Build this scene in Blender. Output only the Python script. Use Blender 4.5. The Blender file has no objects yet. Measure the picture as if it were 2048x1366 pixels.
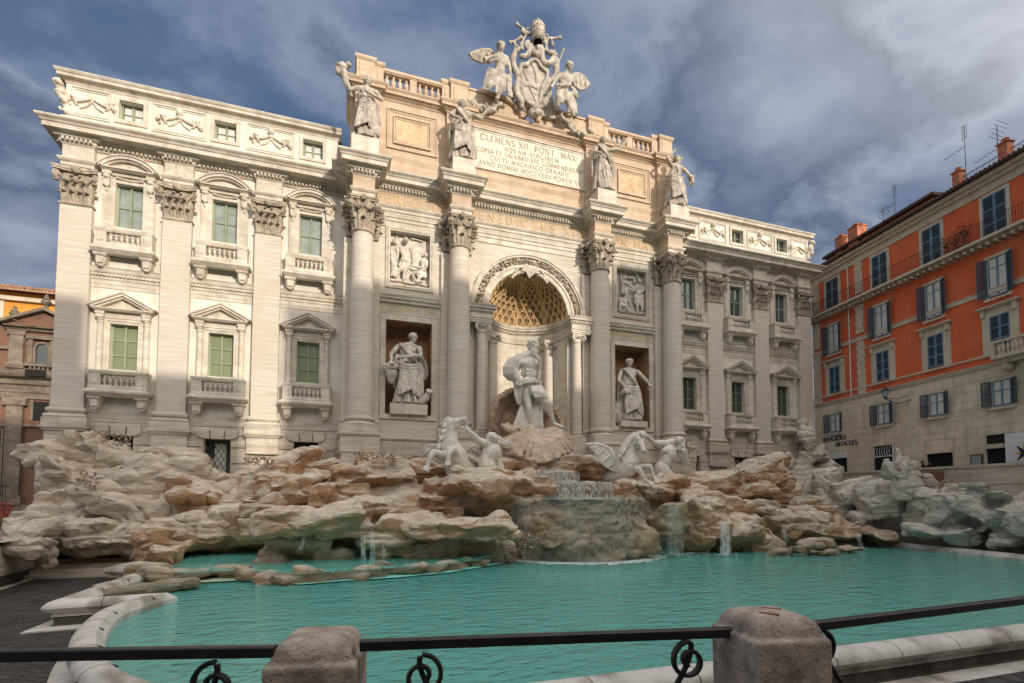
import bpy, bmesh, math, random
import numpy as np
from mathutils import Vector, Matrix, Euler
S = bpy.context.scene
COL = S.collection
R = math.radians
# ------------------------------------------------------------------ camera
CAM = np.array([-10.859, -30.110, -4.444])
FPX, CX, CY, YAW, PITCH, ROLL = 1010.26, 1024.0, 948.6, 0.3224, 0.0491, 0.0019
_F = np.array([math.sin(YAW)*math.cos(PITCH), math.cos(YAW)*math.cos(PITCH), math.sin(PITCH)])
_R0 = np.array([math.cos(YAW), -math.sin(YAW), 0.0]); _U0 = np.cross(_R0, _F)
_R = _R0*math.cos(ROLL)+_U0*math.sin(ROLL); _U = -_R0*math.sin(ROLL)+_U0*math.cos(ROLL)
cd = bpy.data.cameras.new("camera"); cam = bpy.data.objects.new("camera", cd); COL.objects.link(cam)
cd.sensor_width = 36; cd.lens = FPX*36/2048; cd.shift_y = (CY-683)/2048; cd.clip_start = 0.1; cd.clip_end = 3000
m = Matrix(((_R[0], _U[0], -_F[0], CAM[0]), (_R[1], _U[1], -_F[1], CAM[1]), (_R[2], _U[2], -_F[2], CAM[2]), (0, 0, 0, 1)))
cam.matrix_world = m
S.camera = cam
def at(px, py, axis, val):            # world point where a line of sight meets the plane axis = val
    d = _F*FPX+_R*(px-CX)-_U*(py-CY); t = (val-CAM[axis])/d[axis]; return CAM+d*t
# ------------------------------------------------------------------ sky and sun
SUN_AZ, SUN_EL = R(22), R(17)
sv = Vector((math.sin(SUN_AZ)*math.cos(SUN_EL), -math.cos(SUN_AZ)*math.cos(SUN_EL), math.sin(SUN_EL)))
W = bpy.data.worlds.new("World"); S.world = W; W.use_nodes = True
nt = W.node_tree; nt.nodes.clear()
def N(nt, t, **k):
    n = nt.nodes.new(t)
    for a, b in k.items():
        if a.startswith('i_'):
            key = a[2:]; key = int(key) if key.isdigit() else key
            n.inputs[key].default_value = b
        else: setattr(n, a, b)
    return n
def ramp(nt, pts, fac=None, interp='LINEAR'):
    n = nt.nodes.new('ShaderNodeValToRGB'); cr = n.color_ramp; cr.interpolation = interp
    while len(cr.elements) < len(pts): cr.elements.new(0.5)
    for e, (p, c) in zip(cr.elements, pts):
        e.position = p; e.color = c if len(c) == 4 else (*c, 1)
    if fac is not None: nt.links.new(fac, n.inputs[0])
    return n
def math_(nt, op, a, b=None, clamp=False):
    n = nt.nodes.new('ShaderNodeMath'); n.operation = op; n.use_clamp = clamp
    for i, x in enumerate((a, b)):
        if x is None: continue
        if isinstance(x, (int, float)): n.inputs[i].default_value = x
        else: nt.links.new(x, n.inputs[i])
    return n.outputs[0]
def mixc(nt, fac, a, b, mode='MIX'):
    n = nt.nodes.new('ShaderNodeMix'); n.data_type = 'RGBA'; n.blend_type = mode
    for s, x in ((n.inputs[0], fac), (n.inputs[6], a), (n.inputs[7], b)):
        if isinstance(x, (int, float)): s.default_value = x
        elif isinstance(x, tuple): s.default_value = x if len(x) == 4 else (*x, 1)
        else: nt.links.new(x, s)
    return n.outputs[2]
sky = N(nt, 'ShaderNodeTexSky', sky_type='NISHITA', sun_disc=False, sun_elevation=SUN_EL,
        sun_rotation=math.atan2(sv.x, sv.y), air_density=1.0, dust_density=1.2, ozone_density=2.0)
tc = N(nt, 'ShaderNodeTexCoord'); sep = N(nt, 'ShaderNodeSeparateXYZ'); nt.links.new(tc.outputs['Generated'], sep.inputs[0])
zz = math_(nt, 'ADD', math_(nt, 'MAXIMUM', sep.outputs[2], 0.0), 0.22)
cmb = N(nt, 'ShaderNodeCombineXYZ')
nt.links.new(math_(nt, 'DIVIDE', sep.outputs[0], zz), cmb.inputs[0]); nt.links.new(math_(nt, 'DIVIDE', sep.outputs[1], zz), cmb.inputs[1])
mp = N(nt, 'ShaderNodeMapping'); mp.inputs['Rotation'].default_value = (0, 0, R(38)); mp.inputs['Scale'].default_value = (1.0, 1.25, 1)
mp.inputs['Location'].default_value = (3.1, 1.7, 0)
nt.links.new(cmb.outputs[0], mp.inputs[0])
n1 = N(nt, 'ShaderNodeTexNoise', i_Scale=1.15, i_Detail=8.0, i_Roughness=0.5, i_Distortion=0.15); nt.links.new(mp.outputs[0], n1.inputs[0])
n2 = N(nt, 'ShaderNodeTexNoise', i_Scale=3.6, i_Detail=8.0, i_Roughness=0.55, i_Distortion=0.2); nt.links.new(mp.outputs[0], n2.inputs[0])
shape = math_(nt, 'ADD', math_(nt, 'MULTIPLY', n1.outputs[0], 0.72), math_(nt, 'MULTIPLY', n2.outputs[0], 0.28))
mask = ramp(nt, [(0.26, (0, 0, 0)), (0.38, (1, 1, 1))], shape, 'EASE')
# cloud brightness: thin parts pale, thick parts slate; fill glow added behind the viewer
ccol = ramp(nt, [(0.36, (0.36, 0.76, 1.65)), (0.44, (0.75, 1.14, 1.95)), (0.50, (1.75, 2.15, 2.95)), (0.54, (0.85, 1.15, 1.8)), (0.60, (1.5, 1.85, 2.6)), (0.66, (2.2, 2.6, 3.3))], shape)
dotn = N(nt, 'ShaderNodeVectorMath', operation='DOT_PRODUCT'); nt.links.new(tc.outputs['Generated'], dotn.inputs[0]); dotn.inputs[1].default_value = Vector((.28, -.76, .58)).normalized()
gl_ = N(nt, 'ShaderNodeVectorMath', operation='SCALE'); gl_.inputs[0].default_value = (14.3, 13.2, 11.6)      # warm fill glow added behind the viewer to brighten the shaded front
nt.links.new(math_(nt, 'POWER', math_(nt, 'MAXIMUM', dotn.outputs['Value'], 0.0), 1.4), gl_.inputs[3])
skyc = mixc(nt, mask.outputs[0], sky.outputs[0], ccol.outputs[0]); skyc = mixc(nt, 1.0, skyc, gl_.outputs[0], 'ADD')
bg = N(nt, 'ShaderNodeBackground', i_Strength=0.13); nt.links.new(skyc, bg.inputs[0])
wo = N(nt, 'ShaderNodeOutputWorld'); nt.links.new(bg.outputs[0], wo.inputs[0])
sd = bpy.data.lights.new("sun", 'SUN'); sd.energy = 3.3; sd.angle = R(0.8); sd.color = (1.0, 0.885, 0.745)
sun = bpy.data.objects.new("sun", sd); COL.objects.link(sun); sun.rotation_euler = (-sv).to_track_quat('-Z', 'Y').to_euler()
S.view_settings.view_transform = 'Standard'; S.view_settings.look = 'None'; S.view_settings.gamma = 1; S.view_settings.exposure = 0.16
S.render.engine = 'CYCLES'; S.cycles.max_bounces = 6; S.cycles.diffuse_bounces = 4
S.cycles.use_denoising = True
# ------------------------------------------------------------------ numpy noise
_rng = np.random.RandomState(7); _PERM = _rng.permutation(256); _PERM = np.concatenate([_PERM, _PERM, _PERM]); _VAL = _rng.rand(256)*2-1
def vnoise(p):
    i = np.floor(p).astype(int); f = p-i; f = f*f*(3-2*f); i &= 255; r = 0
    for dx in (0, 1):
        for dy in (0, 1):
            for dz in (0, 1):
                h = _PERM[_PERM[_PERM[(i[:, 0]+dx) & 255]+((i[:, 1]+dy) & 255)]+((i[:, 2]+dz) & 255)]
                w = (f[:, 0] if dx else 1-f[:, 0])*(f[:, 1] if dy else 1-f[:, 1])*(f[:, 2] if dz else 1-f[:, 2])
                r = r+w*_VAL[h]
    return r
def fbm(p, o=4, g=0.5):
    r = 0; a = 1
    for k in range(o): r = r+a*vnoise(p+17.3*k); p = p*2.03; a *= g
    return r
# ------------------------------------------------------------------ mesh builder
class MB:
    def __init__(s): s.v = []; s.f = []
    def add(s, vs, fs):
        b = len(s.v); s.v.extend([tuple(map(float, q)) for q in vs]); s.f.extend([tuple(b+i for i in q) for q in fs]); return s
    def box(s, x0, x1, y0, y1, z0, z1, rz=0, c=None):
        vs = [(x, y, z) for z in (z0, z1) for y in (y0, y1) for x in (x0, x1)]
        if rz:
            cx, cy = c if c else ((x0+x1)/2, (y0+y1)/2); ca, sa = math.cos(rz), math.sin(rz)
            vs = [(cx+(x-cx)*ca-(y-cy)*sa, cy+(x-cx)*sa+(y-cy)*ca, z) for x, y, z in vs]
        return s.add(vs, [(0, 2, 3, 1), (4, 5, 7, 6), (0, 1, 5, 4), (2, 6, 7, 3), (0, 4, 6, 2), (1, 3, 7, 5)])
    def sweep(s, path, prof, closed=False, cap=True):
        n = len(path); P = [np.array(p[:2], float) for p in path]; vs = []
        for i in range(n):
            def nr(a, b):
                d = P[b]-P[a]; d = d/np.linalg.norm(d); return np.array([d[1], -d[0]])
            if closed: n1, n2 = nr(i-1, i), nr(i, (i+1) % n)
            else:
                n2 = nr(i, i+1) if i < n-1 else nr(i-1, i); n1 = nr(i-1, i) if i > 0 else n2
            m = (n1+n2)/(1+max(n1@n2, -0.6))
            for o, z in prof: q = P[i]+o*m; vs.append((q[0], q[1], z))
        k = len(prof); fs = []
        for i in range(n if closed else n-1):
            a = i*k; b = ((i+1) % n)*k
            for j in range(k-1): fs.append((a+j, b+j, b+j+1, a+j+1))
        if cap and not closed: fs.append(tuple(range(k))[::-1]); fs.append(tuple((n-1)*k+j for j in range(k)))
        return s.add(vs, fs)
    def dentils(s, path, o0, o1, z0, z1, pitch, duty=0.55):
        for a, b in zip(path[:-1], path[1:]):
            a = np.array(a, float); b = np.array(b, float); L = np.linalg.norm(b-a)
            if L < pitch*0.8: continue
            d = (b-a)/L; nn = np.array([d[1], -d[0]]); k = max(1, int(round(L/pitch))); p = L/k
            for i in range(k):
                c0 = a+d*(p*(i+0.5-duty/2)); c1 = a+d*(p*(i+0.5+duty/2))
                q = [c0+nn*o0, c1+nn*o0, c1+nn*o1, c0+nn*o1]
                s.add([(u[0], u[1], z0) for u in q]+[(u[0], u[1], z1) for u in q], [(0, 1, 2, 3), (7, 6, 5, 4), (0, 4, 5, 1), (1, 5, 6, 2), (2, 6, 7, 3), (3, 7, 4, 0)])
        return s
    def lathe(s, prof, c=(0, 0), n=24, a0=0.0, a1=2*math.pi):
        full = abs(a1-a0-2*math.pi) < 1e-6; m = n if full else n+1; vs = []
        for i in range(m):
            t = a0+(a1-a0)*i/n
            for r, z in prof: vs.append((c[0]+r*math.cos(t), c[1]+r*math.sin(t), z))
        k = len(prof); fs = []
        for i in range(n):
            a = i*k; b = ((i+1) % m)*k
            for j in range(k-1): fs.append((a+j, b+j, b+j+1, a+j+1))
        s.add(vs, fs)
        if full: s.add([(c[0]+prof[-1][0]*math.cos(a0+2*math.pi*i/n), c[1]+prof[-1][0]*math.sin(a0+2*math.pi*i/n), prof[-1][1]) for i in range(n)], [tuple(range(n))])
        return s
    def prism(s, poly, y0, y1):          # poly in (x, z), extruded along y
        n = len(poly); vs = [(x, y0, z) for x, z in poly]+[(x, y1, z) for x, z in poly]
        return s.add(vs, [tuple(range(n)), tuple(range(2*n-1, n-1, -1))]+[(i, (i+1) % n, n+(i+1) % n, n+i) for i in range(n)])
    def tube(s, pts, rad, n=8, cap=True, flat=1.0, up=None):
        P = np.array(pts, float); k = len(P); rad = [rad]*k if isinstance(rad, (int, float)) else rad; vs = []
        T = np.gradient(P, axis=0) if k > 2 else np.array([P[1]-P[0]]*k); T /= (np.linalg.norm(T, axis=1)[:, None]+1e-9)
        u = np.array(up if up is not None else (0, 0, 1.0), float)
        if abs(T[0]@u) > 0.9: u = np.array((1.0, 0, 0))
        for i in range(k):
            a = np.cross(T[i], u); a /= np.linalg.norm(a)+1e-9; b = np.cross(a, T[i]); u = b
            for j in range(n):
                t = 2*math.pi*j/n; vs.append(P[i]+rad[i]*(a*math.cos(t)+b*math.sin(t)*flat))
        fs = [(i*n+j, i*n+(j+1) % n, (i+1)*n+(j+1) % n, (i+1)*n+j) for i in range(k-1) for j in range(n)]
        if cap: fs += [tuple(range(n))[::-1], tuple((k-1)*n+j for j in range(n))]
        return s.add(vs, fs)
    def ell(s, c, r, rot=None, nu=12, nv=8, p=1.0, fn=None):      # (super)ellipsoid
        vs = []
        def sp(x): return math.copysign(abs(x)**p, x)
        for j in range(nv+1):
            v = -math.pi/2+math.pi*j/nv
            for i in range(nu):
                u = 2*math.pi*i/nu; vs.append((r[0]*sp(math.cos(v))*sp(math.cos(u)), r[1]*sp(math.cos(v))*sp(math.sin(u)), r[2]*sp(math.sin(v))))
        vs = np.array(vs)
        if fn is not None: vs = fn(vs)
        if rot is not None:
            M = np.array(Euler(rot).to_matrix()); vs = vs@M.T
        vs = vs+np.array(c)
        fs = [(j*nu+i, j*nu+(i+1) % nu, (j+1)*nu+(i+1) % nu, (j+1)*nu+i) for j in range(nv) for i in range(nu)]
        return s.add(vs, fs)
    def mirrored(s):
        o = MB(); o.v = [(-x, y, z) for x, y, z in s.v]; o.f = [tuple(reversed(f)) for f in s.f]; return o
    def shifted(s, dx, dy=0, dz=0):
        o = MB(); o.v = [(x+dx, y+dy, z+dz) for x, y, z in s.v]; o.f = list(s.f); return o
    def build(s, name, mat, parent=None, smooth=False, angle=None):
        me = bpy.data.meshes.new(name); me.from_pydata(s.v, [], s.f); me.update()
        o = link(name, me, mat, parent, smooth, angle)
        if name == 'dentils': o['kind'] = 'stuff'
        return o
def wloc(o):
    v = Vector((0, 0, 0))
    while o: v += o.location; o = o.parent
    return v
def link(name, me, mat, parent=None, smooth=False, angle=None):
    bm = bmesh.new(); bm.from_mesh(me); bmesh.ops.remove_doubles(bm, verts=bm.verts, dist=1e-5) if smooth else None
    bmesh.ops.recalc_face_normals(bm, faces=bm.faces)
    for f in bm.faces: f.smooth = bool(smooth)
    if smooth:
        lim = R(angle or 35)
        for e in bm.edges:
            if len(e.link_faces) == 2 and e.calc_face_angle(0) > lim: e.smooth = False
    bm.to_mesh(me); bm.free()
    o = bpy.data.objects.new(name, me); COL.objects.link(o)
    if mat: me.materials.append(mat)
    if parent:
        o.parent = parent; o.location = -wloc(parent)
    return o
def tag(o, label=None, cat=None, group=None, kind=None):
    for k, v in (('label', label), ('category', cat), ('group', group), ('kind', kind)):
        if v: o[k] = v
    return o
def empty(name, loc, label=None, cat=None, group=None, parent=None):
    o = bpy.data.objects.new(name, None); COL.objects.link(o); o.empty_display_size = 0.3
    if parent: o.parent = parent; o.location = Vector(loc)-wloc(parent)
    else: o.location = loc
    return tag(o, label, cat, group)
def copy_tree(o, parent=None, dx=(0, 0, 0)):
    c = o.copy(); COL.objects.link(c); c.parent = parent or o.parent
    if parent is None or parent == o.parent: c.location = o.location+Vector(dx)
    for ch in list(o.children): copy_tree(ch, c)
    return c
# ------------------------------------------------------------------ materials
MATS = {}
def mat(name, col, rough=0.75, var=0.12, scale=(1, 1, 1), nscale=1.2, bump=0.15, bscale=14, blotch=None, bl_amt=0.35, bl_scale=0.35, bl_th=(0.48, 0.66), metal=0.0, spec=0.3, streak=None, alt=None, bdist=0.03, pits=0):
    m = bpy.data.materials.new(name); m.use_nodes = True; t = m.node_tree; b = t.nodes['Principled BSDF']
    b.inputs['Roughness'].default_value = rough; b.inputs['Metallic'].default_value = metal; b.inputs['Specular IOR Level'].default_value = spec
    g = N(t, 'ShaderNodeNewGeometry'); mp = N(t, 'ShaderNodeMapping'); mp.inputs['Scale'].default_value = scale; t.links.new(g.outputs['Position'], mp.inputs[0])
    a = N(t, 'ShaderNodeTexNoise', i_Scale=nscale, i_Detail=7.0, i_Roughness=0.62); t.links.new(mp.outputs[0], a.inputs[0])
    c = np.array(col); lo = tuple(np.clip(c*(1-var*1.6), 0, 1)); hi = tuple(np.clip(c*(1+var), 0, 1))
    if alt: lo = alt
    rc = ramp(t, [(0.32, lo), (0.66, hi)], a.outputs[0]); colr = rc.outputs[0]
    if blotch:
        n = N(t, 'ShaderNodeTexNoise', i_Scale=bl_scale, i_Detail=5.0, i_Roughness=0.6, i_Distortion=0.4); t.links.new(g.outputs['Position'], n.inputs[0])
        r = ramp(t, [(bl_th[0], (0, 0, 0)), (bl_th[1], (bl_amt,)*3)], n.outputs[0]); colr = mixc(t, r.outputs[0], colr, blotch)
    if streak:                          # vertical run-down stains
        mp2 = N(t, 'ShaderNodeMapping'); mp2.inputs['Scale'].default_value = (1.6, 1.6, 0.16); t.links.new(g.outputs['Position'], mp2.inputs[0])
        n = N(t, 'ShaderNodeTexNoise', i_Scale=1.4, i_Detail=5.0, i_Roughness=0.6); t.links.new(mp2.outputs[0], n.inputs[0])
        r = ramp(t, [(0.5, (0, 0, 0)), (0.72, (0.55,)*3)], n.outputs[0]); colr = mixc(t, r.outputs[0], colr, streak)
    t.links.new(colr, b.inputs['Base Color'])
    if bump:
        mp3 = N(t, 'ShaderNodeMapping'); mp3.inputs['Scale'].default_value = scale; t.links.new(g.outputs['Position'], mp3.inputs[0])
        n = N(t, 'ShaderNodeTexNoise', i_Scale=bscale, i_Detail=4.0, i_Roughness=0.6); t.links.new(mp3.outputs[0], n.inputs[0])
        h = n.outputs[0]
        if pits:
            v = N(t, 'ShaderNodeTexNoise', i_Scale=pits, i_Detail=2.0); t.links.new(mp3.outputs[0], v.inputs[0])
            pr = ramp(t, [(0.30, (0, 0, 0)), (0.42, (1, 1, 1))], v.outputs[0]); h = math_(t, 'ADD', h, math_(t, 'MULTIPLY', pr.outputs[0], 0.8))
        bp = N(t, 'ShaderNodeBump', i_Strength=bump, i_Distance=bdist); t.links.new(h, bp.inputs['Height']); t.links.new(bp.outputs[0], b.inputs['Normal'])
    MATS[name] = m; return m
M = MATS
mat('travertine', (0.60, 0.54, 0.46), var=0.12, scale=(0.4, 0.4, 9.0), nscale=1.3, bump=0.35, bscale=7, blotch=(0.50, 0.37, 0.25), bl_amt=0.30, pits=18)
mat('travertine_base', (0.55, 0.49, 0.41), var=0.2, scale=(0.4, 0.4, 3.0), nscale=1.3, bump=0.35, bscale=8, blotch=(0.36, 0.29, 0.21), bl_amt=0.35, streak=(0.34, 0.27, 0.2))
mat('stucco', (0.68, 0.64, 0.56), var=0.07, nscale=0.8, bump=0.08, bscale=25, blotch=(0.52, 0.47, 0.39), bl_amt=0.45, bl_scale=0.5, streak=(0.48, 0.43, 0.35))
mat('trim', (0.61, 0.555, 0.47), var=0.15, scale=(1, 1, 2), nscale=1.5, bump=0.15, bscale=18, blotch=(0.5, 0.40, 0.28), bl_amt=0.45, bl_scale=0.8, streak=(0.33, 0.27, 0.2))
mat('ochre_stone', (0.53, 0.40, 0.28), var=0.14, scale=(0.6, 0.6, 1.6), nscale=1.2, bump=0.15, bscale=14, blotch=(0.56, 0.48, 0.38), bl_amt=0.6, bl_scale=0.45, streak=(0.42, 0.29, 0.19))
mat('ochre_panel', (0.58, 0.41, 0.25), var=0.2, nscale=2.5, bump=0.1, blotch=(0.66, 0.50, 0.32), bl_amt=0.6, bl_scale=1.2)
mat('marble_panel', (0.70, 0.64, 0.52), var=0.08, nscale=2, bump=0.03, blotch=(0.58, 0.53, 0.43), bl_amt=0.4, bl_scale=0.9)
mat('aged_marble', (0.45, 0.40, 0.33), var=0.28, nscale=3.2, bump=0.3, bscale=12, blotch=(0.17, 0.14, 0.11), bl_amt=0.55, bl_scale=1.9, bl_th=(.48, .68), rough=0.6, streak=(0.22, 0.18, 0.14))
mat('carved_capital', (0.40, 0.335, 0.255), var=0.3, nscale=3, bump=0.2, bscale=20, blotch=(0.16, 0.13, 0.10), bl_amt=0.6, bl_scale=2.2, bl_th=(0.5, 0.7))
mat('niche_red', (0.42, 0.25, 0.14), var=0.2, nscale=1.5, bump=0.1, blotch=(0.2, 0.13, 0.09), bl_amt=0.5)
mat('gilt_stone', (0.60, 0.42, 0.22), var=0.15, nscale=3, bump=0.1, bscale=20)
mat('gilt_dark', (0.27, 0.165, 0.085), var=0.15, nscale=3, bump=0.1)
mat('marble', (0.62, 0.565, 0.485), var=0.2, nscale=3.2, bump=0.3, bscale=12, blotch=(0.20, 0.165, 0.13), bl_amt=0.4, bl_scale=1.7, bl_th=(.5, .7), rough=0.6, streak=(0.30, 0.25, 0.2))
mat('marble_white', (0.74, 0.69, 0.61), var=0.08, nscale=2.2, bump=0.08, bscale=12, blotch=(0.42, 0.38, 0.31), bl_amt=0.55, bl_scale=2.2, rough=0.5, streak=(0.4, 0.36, 0.3))
mat('green_paint', (0.27, 0.31, 0.20), var=0.1, bump=0.03)
mat('shutter_panel', (0.20, 0.23, 0.13), rough=.35, var=.06, bump=0, spec=.5); mat('pane_pale', (0.22, 0.25, 0.21), rough=.08, var=.2, nscale=1.5, bump=.04, spec=.9)
mat('shutter_inner', (0.26, 0.32, 0.19), var=0.1, bump=0.03)
mat('dark_iron', (0.02, 0.018, 0.017), rough=0.45, var=0.3, nscale=8, bump=0.15, bscale=30, spec=0.5)
mat('dark_void', (0.012, 0.012, 0.012), bump=0)
mat('letter_ochre', (0.58, 0.44, 0.24), var=0.1, bump=0)
mat('letter_grey', (0.30, 0.27, 0.22), var=0.1, bump=0)
mat('lead', (0.66, 0.65, 0.62), var=0.1, bump=0.1)
mat('curtain', (0.62, 0.62, 0.58), var=0.1, scale=(14, 1, 1), nscale=1, bump=0.3, bscale=3)
def glass(name, tint, rough=0.05):
    m = mat(name, tint, rough=rough, var=0.1, bump=0.05, bscale=1.5, spec=0.9); return m
glass('pane_dark', (0.05, 0.06, 0.055)); glass('pane_green', (0.13, 0.16, 0.10)); glass('pane_blue', (0.06, 0.08, 0.10))
mat('shell_stone', (0.40, 0.29, 0.20), var=0.2, nscale=2.5, bump=0.25, blotch=(0.16, 0.11, 0.08), bl_amt=0.6, bl_scale=1.2)
mat('rock_brown', (0.52, 0.42, 0.33), var=0.2, nscale=2.5, scale=(1, 1, 2), bump=0.4, bscale=8, blotch=(0.42, 0.24, 0.14), bl_amt=0.6, bl_scale=0.9)
# ================================================================== PALACE
PAL = empty('palace', (0, 3, -7.6), 'long cream travertine palace front with columns, arch and inscribed attic behind the fountain', 'palace')
WY = 0.30            # wing wall
CWY = -0.85          # centre wall
NECK, ABA = 10.25, 11.98
COLX = (4.61, 10.07); CY0 = -1.6
PILX = (15.03, 19.37, 23.73); PW = 0.66
BAYX = (-21.60, -17.22, -12.87, 12.87, 17.22, 21.60)
XE = 24.39
# ---- walls
def holes(mb, x0, x1, z0, z1, hs, y, back):   # front sheet of a wall with rectangular holes and their reveals
    xs = sorted({x0, x1, *[h[0] for h in hs], *[h[1] for h in hs]}); zs = sorted({z0, z1, *[h[2] for h in hs], *[h[3] for h in hs]})
    for a, b in zip(xs[:-1], xs[1:]):
        for c, d in zip(zs[:-1], zs[1:]):
            mx, mz = (a+b)/2, (c+d)/2
            if any(h[0] < mx < h[1] and h[2] < mz < h[3] for h in hs): continue
            mb.add([(a, y, c), (b, y, c), (b, y, d), (a, y, d)], [(0, 1, 2, 3)])
    for h in hs:
        a, b, c, d = h; mb.add([(a, y, c), (b, y, c), (b, y, d), (a, y, d), (a, back, c), (b, back, c), (b, back, d), (a, back, d)],
                               [(0, 4, 5, 1), (1, 5, 6, 2), (2, 6, 7, 3), (3, 7, 4, 0), (4, 7, 6, 5)])
for s in (-1, 1):
    w = MB(); hs = []
    for b in BAYX:
        if b*s > 0: hs += [(b-.6, b+.6, 2.08, 4.42), (b-.6, b+.6, 9.48, 11.75), (b-.62, b+.62, -3.9, -1.3)]
    holes(w, min(10.9*s, XE*s), max(10.9*s, XE*s), -1.12, 13.3, [h for h in hs if h[2] > 0], WY, WY+.55)
    w.add([(XE*s, WY, -7.6), (XE*s, 12, -7.6), (XE*s, 12, 14), (XE*s, WY, 14)], [(0, 1, 2, 3)])
    w.build('wall', M['stucco'], PAL)
for s in (-1, 1):
    w = MB()
    hs = [(b-.62, b+.62, -4.1, -1.3) for b in BAYX if b*s > 0]
    holes(w, min(10.9*s, XE*s+.25*s), max(10.9*s, XE*s+.25*s), -7.6, -1.12, hs, 0.10, WY+.6)
    for b in BAYX:                    # rusticated blocks with open joints
        if b*s < 0: continue
        zz_ = [-1.12, -1.75, -2.6, -3.45, -4.3, -5.15]
        for i in range(len(zz_)-1):
            for sx in (-1, 1):
                ex = 0.18 if i % 2 == 0 else 0.0
                x0, x1 = sorted((b+sx*(0.66), b+sx*(1.52)))
                w.box(x0, x1, 0.02, .11, zz_[i+1]+.03, zz_[i]-.03 if i else -1.45)
        w.prism([(b-.66, -1.29), (b-.95, -1.16), (b-.95, -.72), (b+.95, -.72), (b+.95, -1.16), (b+.66, -1.29)], 0.0, .12)
        for sx in (-1, 1): pass
    for px in PILX:
        for i in range(6): w.box(s*px-.8, s*px+.8, -.14, .11, -2.1-.85*(i+1)+.03 if i else -2.05, -1.12-.95*i if not i else -2.05-.85*i-.03)
    w.build('base_wall', M['travertine_base'], PAL)
for b in BAYX:                        # metal rods of the keystones
    for sx in (-1, 1): MB().tube([(b+sx*.32, -.02, -1.3), (b+sx*.36, -.03, -.85)], .018, 5).build('keystone_rod', M['dark_iron'], PAL)
# ground window grilles
gr = None
def grille(b):
    e = MB(); hw, z0, z1 = .62, -4.1, -1.3
    for k in range(-14, 15):
        for d in (1, -1):
            x = k*.27; p = []
            a = (x, z0); L = 6; q = (x+d*L*.62, z0+L)
            pts = []
            for t in np.linspace(0, 1, 200):
                X, Z_ = a[0]+(q[0]-a[0])*t, a[1]+(q[1]-a[1])*t
                if abs(X) < hw and z0 < Z_ < z1: pts.append((X, Z_))
            if len(pts) > 4: e.tube([(b+pts[0][0], .34, pts[0][1]), (b+pts[-1][0], .34, pts[-1][1])], .016, 4)
    gl = MB(); gl.box(b-.6, b+.6, .60, .62, z0, z1)
    o = e.build('window_grille', M['dark_iron'], PAL); gl.build('pane', M['pane_dark'], o)
    cu = MB(); cu.box(b-.2, b+.35, .54, .58, z0, z1-.2); cu.build('curtain', M['curtain'], o)
    return o
g0 = grille(BAYX[1])
for b in BAYX:
    if b != BAYX[1]: copy_tree(g0, PAL).location = g0.location+Vector((b-BAYX[1], 0, 0))
# ---- pilasters
def base_prof(z=0.0, k=1.0):
    return [(0, z), (.05*k, z-.02), (.12*k, z-.07), (.15*k, z-.15), (.12*k, z-.23), (.05*k, z-.27), (.05*k, z-.31), (.17*k, z-.35), (.21*k, z-.44), (.18*k, z-.53), (.24*k, z-.55), (.24*k, z-.93), (-.1, z-.93)]
def leaf(mb, c, d, wd, h, out, z0, curl=.28, nw=4, nh=8, lean=0.0):
    d = np.array(d, float); d /= np.linalg.norm(d); s_ = np.array([-d[1], d[0]]); c = np.array(c, float); vs = []
    for side in (0, 1):
        for j in range(nh+1):
            t = j/nh
            if t < .7: o = out*.25*t/.7+lean*t; z = h*t/.7*.92
            else:
                a = (t-.7)/.3*2.7; o = out*.25+lean*t+out*.42*(1-math.cos(a)); z = h*.92+h*.13*math.sin(a)
            ww = wd*(0.62+.38*math.sin(min(t*1.25, 1)*math.pi*.9))*(1 if t < .8 else 1-1.6*(t-.8))
            for i in range(nw+1):
                u = i/nw*2-1; edge = (.09*out if (j % 2) else 0)*abs(u)
                cup = -.22*wd*(u*u)+(.05*wd if i == nw//2 else 0)
                p = c+s_*(u*ww/2*(1-.12*(j % 2)*abs(u)))+d*(o+cup-edge-(.035 if side else 0))
                vs.append((p[0], p[1], z0+z-(.03 if side and t > .7 else 0)))
    k = (nw+1)*(nh+1); fs = []
    for sd_ in (0, 1):
        for j in range(nh):
            for i in range(nw):
                a = sd_*k+j*(nw+1)+i; q = (a, a+1, a+nw+2, a+nw+1); fs.append(q if sd_ else q[::-1])
    for j in range(nh):
        for i in (0, nw):
            a = j*(nw+1)+i; b = a+nw+1; fs.append((a, b, b+k, a+k))
    a = nh*(nw+1); fs += [(a+i, a+i+1, a+i+1+k, a+i+k) for i in range(nw)]
    mb.add(vs, fs)
def volute(mb, c, d, r, z, w_=.12, flip=1):     # spiral in the vertical plane containing d
    d = np.array(d, float); d /= np.linalg.norm(d); pts = []; rr = []
    for i in range(20):
        a = i/19*4.0*math.pi/2*1.7; q = r*(1-i/24)
        pts.append((c[0]+d[0]*q*math.sin(a)*flip, c[1]+d[1]*q*math.sin(a)*flip, z+q*math.cos(a))); rr.append(w_*(.55+.2*(i < 4)))
    mb.tube(pts, rr, 6)
    mb.ell((c[0], c[1], z), (r*.4,)*3, nu=8, nv=5)
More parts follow.
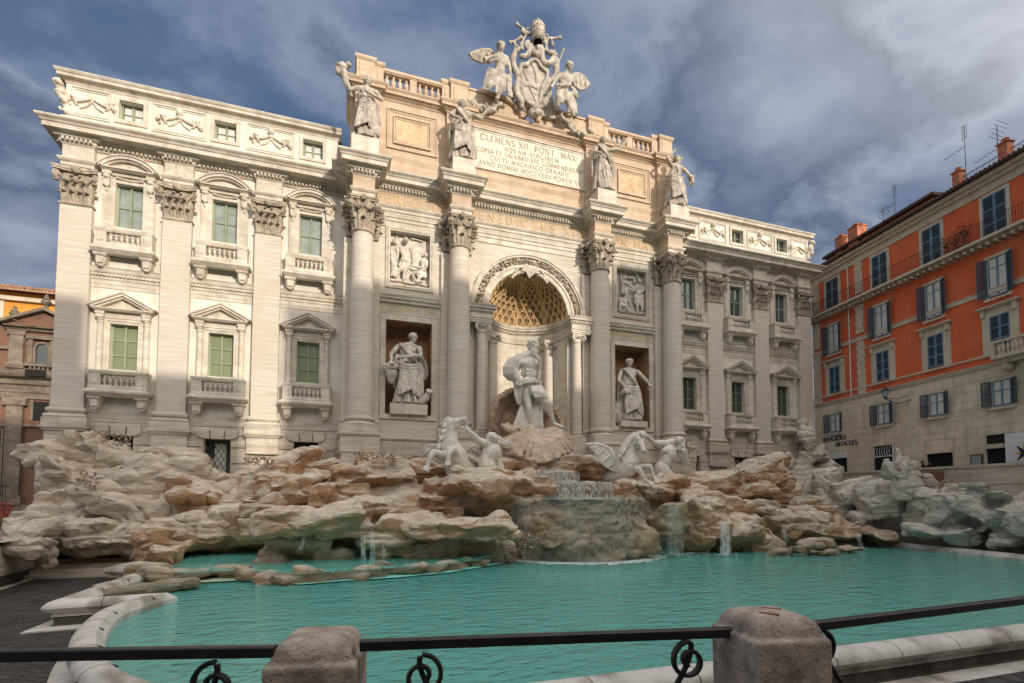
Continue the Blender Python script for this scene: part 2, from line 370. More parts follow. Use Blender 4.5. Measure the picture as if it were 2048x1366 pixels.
def cap_round(cx, cy, r=.56, back=False):
    e = MB(); z0 = NECK; H = 1.52
    e.lathe([(r, z0), (r*1.02, z0+.8), (r*1.12, z0+1.2), (r*1.35, z0+H)], (cx, cy), 24)
    for row, (n, h, out, off) in enumerate(((8, .55, .30, 0), (8, 1.0, .36, .5))):
        for i in range(n):
            a = 2*math.pi*(i+off)/n; d = (math.cos(a), math.sin(a)); leaf(e, (cx+d[0]*(r+.02), cy+d[1]*(r+.02)), d, .42 if row == 0 else .40, h, out, z0, lean=.03*row)
    for k in range(4):
        a = math.pi/4+k*math.pi/2; d = np.array((math.cos(a), math.sin(a))); p = np.array((cx, cy))+d*(r+.30)
        s_ = np.array((-d[1], d[0]))
        for sg in (-1, 1):
            q = p+s_*sg*.06; volute(e, q, d, .19, z0+1.25, .075)
            q0 = np.array((cx, cy))+d*(r+.02)+s_*sg*.3; e.tube([(q0[0], q0[1], z0+.75), (*(q0*.6+q*.4), z0+1.1), (q[0], q[1], z0+1.42)], [.05, .06, .07], 6)
        leaf(e, np.array((cx, cy))+d*(r+.05), d, .3, .92, .5, z0+.1, lean=.1)
        a2 = k*math.pi/2; d2 = np.array((math.cos(a2), math.sin(a2))); q = np.array((cx, cy))+d2*(r+.30)
        for f_ in range(6): fa = f_*1.047; s2_ = np.array((-d2[1], d2[0])); w2_ = q+s2_*.11*math.cos(fa); e.ell((w2_[0]+d2[0]*.03, w2_[1]+d2[1]*.03, z0+1.58+.11*math.sin(fa)), (.075, .075, .07), nu=6, nv=5)
        e.ell((q[0]+d2[0]*.06, q[1]+d2[1]*.06, z0+1.58), (.06, .06, .06), nu=6, nv=5)
        for sg in (-1, 1):
            s2 = np.array((-d2[1], d2[0])); qq = np.array((cx, cy))+d2*(r+.14)+s2*sg*.17; volute(e, qq, s2, .13, z0+1.22, .06, sg)
    poly = []
    for k in range(4):
        a = math.pi/4+k*math.pi/2; R_ = (r+.46)
        for t in np.linspace(-.5, .5, 9):
            aa = a+math.pi/4+t*math.pi/2*.93; rr = R_*(1-.30*(1-(2*t)**2)**.8); poly.append((cx+rr*math.cos(aa), cy+rr*math.sin(aa)))
    n = len(poly)
    for za, zb, sc in ((z0+H, z0+H+.1, .97), (z0+H+.1, ABA-.004, 1.03)):
        vs = [(cx+(x-cx)*sc, cy+(y-cy)*sc, z) for z in (za, zb) for x, y in poly]
        e.add(vs, [tuple(range(n))[::-1], tuple(range(n, 2*n))]+[(i, (i+1) % n, n+(i+1) % n, n+i) for i in range(n)])
    return e
def cap_flat(cx, yf, hw=.6, dep=.3, wid=1.0):
    e = MB(); z0 = NECK; H = 1.52
    e.box(cx-hw, cx+hw, yf+.02, yf+dep, z0, z0+H)
    for (xo, h, out) in ((-.48, .52, .28), (-.16, .52, .30), (.16, .52, .30), (.48, .52, .28), (-.32, .98, .40), (.0, .98, .42), (.32, .98, .40), (-.16, 1.3, .30), (.16, 1.3, .30)):
        leaf(e, (cx+xo*hw/.6, yf+.03), (0, -1), .33 if h < 1.2 else .2, h, out, z0)
    for sg in (-1, 1):
        d = np.array((sg*.7, -.7)); leaf(e, (cx+sg*hw, yf+.03), d, .34, 1.0, .36, z0, lean=.05)
        leaf(e, (cx+sg*hw, yf+.16), (sg, 0), .3, .55, .26, z0)
        q = np.array((cx+sg*(hw+.16), yf-.14))
        volute(e, q, d, .19, z0+1.25, .08); e.tube([(cx+sg*.28, yf-.05, z0+.8), (cx+sg*(hw-.05), yf-.10, z0+1.15), (q[0], q[1], z0+1.43)], [.035, .045, .07], 6)
        volute(e, (cx+sg*.16, yf-.08), (1, 0), .14, z0+1.2, .06, sg)
    e.ell((cx, yf-.16, z0+1.62), (.2, .13, .2), nu=8, nv=6)
    for t in (-1, 0, 1): e.ell((cx+t*.12, yf-.22, z0+1.72-.05*abs(t)), (.08, .06, .09), nu=6, nv=5)
    pr = [(cx-hw-.32, yf-.28)]+[(cx+hw*u*1.1, yf-.10+.0*u-.12*abs(u)**3) for u in np.linspace(-1, 1, 9)]+[(cx+hw+.32, yf-.28), (cx+hw+.10, yf+dep), (cx-hw-.10, yf+dep)]
    n = len(pr)
    for za, zb, g_ in ((z0+H, z0+H+.1, .0), (z0+H+.1, ABA-.004, .03)):
        vs = [(x+(x-cx)*g_, y-g_*(1 if y < yf+.1 else 0), z) for z in (za, zb) for x, y in pr]
        e.add(vs, [tuple(range(n))[::-1], tuple(range(n, 2*n))]+[(i, (i+1) % n, n+(i+1) % n, n+i) for i in range(n)])
    return e
ped_prof = [(.0, -.95), (.25, -.95), (.25, -1.02), (.21, -1.03), (.17, -1.10), (.15, -1.16), (0, -1.18)]
def pilaster(cx):
    e = MB(); e.box(cx-PW, cx+PW, 0, WY+.1, 0, NECK-.12)
    o = e.build('pilaster', M['travertine'], PAL)
    b = MB(); pth = [(cx-PW, WY+.1), (cx-PW, 0), (cx+PW, 0), (cx+PW, WY+.1)]; b.sweep(pth, base_prof()); b.sweep(pth, [(q[0]+.06, q[1]) for q in ped_prof]); b.build('base', M['travertine_base'], o, smooth=True, angle=28)
    c = cap_flat(cx, 0); c.sweep(pth, [(-.02, NECK-.14), (.04, NECK-.12), (.07, NECK-.07), (.04, NECK-.02), (-.02, NECK)])
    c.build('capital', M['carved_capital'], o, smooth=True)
    return o
p0 = pilaster(-PILX[2])
for cx in (-PILX[1], -PILX[0], PILX[0], PILX[1], PILX[2]):
    copy_tree(p0, PAL).location = p0.location+Vector((cx+PILX[2], 0, 0))
# ---- columns and their responds
def column(cx):
    e = MB(); pr = [(.66-.10*(t**1.8), t*(NECK-.14)) for t in np.linspace(0, 1, 14)]; e.lathe([(0.68, -.02), (.68, .05)]+pr[0:], (cx, CY0), 40)
    o = e.build('column', M['travertine'], PAL, smooth=True)
    b = MB(); b.lathe([(.66+q, z) for q, z in reversed(base_prof(0)[:-2])], (cx, CY0), 40); b.box(cx-.9, cx+.9, CY0-.9, CWY-.02, -.95, -.55)
    b.build('base', M['travertine_base'], o, smooth=True, angle=28)
    c = cap_round(cx, CY0); c.lathe([(.54, NECK-.14), (.62, NECK-.12), (.65, NECK-.06), (.62, NECK), (.54, NECK)], (cx, CY0), 36)
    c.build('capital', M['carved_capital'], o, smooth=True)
    return o
c0 = column(-COLX[1])
for cx in (-COLX[0], COLX[0], COLX[1]): copy_tree(c0, PAL).location = c0.location+Vector((cx+COLX[1], 0, 0))
def respond(cx):
    e = MB(); e.box(cx-.98, cx+.98, -1.08, CWY+.05, 0, NECK-.12); o = e.build('pilaster', M['travertine'], PAL)
    b = MB(); pth = [(cx-.98, CWY), (cx-.98, -1.08), (cx+.98, -1.08), (cx+.98, CWY)]; b.sweep(pth, [(q*.6, z) for q, z in base_prof()]); b.build('base', M['travertine_base'], o, smooth=True, angle=28)
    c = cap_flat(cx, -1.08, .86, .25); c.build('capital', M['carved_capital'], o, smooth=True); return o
r0 = respond(-COLX[1])
for cx in (-COLX[0], COLX[0], COLX[1]): copy_tree(r0, PAL).location = r0.location+Vector((cx+COLX[1], 0, 0))
# ---- pedestal zone of the centre
e = MB()
pp = [(-11.15, WY), (-11.15, -.95)]
for cx in (-COLX[1], -COLX[0]): pp += [(cx-.95, -.95), (cx-.95, -2.6), (cx+.95, -2.6), (cx+.95, -.95)]
pp2 = pp[:2]+pp[2:]
right = [(-x, y) for x, y in reversed(pp2)]
path_ped = pp2+right
e.sweep(path_ped, [(0.004, -7.6), (0.004, -1.15)]); 
for i in range(7): e.sweep(path_ped, [(0, -2.05-.85*(i)+.0-.78 if i else -2.0), (.05, -2.05-.85*i-.78 if i else -2.0), (.05, -2.08-.85*i if i else -1.18), (0, -2.08-.85*i if i else -1.18)], cap=False)
e.sweep(path_ped, [(0, -1.2), (.07, -1.15), (.12, -1.06), (.12, -.99), (.0, -.95), (-1.5, -.95)])
e.build('pedestal', M['travertine_base'], PAL)
# ---- centre wall with arch, niches and relief recesses
e = MB(); NR, SP = 2.65, 7.15
NX = (6.08, 8.70)
for s in (-1, 1):
    x0, x1 = sorted((s*4.2, s*10.95))
    hs = [(*sorted((s*NX[0], s*NX[1])), .38, 5.82), (*sorted((s*6.22, s*8.55)), 7.92, 11.08)]
    holes(e, x0, x1, -1.0, 12.6, [hs[1]], CWY, CWY+.35) if False else None
    xs = [x0, x1]
    for (a, b, c, d), bk in ((hs[0], 1.35), (hs[1], .4)): pass
    # wall sheet cut for both, reveals added separately
    X = sorted({x0, x1, hs[0][0], hs[0][1], hs[1][0], hs[1][1]}); Zs = sorted({-1.0, 12.6, *hs[0][2:], *hs[1][2:]})
    for a, b in zip(X[:-1], X[1:]):
        for c, d in zip(Zs[:-1], Zs[1:]):
            if any(h[0] < (a+b)/2 < h[1] and h[2] < (c+d)/2 < h[3] for h in hs): continue
            e.add([(a, CWY, c), (b, CWY, c), (b, CWY, d), (a, CWY, d)], [(0, 1, 2, 3)])
    e.add([(s*10.95, CWY, -1), (s*10.95, WY+.1, -1), (s*10.95, WY+.1, 13.9), (s*10.95, CWY, 13.9)], [(0, 1, 2, 3)])
n = 32; arc = [(NR*math.cos(t), SP+NR*math.sin(t)) for t in np.linspace(math.pi, 0, n+1)]
outer = []
for x, z in arc:
    dx, dz = x, z-SP; k = min(4.2/max(abs(dx), 1e-6), (12.6-SP)/max(dz, 1e-6)); outer.append((dx*k, SP+dz*k))
vs = [(x, CWY, z) for x, z in arc]+[(x, CWY, z) for x, z in outer]; m_ = n+1
e.add(vs, [(i, i+1, m_+i+1, m_+i) for i in range(n)])
i1 = max(i for i in range(n+1) if abs(outer[i][0]+4.2) < 1e-3); i2 = min(i for i in range(n+1) if abs(outer[i][0]-4.2) < 1e-3)
e.add([(outer[i1][0], CWY, outer[i1][1]), (outer[i1+1][0], CWY, outer[i1+1][1]), (-4.2, CWY, 12.6)], [(0, 1, 2)])
e.add([(outer[i2][0], CWY, outer[i2][1]), (outer[i2-1][0], CWY, outer[i2-1][1]), (4.2, CWY, 12.6)], [(0, 2, 1)])
for s in (-1, 1): e.add([(s*4.2, CWY, -1), (s*NR, CWY, -1), (s*NR, CWY, SP), (s*4.2, CWY, SP)], [(0, 1, 2, 3)])
e.build('centre_wall', M['travertine'], PAL)
# niches and reliefs recesses
for s in (-1, 1):
    a, b = sorted((s*NX[0], s*NX[1])); q = MB()
    q.add([(a, CWY, .38), (b, CWY, .38), (b, CWY, 5.82), (a, CWY, 5.82), (a, .6, .38), (b, .6, .38), (b, .6, 5.82), (a, .6, 5.82)], [(0, 4, 5, 1), (1, 5, 6, 2), (2, 6, 7, 3), (3, 7, 4, 0), (4, 7, 6, 5)])
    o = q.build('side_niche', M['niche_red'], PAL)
    fr = MB()
    for (x0, x1, z0, z1, dy) in ((a-.28, a+.0, .38, 6.1, .07), (b-.0, b+.28, .38, 6.1, .07), (a, b, 5.82, 6.1, .07), (a-.28, b+.28, .10, .38, .09)):
        fr.box(x0, x1, CWY-dy, CWY+.01, z0, z1)
    fr.build('niche_frame', M['trim'], o)
    a, b = sorted((s*6.22, s*8.55)); q = MB()
    q.add([(a, CWY, 7.92), (b, CWY, 7.92), (b, CWY, 11.08), (a, CWY, 11.08), (a, CWY+.35, 7.92), (b, CWY+.35, 7.92), (b, CWY+.35, 11.08), (a, CWY+.35, 11.08)], [(0, 4, 5, 1), (1, 5, 6, 2), (2, 6, 7, 3), (3, 7, 4, 0), (4, 7, 6, 5)])
    o = q.build('relief_recess', M['marble'], PAL); fr = MB()
    pth = [(a-.02, 0), (b+.02, 0)]
    for (x0, x1, z0, z1) in ((a-.22, a+.02, 7.7, 11.3), (b-.02, b+.22, 7.7, 11.3), (a+.02, b-.02, 11.06, 11.3), (a+.02, b-.02, 7.7, 7.94)):
        fr.box(x0, x1, CWY-.10, CWY+.02, z0, z1)
    k = 26
    for i in range(k):                 # egg moulding round the frame
        z = 7.75+3.5*(i+.5)/k
        for x in (a-.1, b+.1): fr.ell((x, CWY-.11, z), (.05, .045, .055), nu=6, nv=4)
    for i in range(17):
        x = a+(b-a)*(i+.5)/17
        for z in (7.82, 11.18): fr.ell((x, CWY-.11, z), (.055, .045, .05), nu=6, nv=4)
    fr.build('relief_frame', M['trim'], o)
# ---- string courses
STR = [(-.1, 6.20), (.03, 6.20), (.03, 6.30), (.05, 6.32), (.05, 6.72), (.09, 6.76), (.09, 6.80), (.14, 6.80), (.14, 6.93), (.20, 6.96), (.27, 7.04), (.27, 7.12), (.30, 7.14), (.34, 7.22), (-.1, 7.26)]
def string(x0, x1, y, name='string_course', dk=1.0, prof=STR):
    e = MB(); e.sweep([(x0, y), (x1, y)], [(o*dk, z) for o, z in prof]); o = e.build(name, M['trim'], PAL, smooth=True, angle=20)
    d = MB(); d.dentils([(x0, y), (x1, y)], .1*dk, .19*dk+.02, 6.80, 6.92, .17); d.build('dentils', M['trim'], o)
    return o
SW = [(-.1, 6.22), (.03, 6.22), (.03, 6.40), (.05, 6.42), (.05, 6.60), (.06, 6.62), (.10, 6.66), (.10, 6.79), (.14, 6.80), (.14, 6.93), (.20, 6.96), (.24, 7.06), (.24, 7.12), (.30, 7.22), (-.1, 7.26)]
for s in (-1, 1):
    for a, b in ((11.0, PILX[0]-PW), (PILX[0]+PW, PILX[1]-PW), (PILX[1]+PW, PILX[2]-PW)):
        x0, x1 = sorted((s*a, s*b)); string(x0, x1, WY, prof=SW)
        q = MB(); q.box(x0, x1, WY-.10, WY+.01, -.62, -.12); q.box(x0, x1, WY-.16, WY+.01, -1.1, -.66); q.build('plinth_band', M['travertine_base'], PAL)
    x0, x1 = sorted((s*(COLX[0]+.98), s*(COLX[1]-.98))); string(x0, x1, CWY)
# ---- entablature
fr_c = [(-10.95, WY+.3), (-10.95, -1.0)]
for cx in (-COLX[1], -COLX[0]): fr_c += [(cx-.58, -1.0), (cx-.58, -2.1), (cx+.58, -2.1), (cx+.58, -1.0)]
cen = fr_c+[(-x, y) for x, y in reversed(fr_c)]
ARCH = [(-.4, ABA), (-.02, ABA), (-.02, 12.12), (.03, 12.12), (.03, 12.28), (.09, 12.32), (.15, 12.41), (.15, 12.47), (-.4, 12.49)]
FRZ = [(-.4, 12.49), (0, 12.49), (0, 13.2), (-.4, 13.2)]
BED = [(-.3, 13.2), (.03, 13.2), (.08, 13.27), (.08, 13.30), (.11, 13.30), (.11, 13.44), (.27, 13.46), (.29, 13.50), (.36, 13.56), (.42, 13.62), (-.3, 13.62)]
CRN = [(-.5, 13.60), (.60, 13.60), (.60, 13.82), (.65, 13.84), (.69, 13.92), (.79, 13.99), (.82, 14.04), (.82, 14.09), (-.9, 14.14)]
e = MB(); e.sweep(cen, ARCH); o = e.build('architrave', M['trim'], PAL, smooth=True, angle=20)
e = MB(); e.sweep(cen, FRZ); FRI = e.build('frieze', M['ochre_stone'], PAL)
bedp = [(q[0], q[1]) for q in cen]
wing_l = [(-XE, 6), (-XE, 0), (-PILX[2]+PW, 0), (-PILX[2]+PW, .25), (-PILX[1]-PW, .25), (-PILX[1]-PW, 0), (-PILX[1]+PW, 0), (-PILX[1]+PW, .25), (-PILX[0]-PW, .25), (-PILX[0]-PW, 0), (-PILX[0]+PW, 0), (-PILX[0]+PW, .25), (-10.95, .25)]
full = wing_l+cen[1:-1]+[(-x, y) for x, y in reversed(wing_l)]
e = MB(); e.sweep(full, BED); BEDO = e.build('bed_moulding', M['trim'], PAL, smooth=True, angle=20)
d = MB(); d.dentils(full, .10, .25, 13.31, 13.45, .19); d.build('dentils', M['trim'], BEDO)
crn = [(-XE, 6), (-XE, 0), (-10.95, 0)]+cen[1:-1]+[(10.95, 0), (XE, 0), (XE, 6)]
e = MB(); e.sweep(crn, CRN); e.build('cornice', M['trim'], PAL, smooth=True, angle=20)
for s in (-1, 1):
    for px in PILX:
        q = MB(); pth = [(s*px-PW, .3), (s*px-PW, 0), (s*px+PW, 0), (s*px+PW, .3)]; q.sweep(pth, ARCH); q.sweep(pth, [(a-.002, b) for a, b in FRZ]); q.build('entablature_block', M['trim'], PAL, smooth=True, angle=20)
# deep architrave between the responds
e = MB(); LOW = [(-.1, 11.28), (.02, 11.28), (.02, 11.38), (.0, 11.40), (.0, 11.60), (.05, 11.62), (.05, 11.80), (.10, 11.82), (.10, ABA-.01), (-.1, ABA-.01)]
for a, b in ((-COLX[1]+.98, -COLX[0]-.98), (-COLX[0]+.98, COLX[0]-.98), (COLX[0]+.98, COLX[1]-.98)): e.sweep([(a, CWY-.03), (b, CWY-.03)], LOW)
e.build('lower_architrave', M['trim'], PAL)
# ---- lettering cut from strokes (u, v in letter heights; third value is stroke weight)
T_, t_ = .15, .07
def _arc(cx, cy, rx, ry, a0, a1, n=9):
    return [(cx+rx*math.cos(R(a0+(a1-a0)*i/n)), cy+ry*math.sin(R(a0+(a1-a0)*i/n))) for i in range(n+1)]
GL = {
 'A': (.75, [([(0.02, 0), (.38, 1)], t_), ([(.38, 1), (.74, 0)], T_), ([(.15, .36), (.6, .36)], t_)]),
 'B': (.6, [([(.1, 0), (.1, 1)], T_), (_arc(.15, .76, .33, .23, 90, -90), .1), (_arc(.15, .27, .4, .26, 90, -90), .12)]),
 'C': (.8, [(_arc(.45, .5, .42, .5, 50, 310, 14), .12)]),
 'D': (.78, [([(.1, 0), (.1, 1)], T_), (_arc(.15, .5, .55, .48, 90, -90, 12), .12)]),
 'E': (.55, [([(.1, 0), (.1, 1)], T_), ([(.1, .97), (.5, .97)], t_), ([(.1, .52), (.42, .52)], t_), ([(.1, .03), (.54, .03)], t_)]),
 'F': (.52, [([(.1, 0), (.1, 1)], T_), ([(.1, .97), (.5, .97)], t_), ([(.1, .52), (.42, .52)], t_)]),
 'G': (.82, [(_arc(.45, .5, .42, .5, 50, 330, 14), .12), ([(.74, .05), (.74, .42)], T_*.9)]),
 'H': (.76, [([(.1, 0), (.1, 1)], T_), ([(.66, 0), (.66, 1)], T_), ([(.1, .52), (.66, .52)], t_)]),
 'I': (.25, [([(.12, 0), (.12, 1)], T_)]),
 'L': (.52, [([(.1, 0), (.1, 1)], T_), ([(.1, .03), (.52, .03)], t_)]),
 'M': (.9, [([(.08, 0), (.14, 1)], t_), ([(.14, 1), (.45, .05)], T_), ([(.45, .05), (.76, 1)], t_), ([(.76, 1), (.82, 0)], T_)]),
 'N': (.8, [([(.1, 0), (.1, 1)], t_), ([(.1, 1), (.7, 0)], T_), ([(.7, 0), (.7, 1)], t_)]),
 'O': (.9, [(_arc(.45, .5, .42, .5, 0, 360, 18), .12)]),
 'P': (.58, [([(.1, 0), (.1, 1)], T_), (_arc(.15, .73, .37, .26, 90, -90), .11)]),
 'Q': (.9, [(_arc(.45, .5, .42, .5, 0, 360, 18), .12), ([(.5, .08), (.9, -.2)], .1)]),
 'R': (.66, [([(.1, 0), (.1, 1)], T_), (_arc(.15, .75, .35, .24, 90, -90), .11), ([(.25, .5), (.64, 0)], T_*.8)]),
 'S': (.55, [(_arc(.28, .74, .22, .24, 40, 250, 9)+_arc(.28, .26, .24, .25, 80, -140, 9), .11)]),
 'T': (.66, [([(.33, 0), (.33, 1)], T_), ([(.02, .97), (.64, .97)], t_)]),
 'U': (.72, [([(.1, 1), (.1, .3)], T_), (_arc(.36, .3, .26, .28, 180, 360, 9), .1), ([(.62, .3), (.62, 1)], t_)]),
 'V': (.74, [([(.02, 1), (.38, 0)], T_), ([(.38, 0), (.72, 1)], t_)]),
 'X': (.72, [([(.05, 1), (.68, 0)], T_), ([(.04, 0), (.67, 1)], t_)]),
 '.': (.3, [([(.15, .44), (.15, .56)], .12)]), ' ': (.32, []),
}
def text_width(s, h, sp=.14): return sum((GL[c][0]+sp)*h for c in s)
def letters(mb, s, x, z, h, frame, dep=.02, sp=.14, serif=True, wt=1.0):
    """frame(u, v, d) -> 3D point; each stroke is a thin raised bar"""
    def bar(p, q, w, d0):
        p = np.array(p, float); q = np.array(q, float); dd = q-p; L = np.linalg.norm(dd)+1e-9; n_ = np.array((-dd[1], dd[0]))/L*w/2
        c = [p-n_, q-n_, q+n_, p+n_]
        mb.add([frame(*k, 0.0) for k in c]+[frame(*k, dep+d0) for k in c], [(0, 1, 2, 3), (7, 6, 5, 4), (0, 4, 5, 1), (1, 5, 6, 2), (2, 6, 7, 3), (3, 7, 4, 0)])
    k = 0
    for ch in s:
        wd, st = GL[ch]
        for pts, w in st:
            for a, b in zip(pts[:-1], pts[1:]):
                k += 1; bar((x+a[0]*h, z+a[1]*h), (x+b[0]*h, z+b[1]*h), w*h*wt, .0004*(k % 7))
            if serif and len(pts) == 2 and ch not in '.':
                for (a, b), far in ((pts[0], pts[1]), (pts[1], pts[0])):
                    if b in (0, 1) and far[1] in (0, 1): k += 1; bar((x+(a-.11)*h, z+(b if b else .02)*h-(.02*h if b else 0)), (x+(a+.11)*h, z+(b if b else .02)*h-(.02*h if b else 0)), .045*h, .0004*(k % 7))
        x += (wd+sp)*h
    return x
def fit_text(mb, s, x0, x1, z, h, y, **k):
    w_ = text_width(s, h, .14); sp = .14+(x1-x0-w_)/(h*max(1, len(s)-1)) if k.pop('justify', True) else .14
    letters(mb, s, x0 if sp > 0 else x0, z, h, lambda u, v, d: (u, y-d, v), sp=sp, **k)
for s_, a, b in (('PERFECIT', -9.35, -5.35), ('BENEDICTVS XIV', -3.85, 3.85), ('PON.MAX', 5.35, 9.3)): e = MB(); fit_text(e, s_, a, b, 12.58, .55, -1.0, dep=.03); e.build('frieze_lettering', M['letter_ochre'], FRI)
for s_, a, b in (('POSITIS SIGNIS ET ANAGL', -9.02, -5.65), ('TABVLIS MARMOREIS ANNO', 5.65, 9.02)): e = MB(); fit_text(e, s_, a, b, 6.40, .26, CWY-.05, dep=.02, wt=1.2); e.build('band_lettering', M['letter_ochre'], PAL)
mat('green_dark', (0.16, 0.18, 0.13), var=.1, bump=0)
# ---- wing bays: lower window, upper window, balconies
def arc_ring(mb, cx, zc, r0, r1, a0, a1, y0, y1, n=14):
    vs = []
    for i in range(n+1):
        t = a0+(a1-a0)*i/n
        for r in (r0, r1):
            for y in (y0, y1): vs.append((cx+r*math.sin(t), y, zc+r*math.cos(t)))
    fs = []
    for i in range(n):
        a = i*4; b = a+4; fs += [(a, b, b+2, a+2), (a+1, a+3, b+3, b+1), (a, a+1, b+1, b), (a+2, b+2, b+3, a+3)]
    fs += [(0, 2, 3, 1), (n*4, n*4+1, n*4+3, n*4+2)]; mb.add(vs, fs)
BAL = [(.055, 0), (.055, .05), (.03, .07), (.045, .13), (.085, .21), (.075, .28), (.035, .40), (.045, .45), (.05, .50)]
def balcony(cx, zt, y=WY, k=6):
    """zt is the rail top"""
    e = MB(); hw = 1.22; yf = -.28
    pth = [(cx-hw, y), (cx-hw, yf), (cx+hw, yf), (cx+hw, y)]
    e.sweep(pth, [(-.28, zt-.2), (-.03, zt-.2), (0, zt-.17), (.03, zt-.1), (.05, zt-.02), (.05, zt), (-.28, zt)])
    e.sweep(pth, [(-.28, zt-.90), (.02, zt-.90), (.0, zt-.74), (-.28, zt-.72)])
    for sx in (-1, 1):
        x0, x1 = sorted((cx+sx*hw, cx+sx*.74)); e.box(x0, x1, yf+.005, y, zt-.74, zt-.18)
        x0, x1 = sorted((cx+sx*(hw-.09), cx+sx*.83)); e.box(x0, x1, yf-.015, yf+.01, zt-.66, zt-.26)
    e.sweep([(cx-hw, y), (cx-hw, yf-.02), (cx+hw, yf-.02), (cx+hw, y)], [(-.3, zt-1.30), (-.02, zt-1.30), (.06, zt-1.22), (.16, zt-1.12), (.16, zt-1.02), (.10, zt-.98), (.02, zt-.92), (-.3, zt-.90)])
    o = e.build('balcony', M['trim'], PAL, smooth=True, angle=20)
    for i in range(k):
        x = cx-.70+1.40*(i+.5)/k; b = MB(); b.lathe([(r_, zt-.72+z_*1.04) for r_, z_ in BAL], (x, yf+.13), 10)
        b.build('baluster', M['trim'], o, smooth=True)
    for sx in (-1, 1):
        b = MB(); xc = cx+sx*.98
        b.sweep([(xc-.24, y), (xc-.24, yf+.04), (xc+.24, yf+.04), (xc+.24, y)], [(-.2, zt-1.45), (-.02, zt-1.45), (.05, zt-1.38), (.05, zt-1.31), (-.2, zt-1.31)])
        b.prism([(xc-.23, zt-1.45), (xc+.23, zt-1.45), (xc+.17, zt-1.82), (xc+.12, zt-1.88), (xc-.12, zt-1.88), (xc-.17, zt-1.82)], yf+.14, y)
        b.prism([(xc-.17, zt-1.45), (xc+.17, zt-1.45), (xc+.12, zt-1.78), (xc-.12, zt-1.78)], yf+.07, yf+.15)
        b.ell((xc, yf+.22, zt-1.9), (.13, .1, .06), nu=8, nv=5)
        b.build('bracket', M['trim'], o, smooth=True, angle=20)
    return o
def casement(cx, z0, z1, parent, rows, hw=.6, y=WY+.26, fm='green_paint', pm='pane_green', bars=.035):
    f = MB(); f.box(cx-hw, cx-hw+.08, y-.05, y+.06, z0, z1); f.box(cx+hw-.08, cx+hw, y-.05, y+.06, z0, z1)
    f.box(cx-hw+.08, cx+hw-.08, y-.05, y+.06, z1-.08, z1); f.box(cx-hw+.08, cx+hw-.08, y-.05, y+.06, z0, z0+.09); f.box(cx-.045, cx+.045, y-.08, y+.06, z0+.09, z1-.08)
    for s in (-1, 1):
        for i in range(1, rows):
            z = z0+(z1-z0)*i/rows; x0, x1 = sorted((cx+s*.045, cx+s*(hw-.08))); f.box(x0, x1, y-.04, y+.05, z-bars, z+bars)
        for i in range(rows):
            pass
    fo = f.build('window_frame', M[fm], parent)
    for s in (-1, 1):
        p = MB(); x0, x1 = sorted((cx+s*.04, cx+s*(hw-.07))); p.box(x0, x1, y+.01, y+.02, z0+.08, z1-.07); p.build('pane', M[pm], parent)
    return fo
def low_window(cx):
    e = MB(); z0, z1 = 2.08, 4.42; y = WY
    for a, b, c, d, t in ((-.8, -.6, 1.9, 4.62, .06), (.6, .8, 1.9, 4.62, .06), (-.6, .6, 4.42, 4.62, .06), (-.84, -.72, 1.9, 4.66, .1), (.72, .84, 1.9, 4.66, .1)):
        e.box(cx+a, cx+b, y-t, y+.01 if t < .1 else y-.055, c, d)
    e.box(cx-.72, cx+.72, y-.1, y-.055, 4.54, 4.66)
    for s in (-1, 1): e.box(*sorted((cx+s*.84, cx+s*1.12)), y-.05, y+.01, 1.9, 4.66)
    o = e.build('lower_window', M['trim'], PAL)
    casement(cx, z0, z1, o, 3, pm='shutter_panel')
    for s in (-1, 1):
        c = MB(); xc = cx+s*.99; c.lathe([(.17, 1.9), (.17, 1.98), (.155, 2.0), (.145, 2.06), (.145, 3.0), (.125, 4.38), (.15, 4.40), (.15, 4.45), (.13, 4.47), (.13, 4.52), (.18, 4.60), (.18, 4.66)], (xc, y-.10), 14); c.box(xc-.19, xc+.19, y-.30, y, 4.66, 4.71)
        c.build('window_column', M['trim'], o, smooth=True, angle=25)
    p = MB()
    for s in (-1, 1): p.sweep([(cx+s*.99-.17, y), (cx+s*.99-.17, y-.26), (cx+s*.99+.17, y-.26), (cx+s*.99+.17, y)], [(-.1, 4.71), (0, 4.71), (0, 4.82), (.03, 4.84), (.03, 4.99), (-.1, 5.0)])
    p.box(cx-.82, cx+.82, y-.10, y+.01, 4.68, 4.99)
    p.sweep([(cx-1.2, y), (cx-1.2, y-.30), (cx+1.2, y-.30), (cx+1.2, y)], [(-.3, 4.99), (.04, 4.99), (.10, 5.05), (.14, 5.06), (.14, 5.12), (-.3, 5.12)])
    for s in (-1, 1):
        p.prism([(cx, 5.76), (cx, 5.90), (cx+s*1.40, 5.20), (cx+s*1.36, 5.121), (cx+s*1.22, 5.121)], y-.46, y+.01)
        p.prism([(cx, 5.66), (cx, 5.758), (cx+s*1.20, 5.121), (cx+s*1.0, 5.121)], y-.36, y+.01)
        p.prism([(cx, 5.902), (cx, 5.97), (cx+s*1.47, 5.22), (cx+s*1.44, 5.14)], y-.52, y+.01)
    p.prism([(cx-1.0, 5.121), (cx+1.0, 5.121), (cx, 5.65)], y-.14, y+.01)
    p.build('pediment', M['trim'], o)
    return o
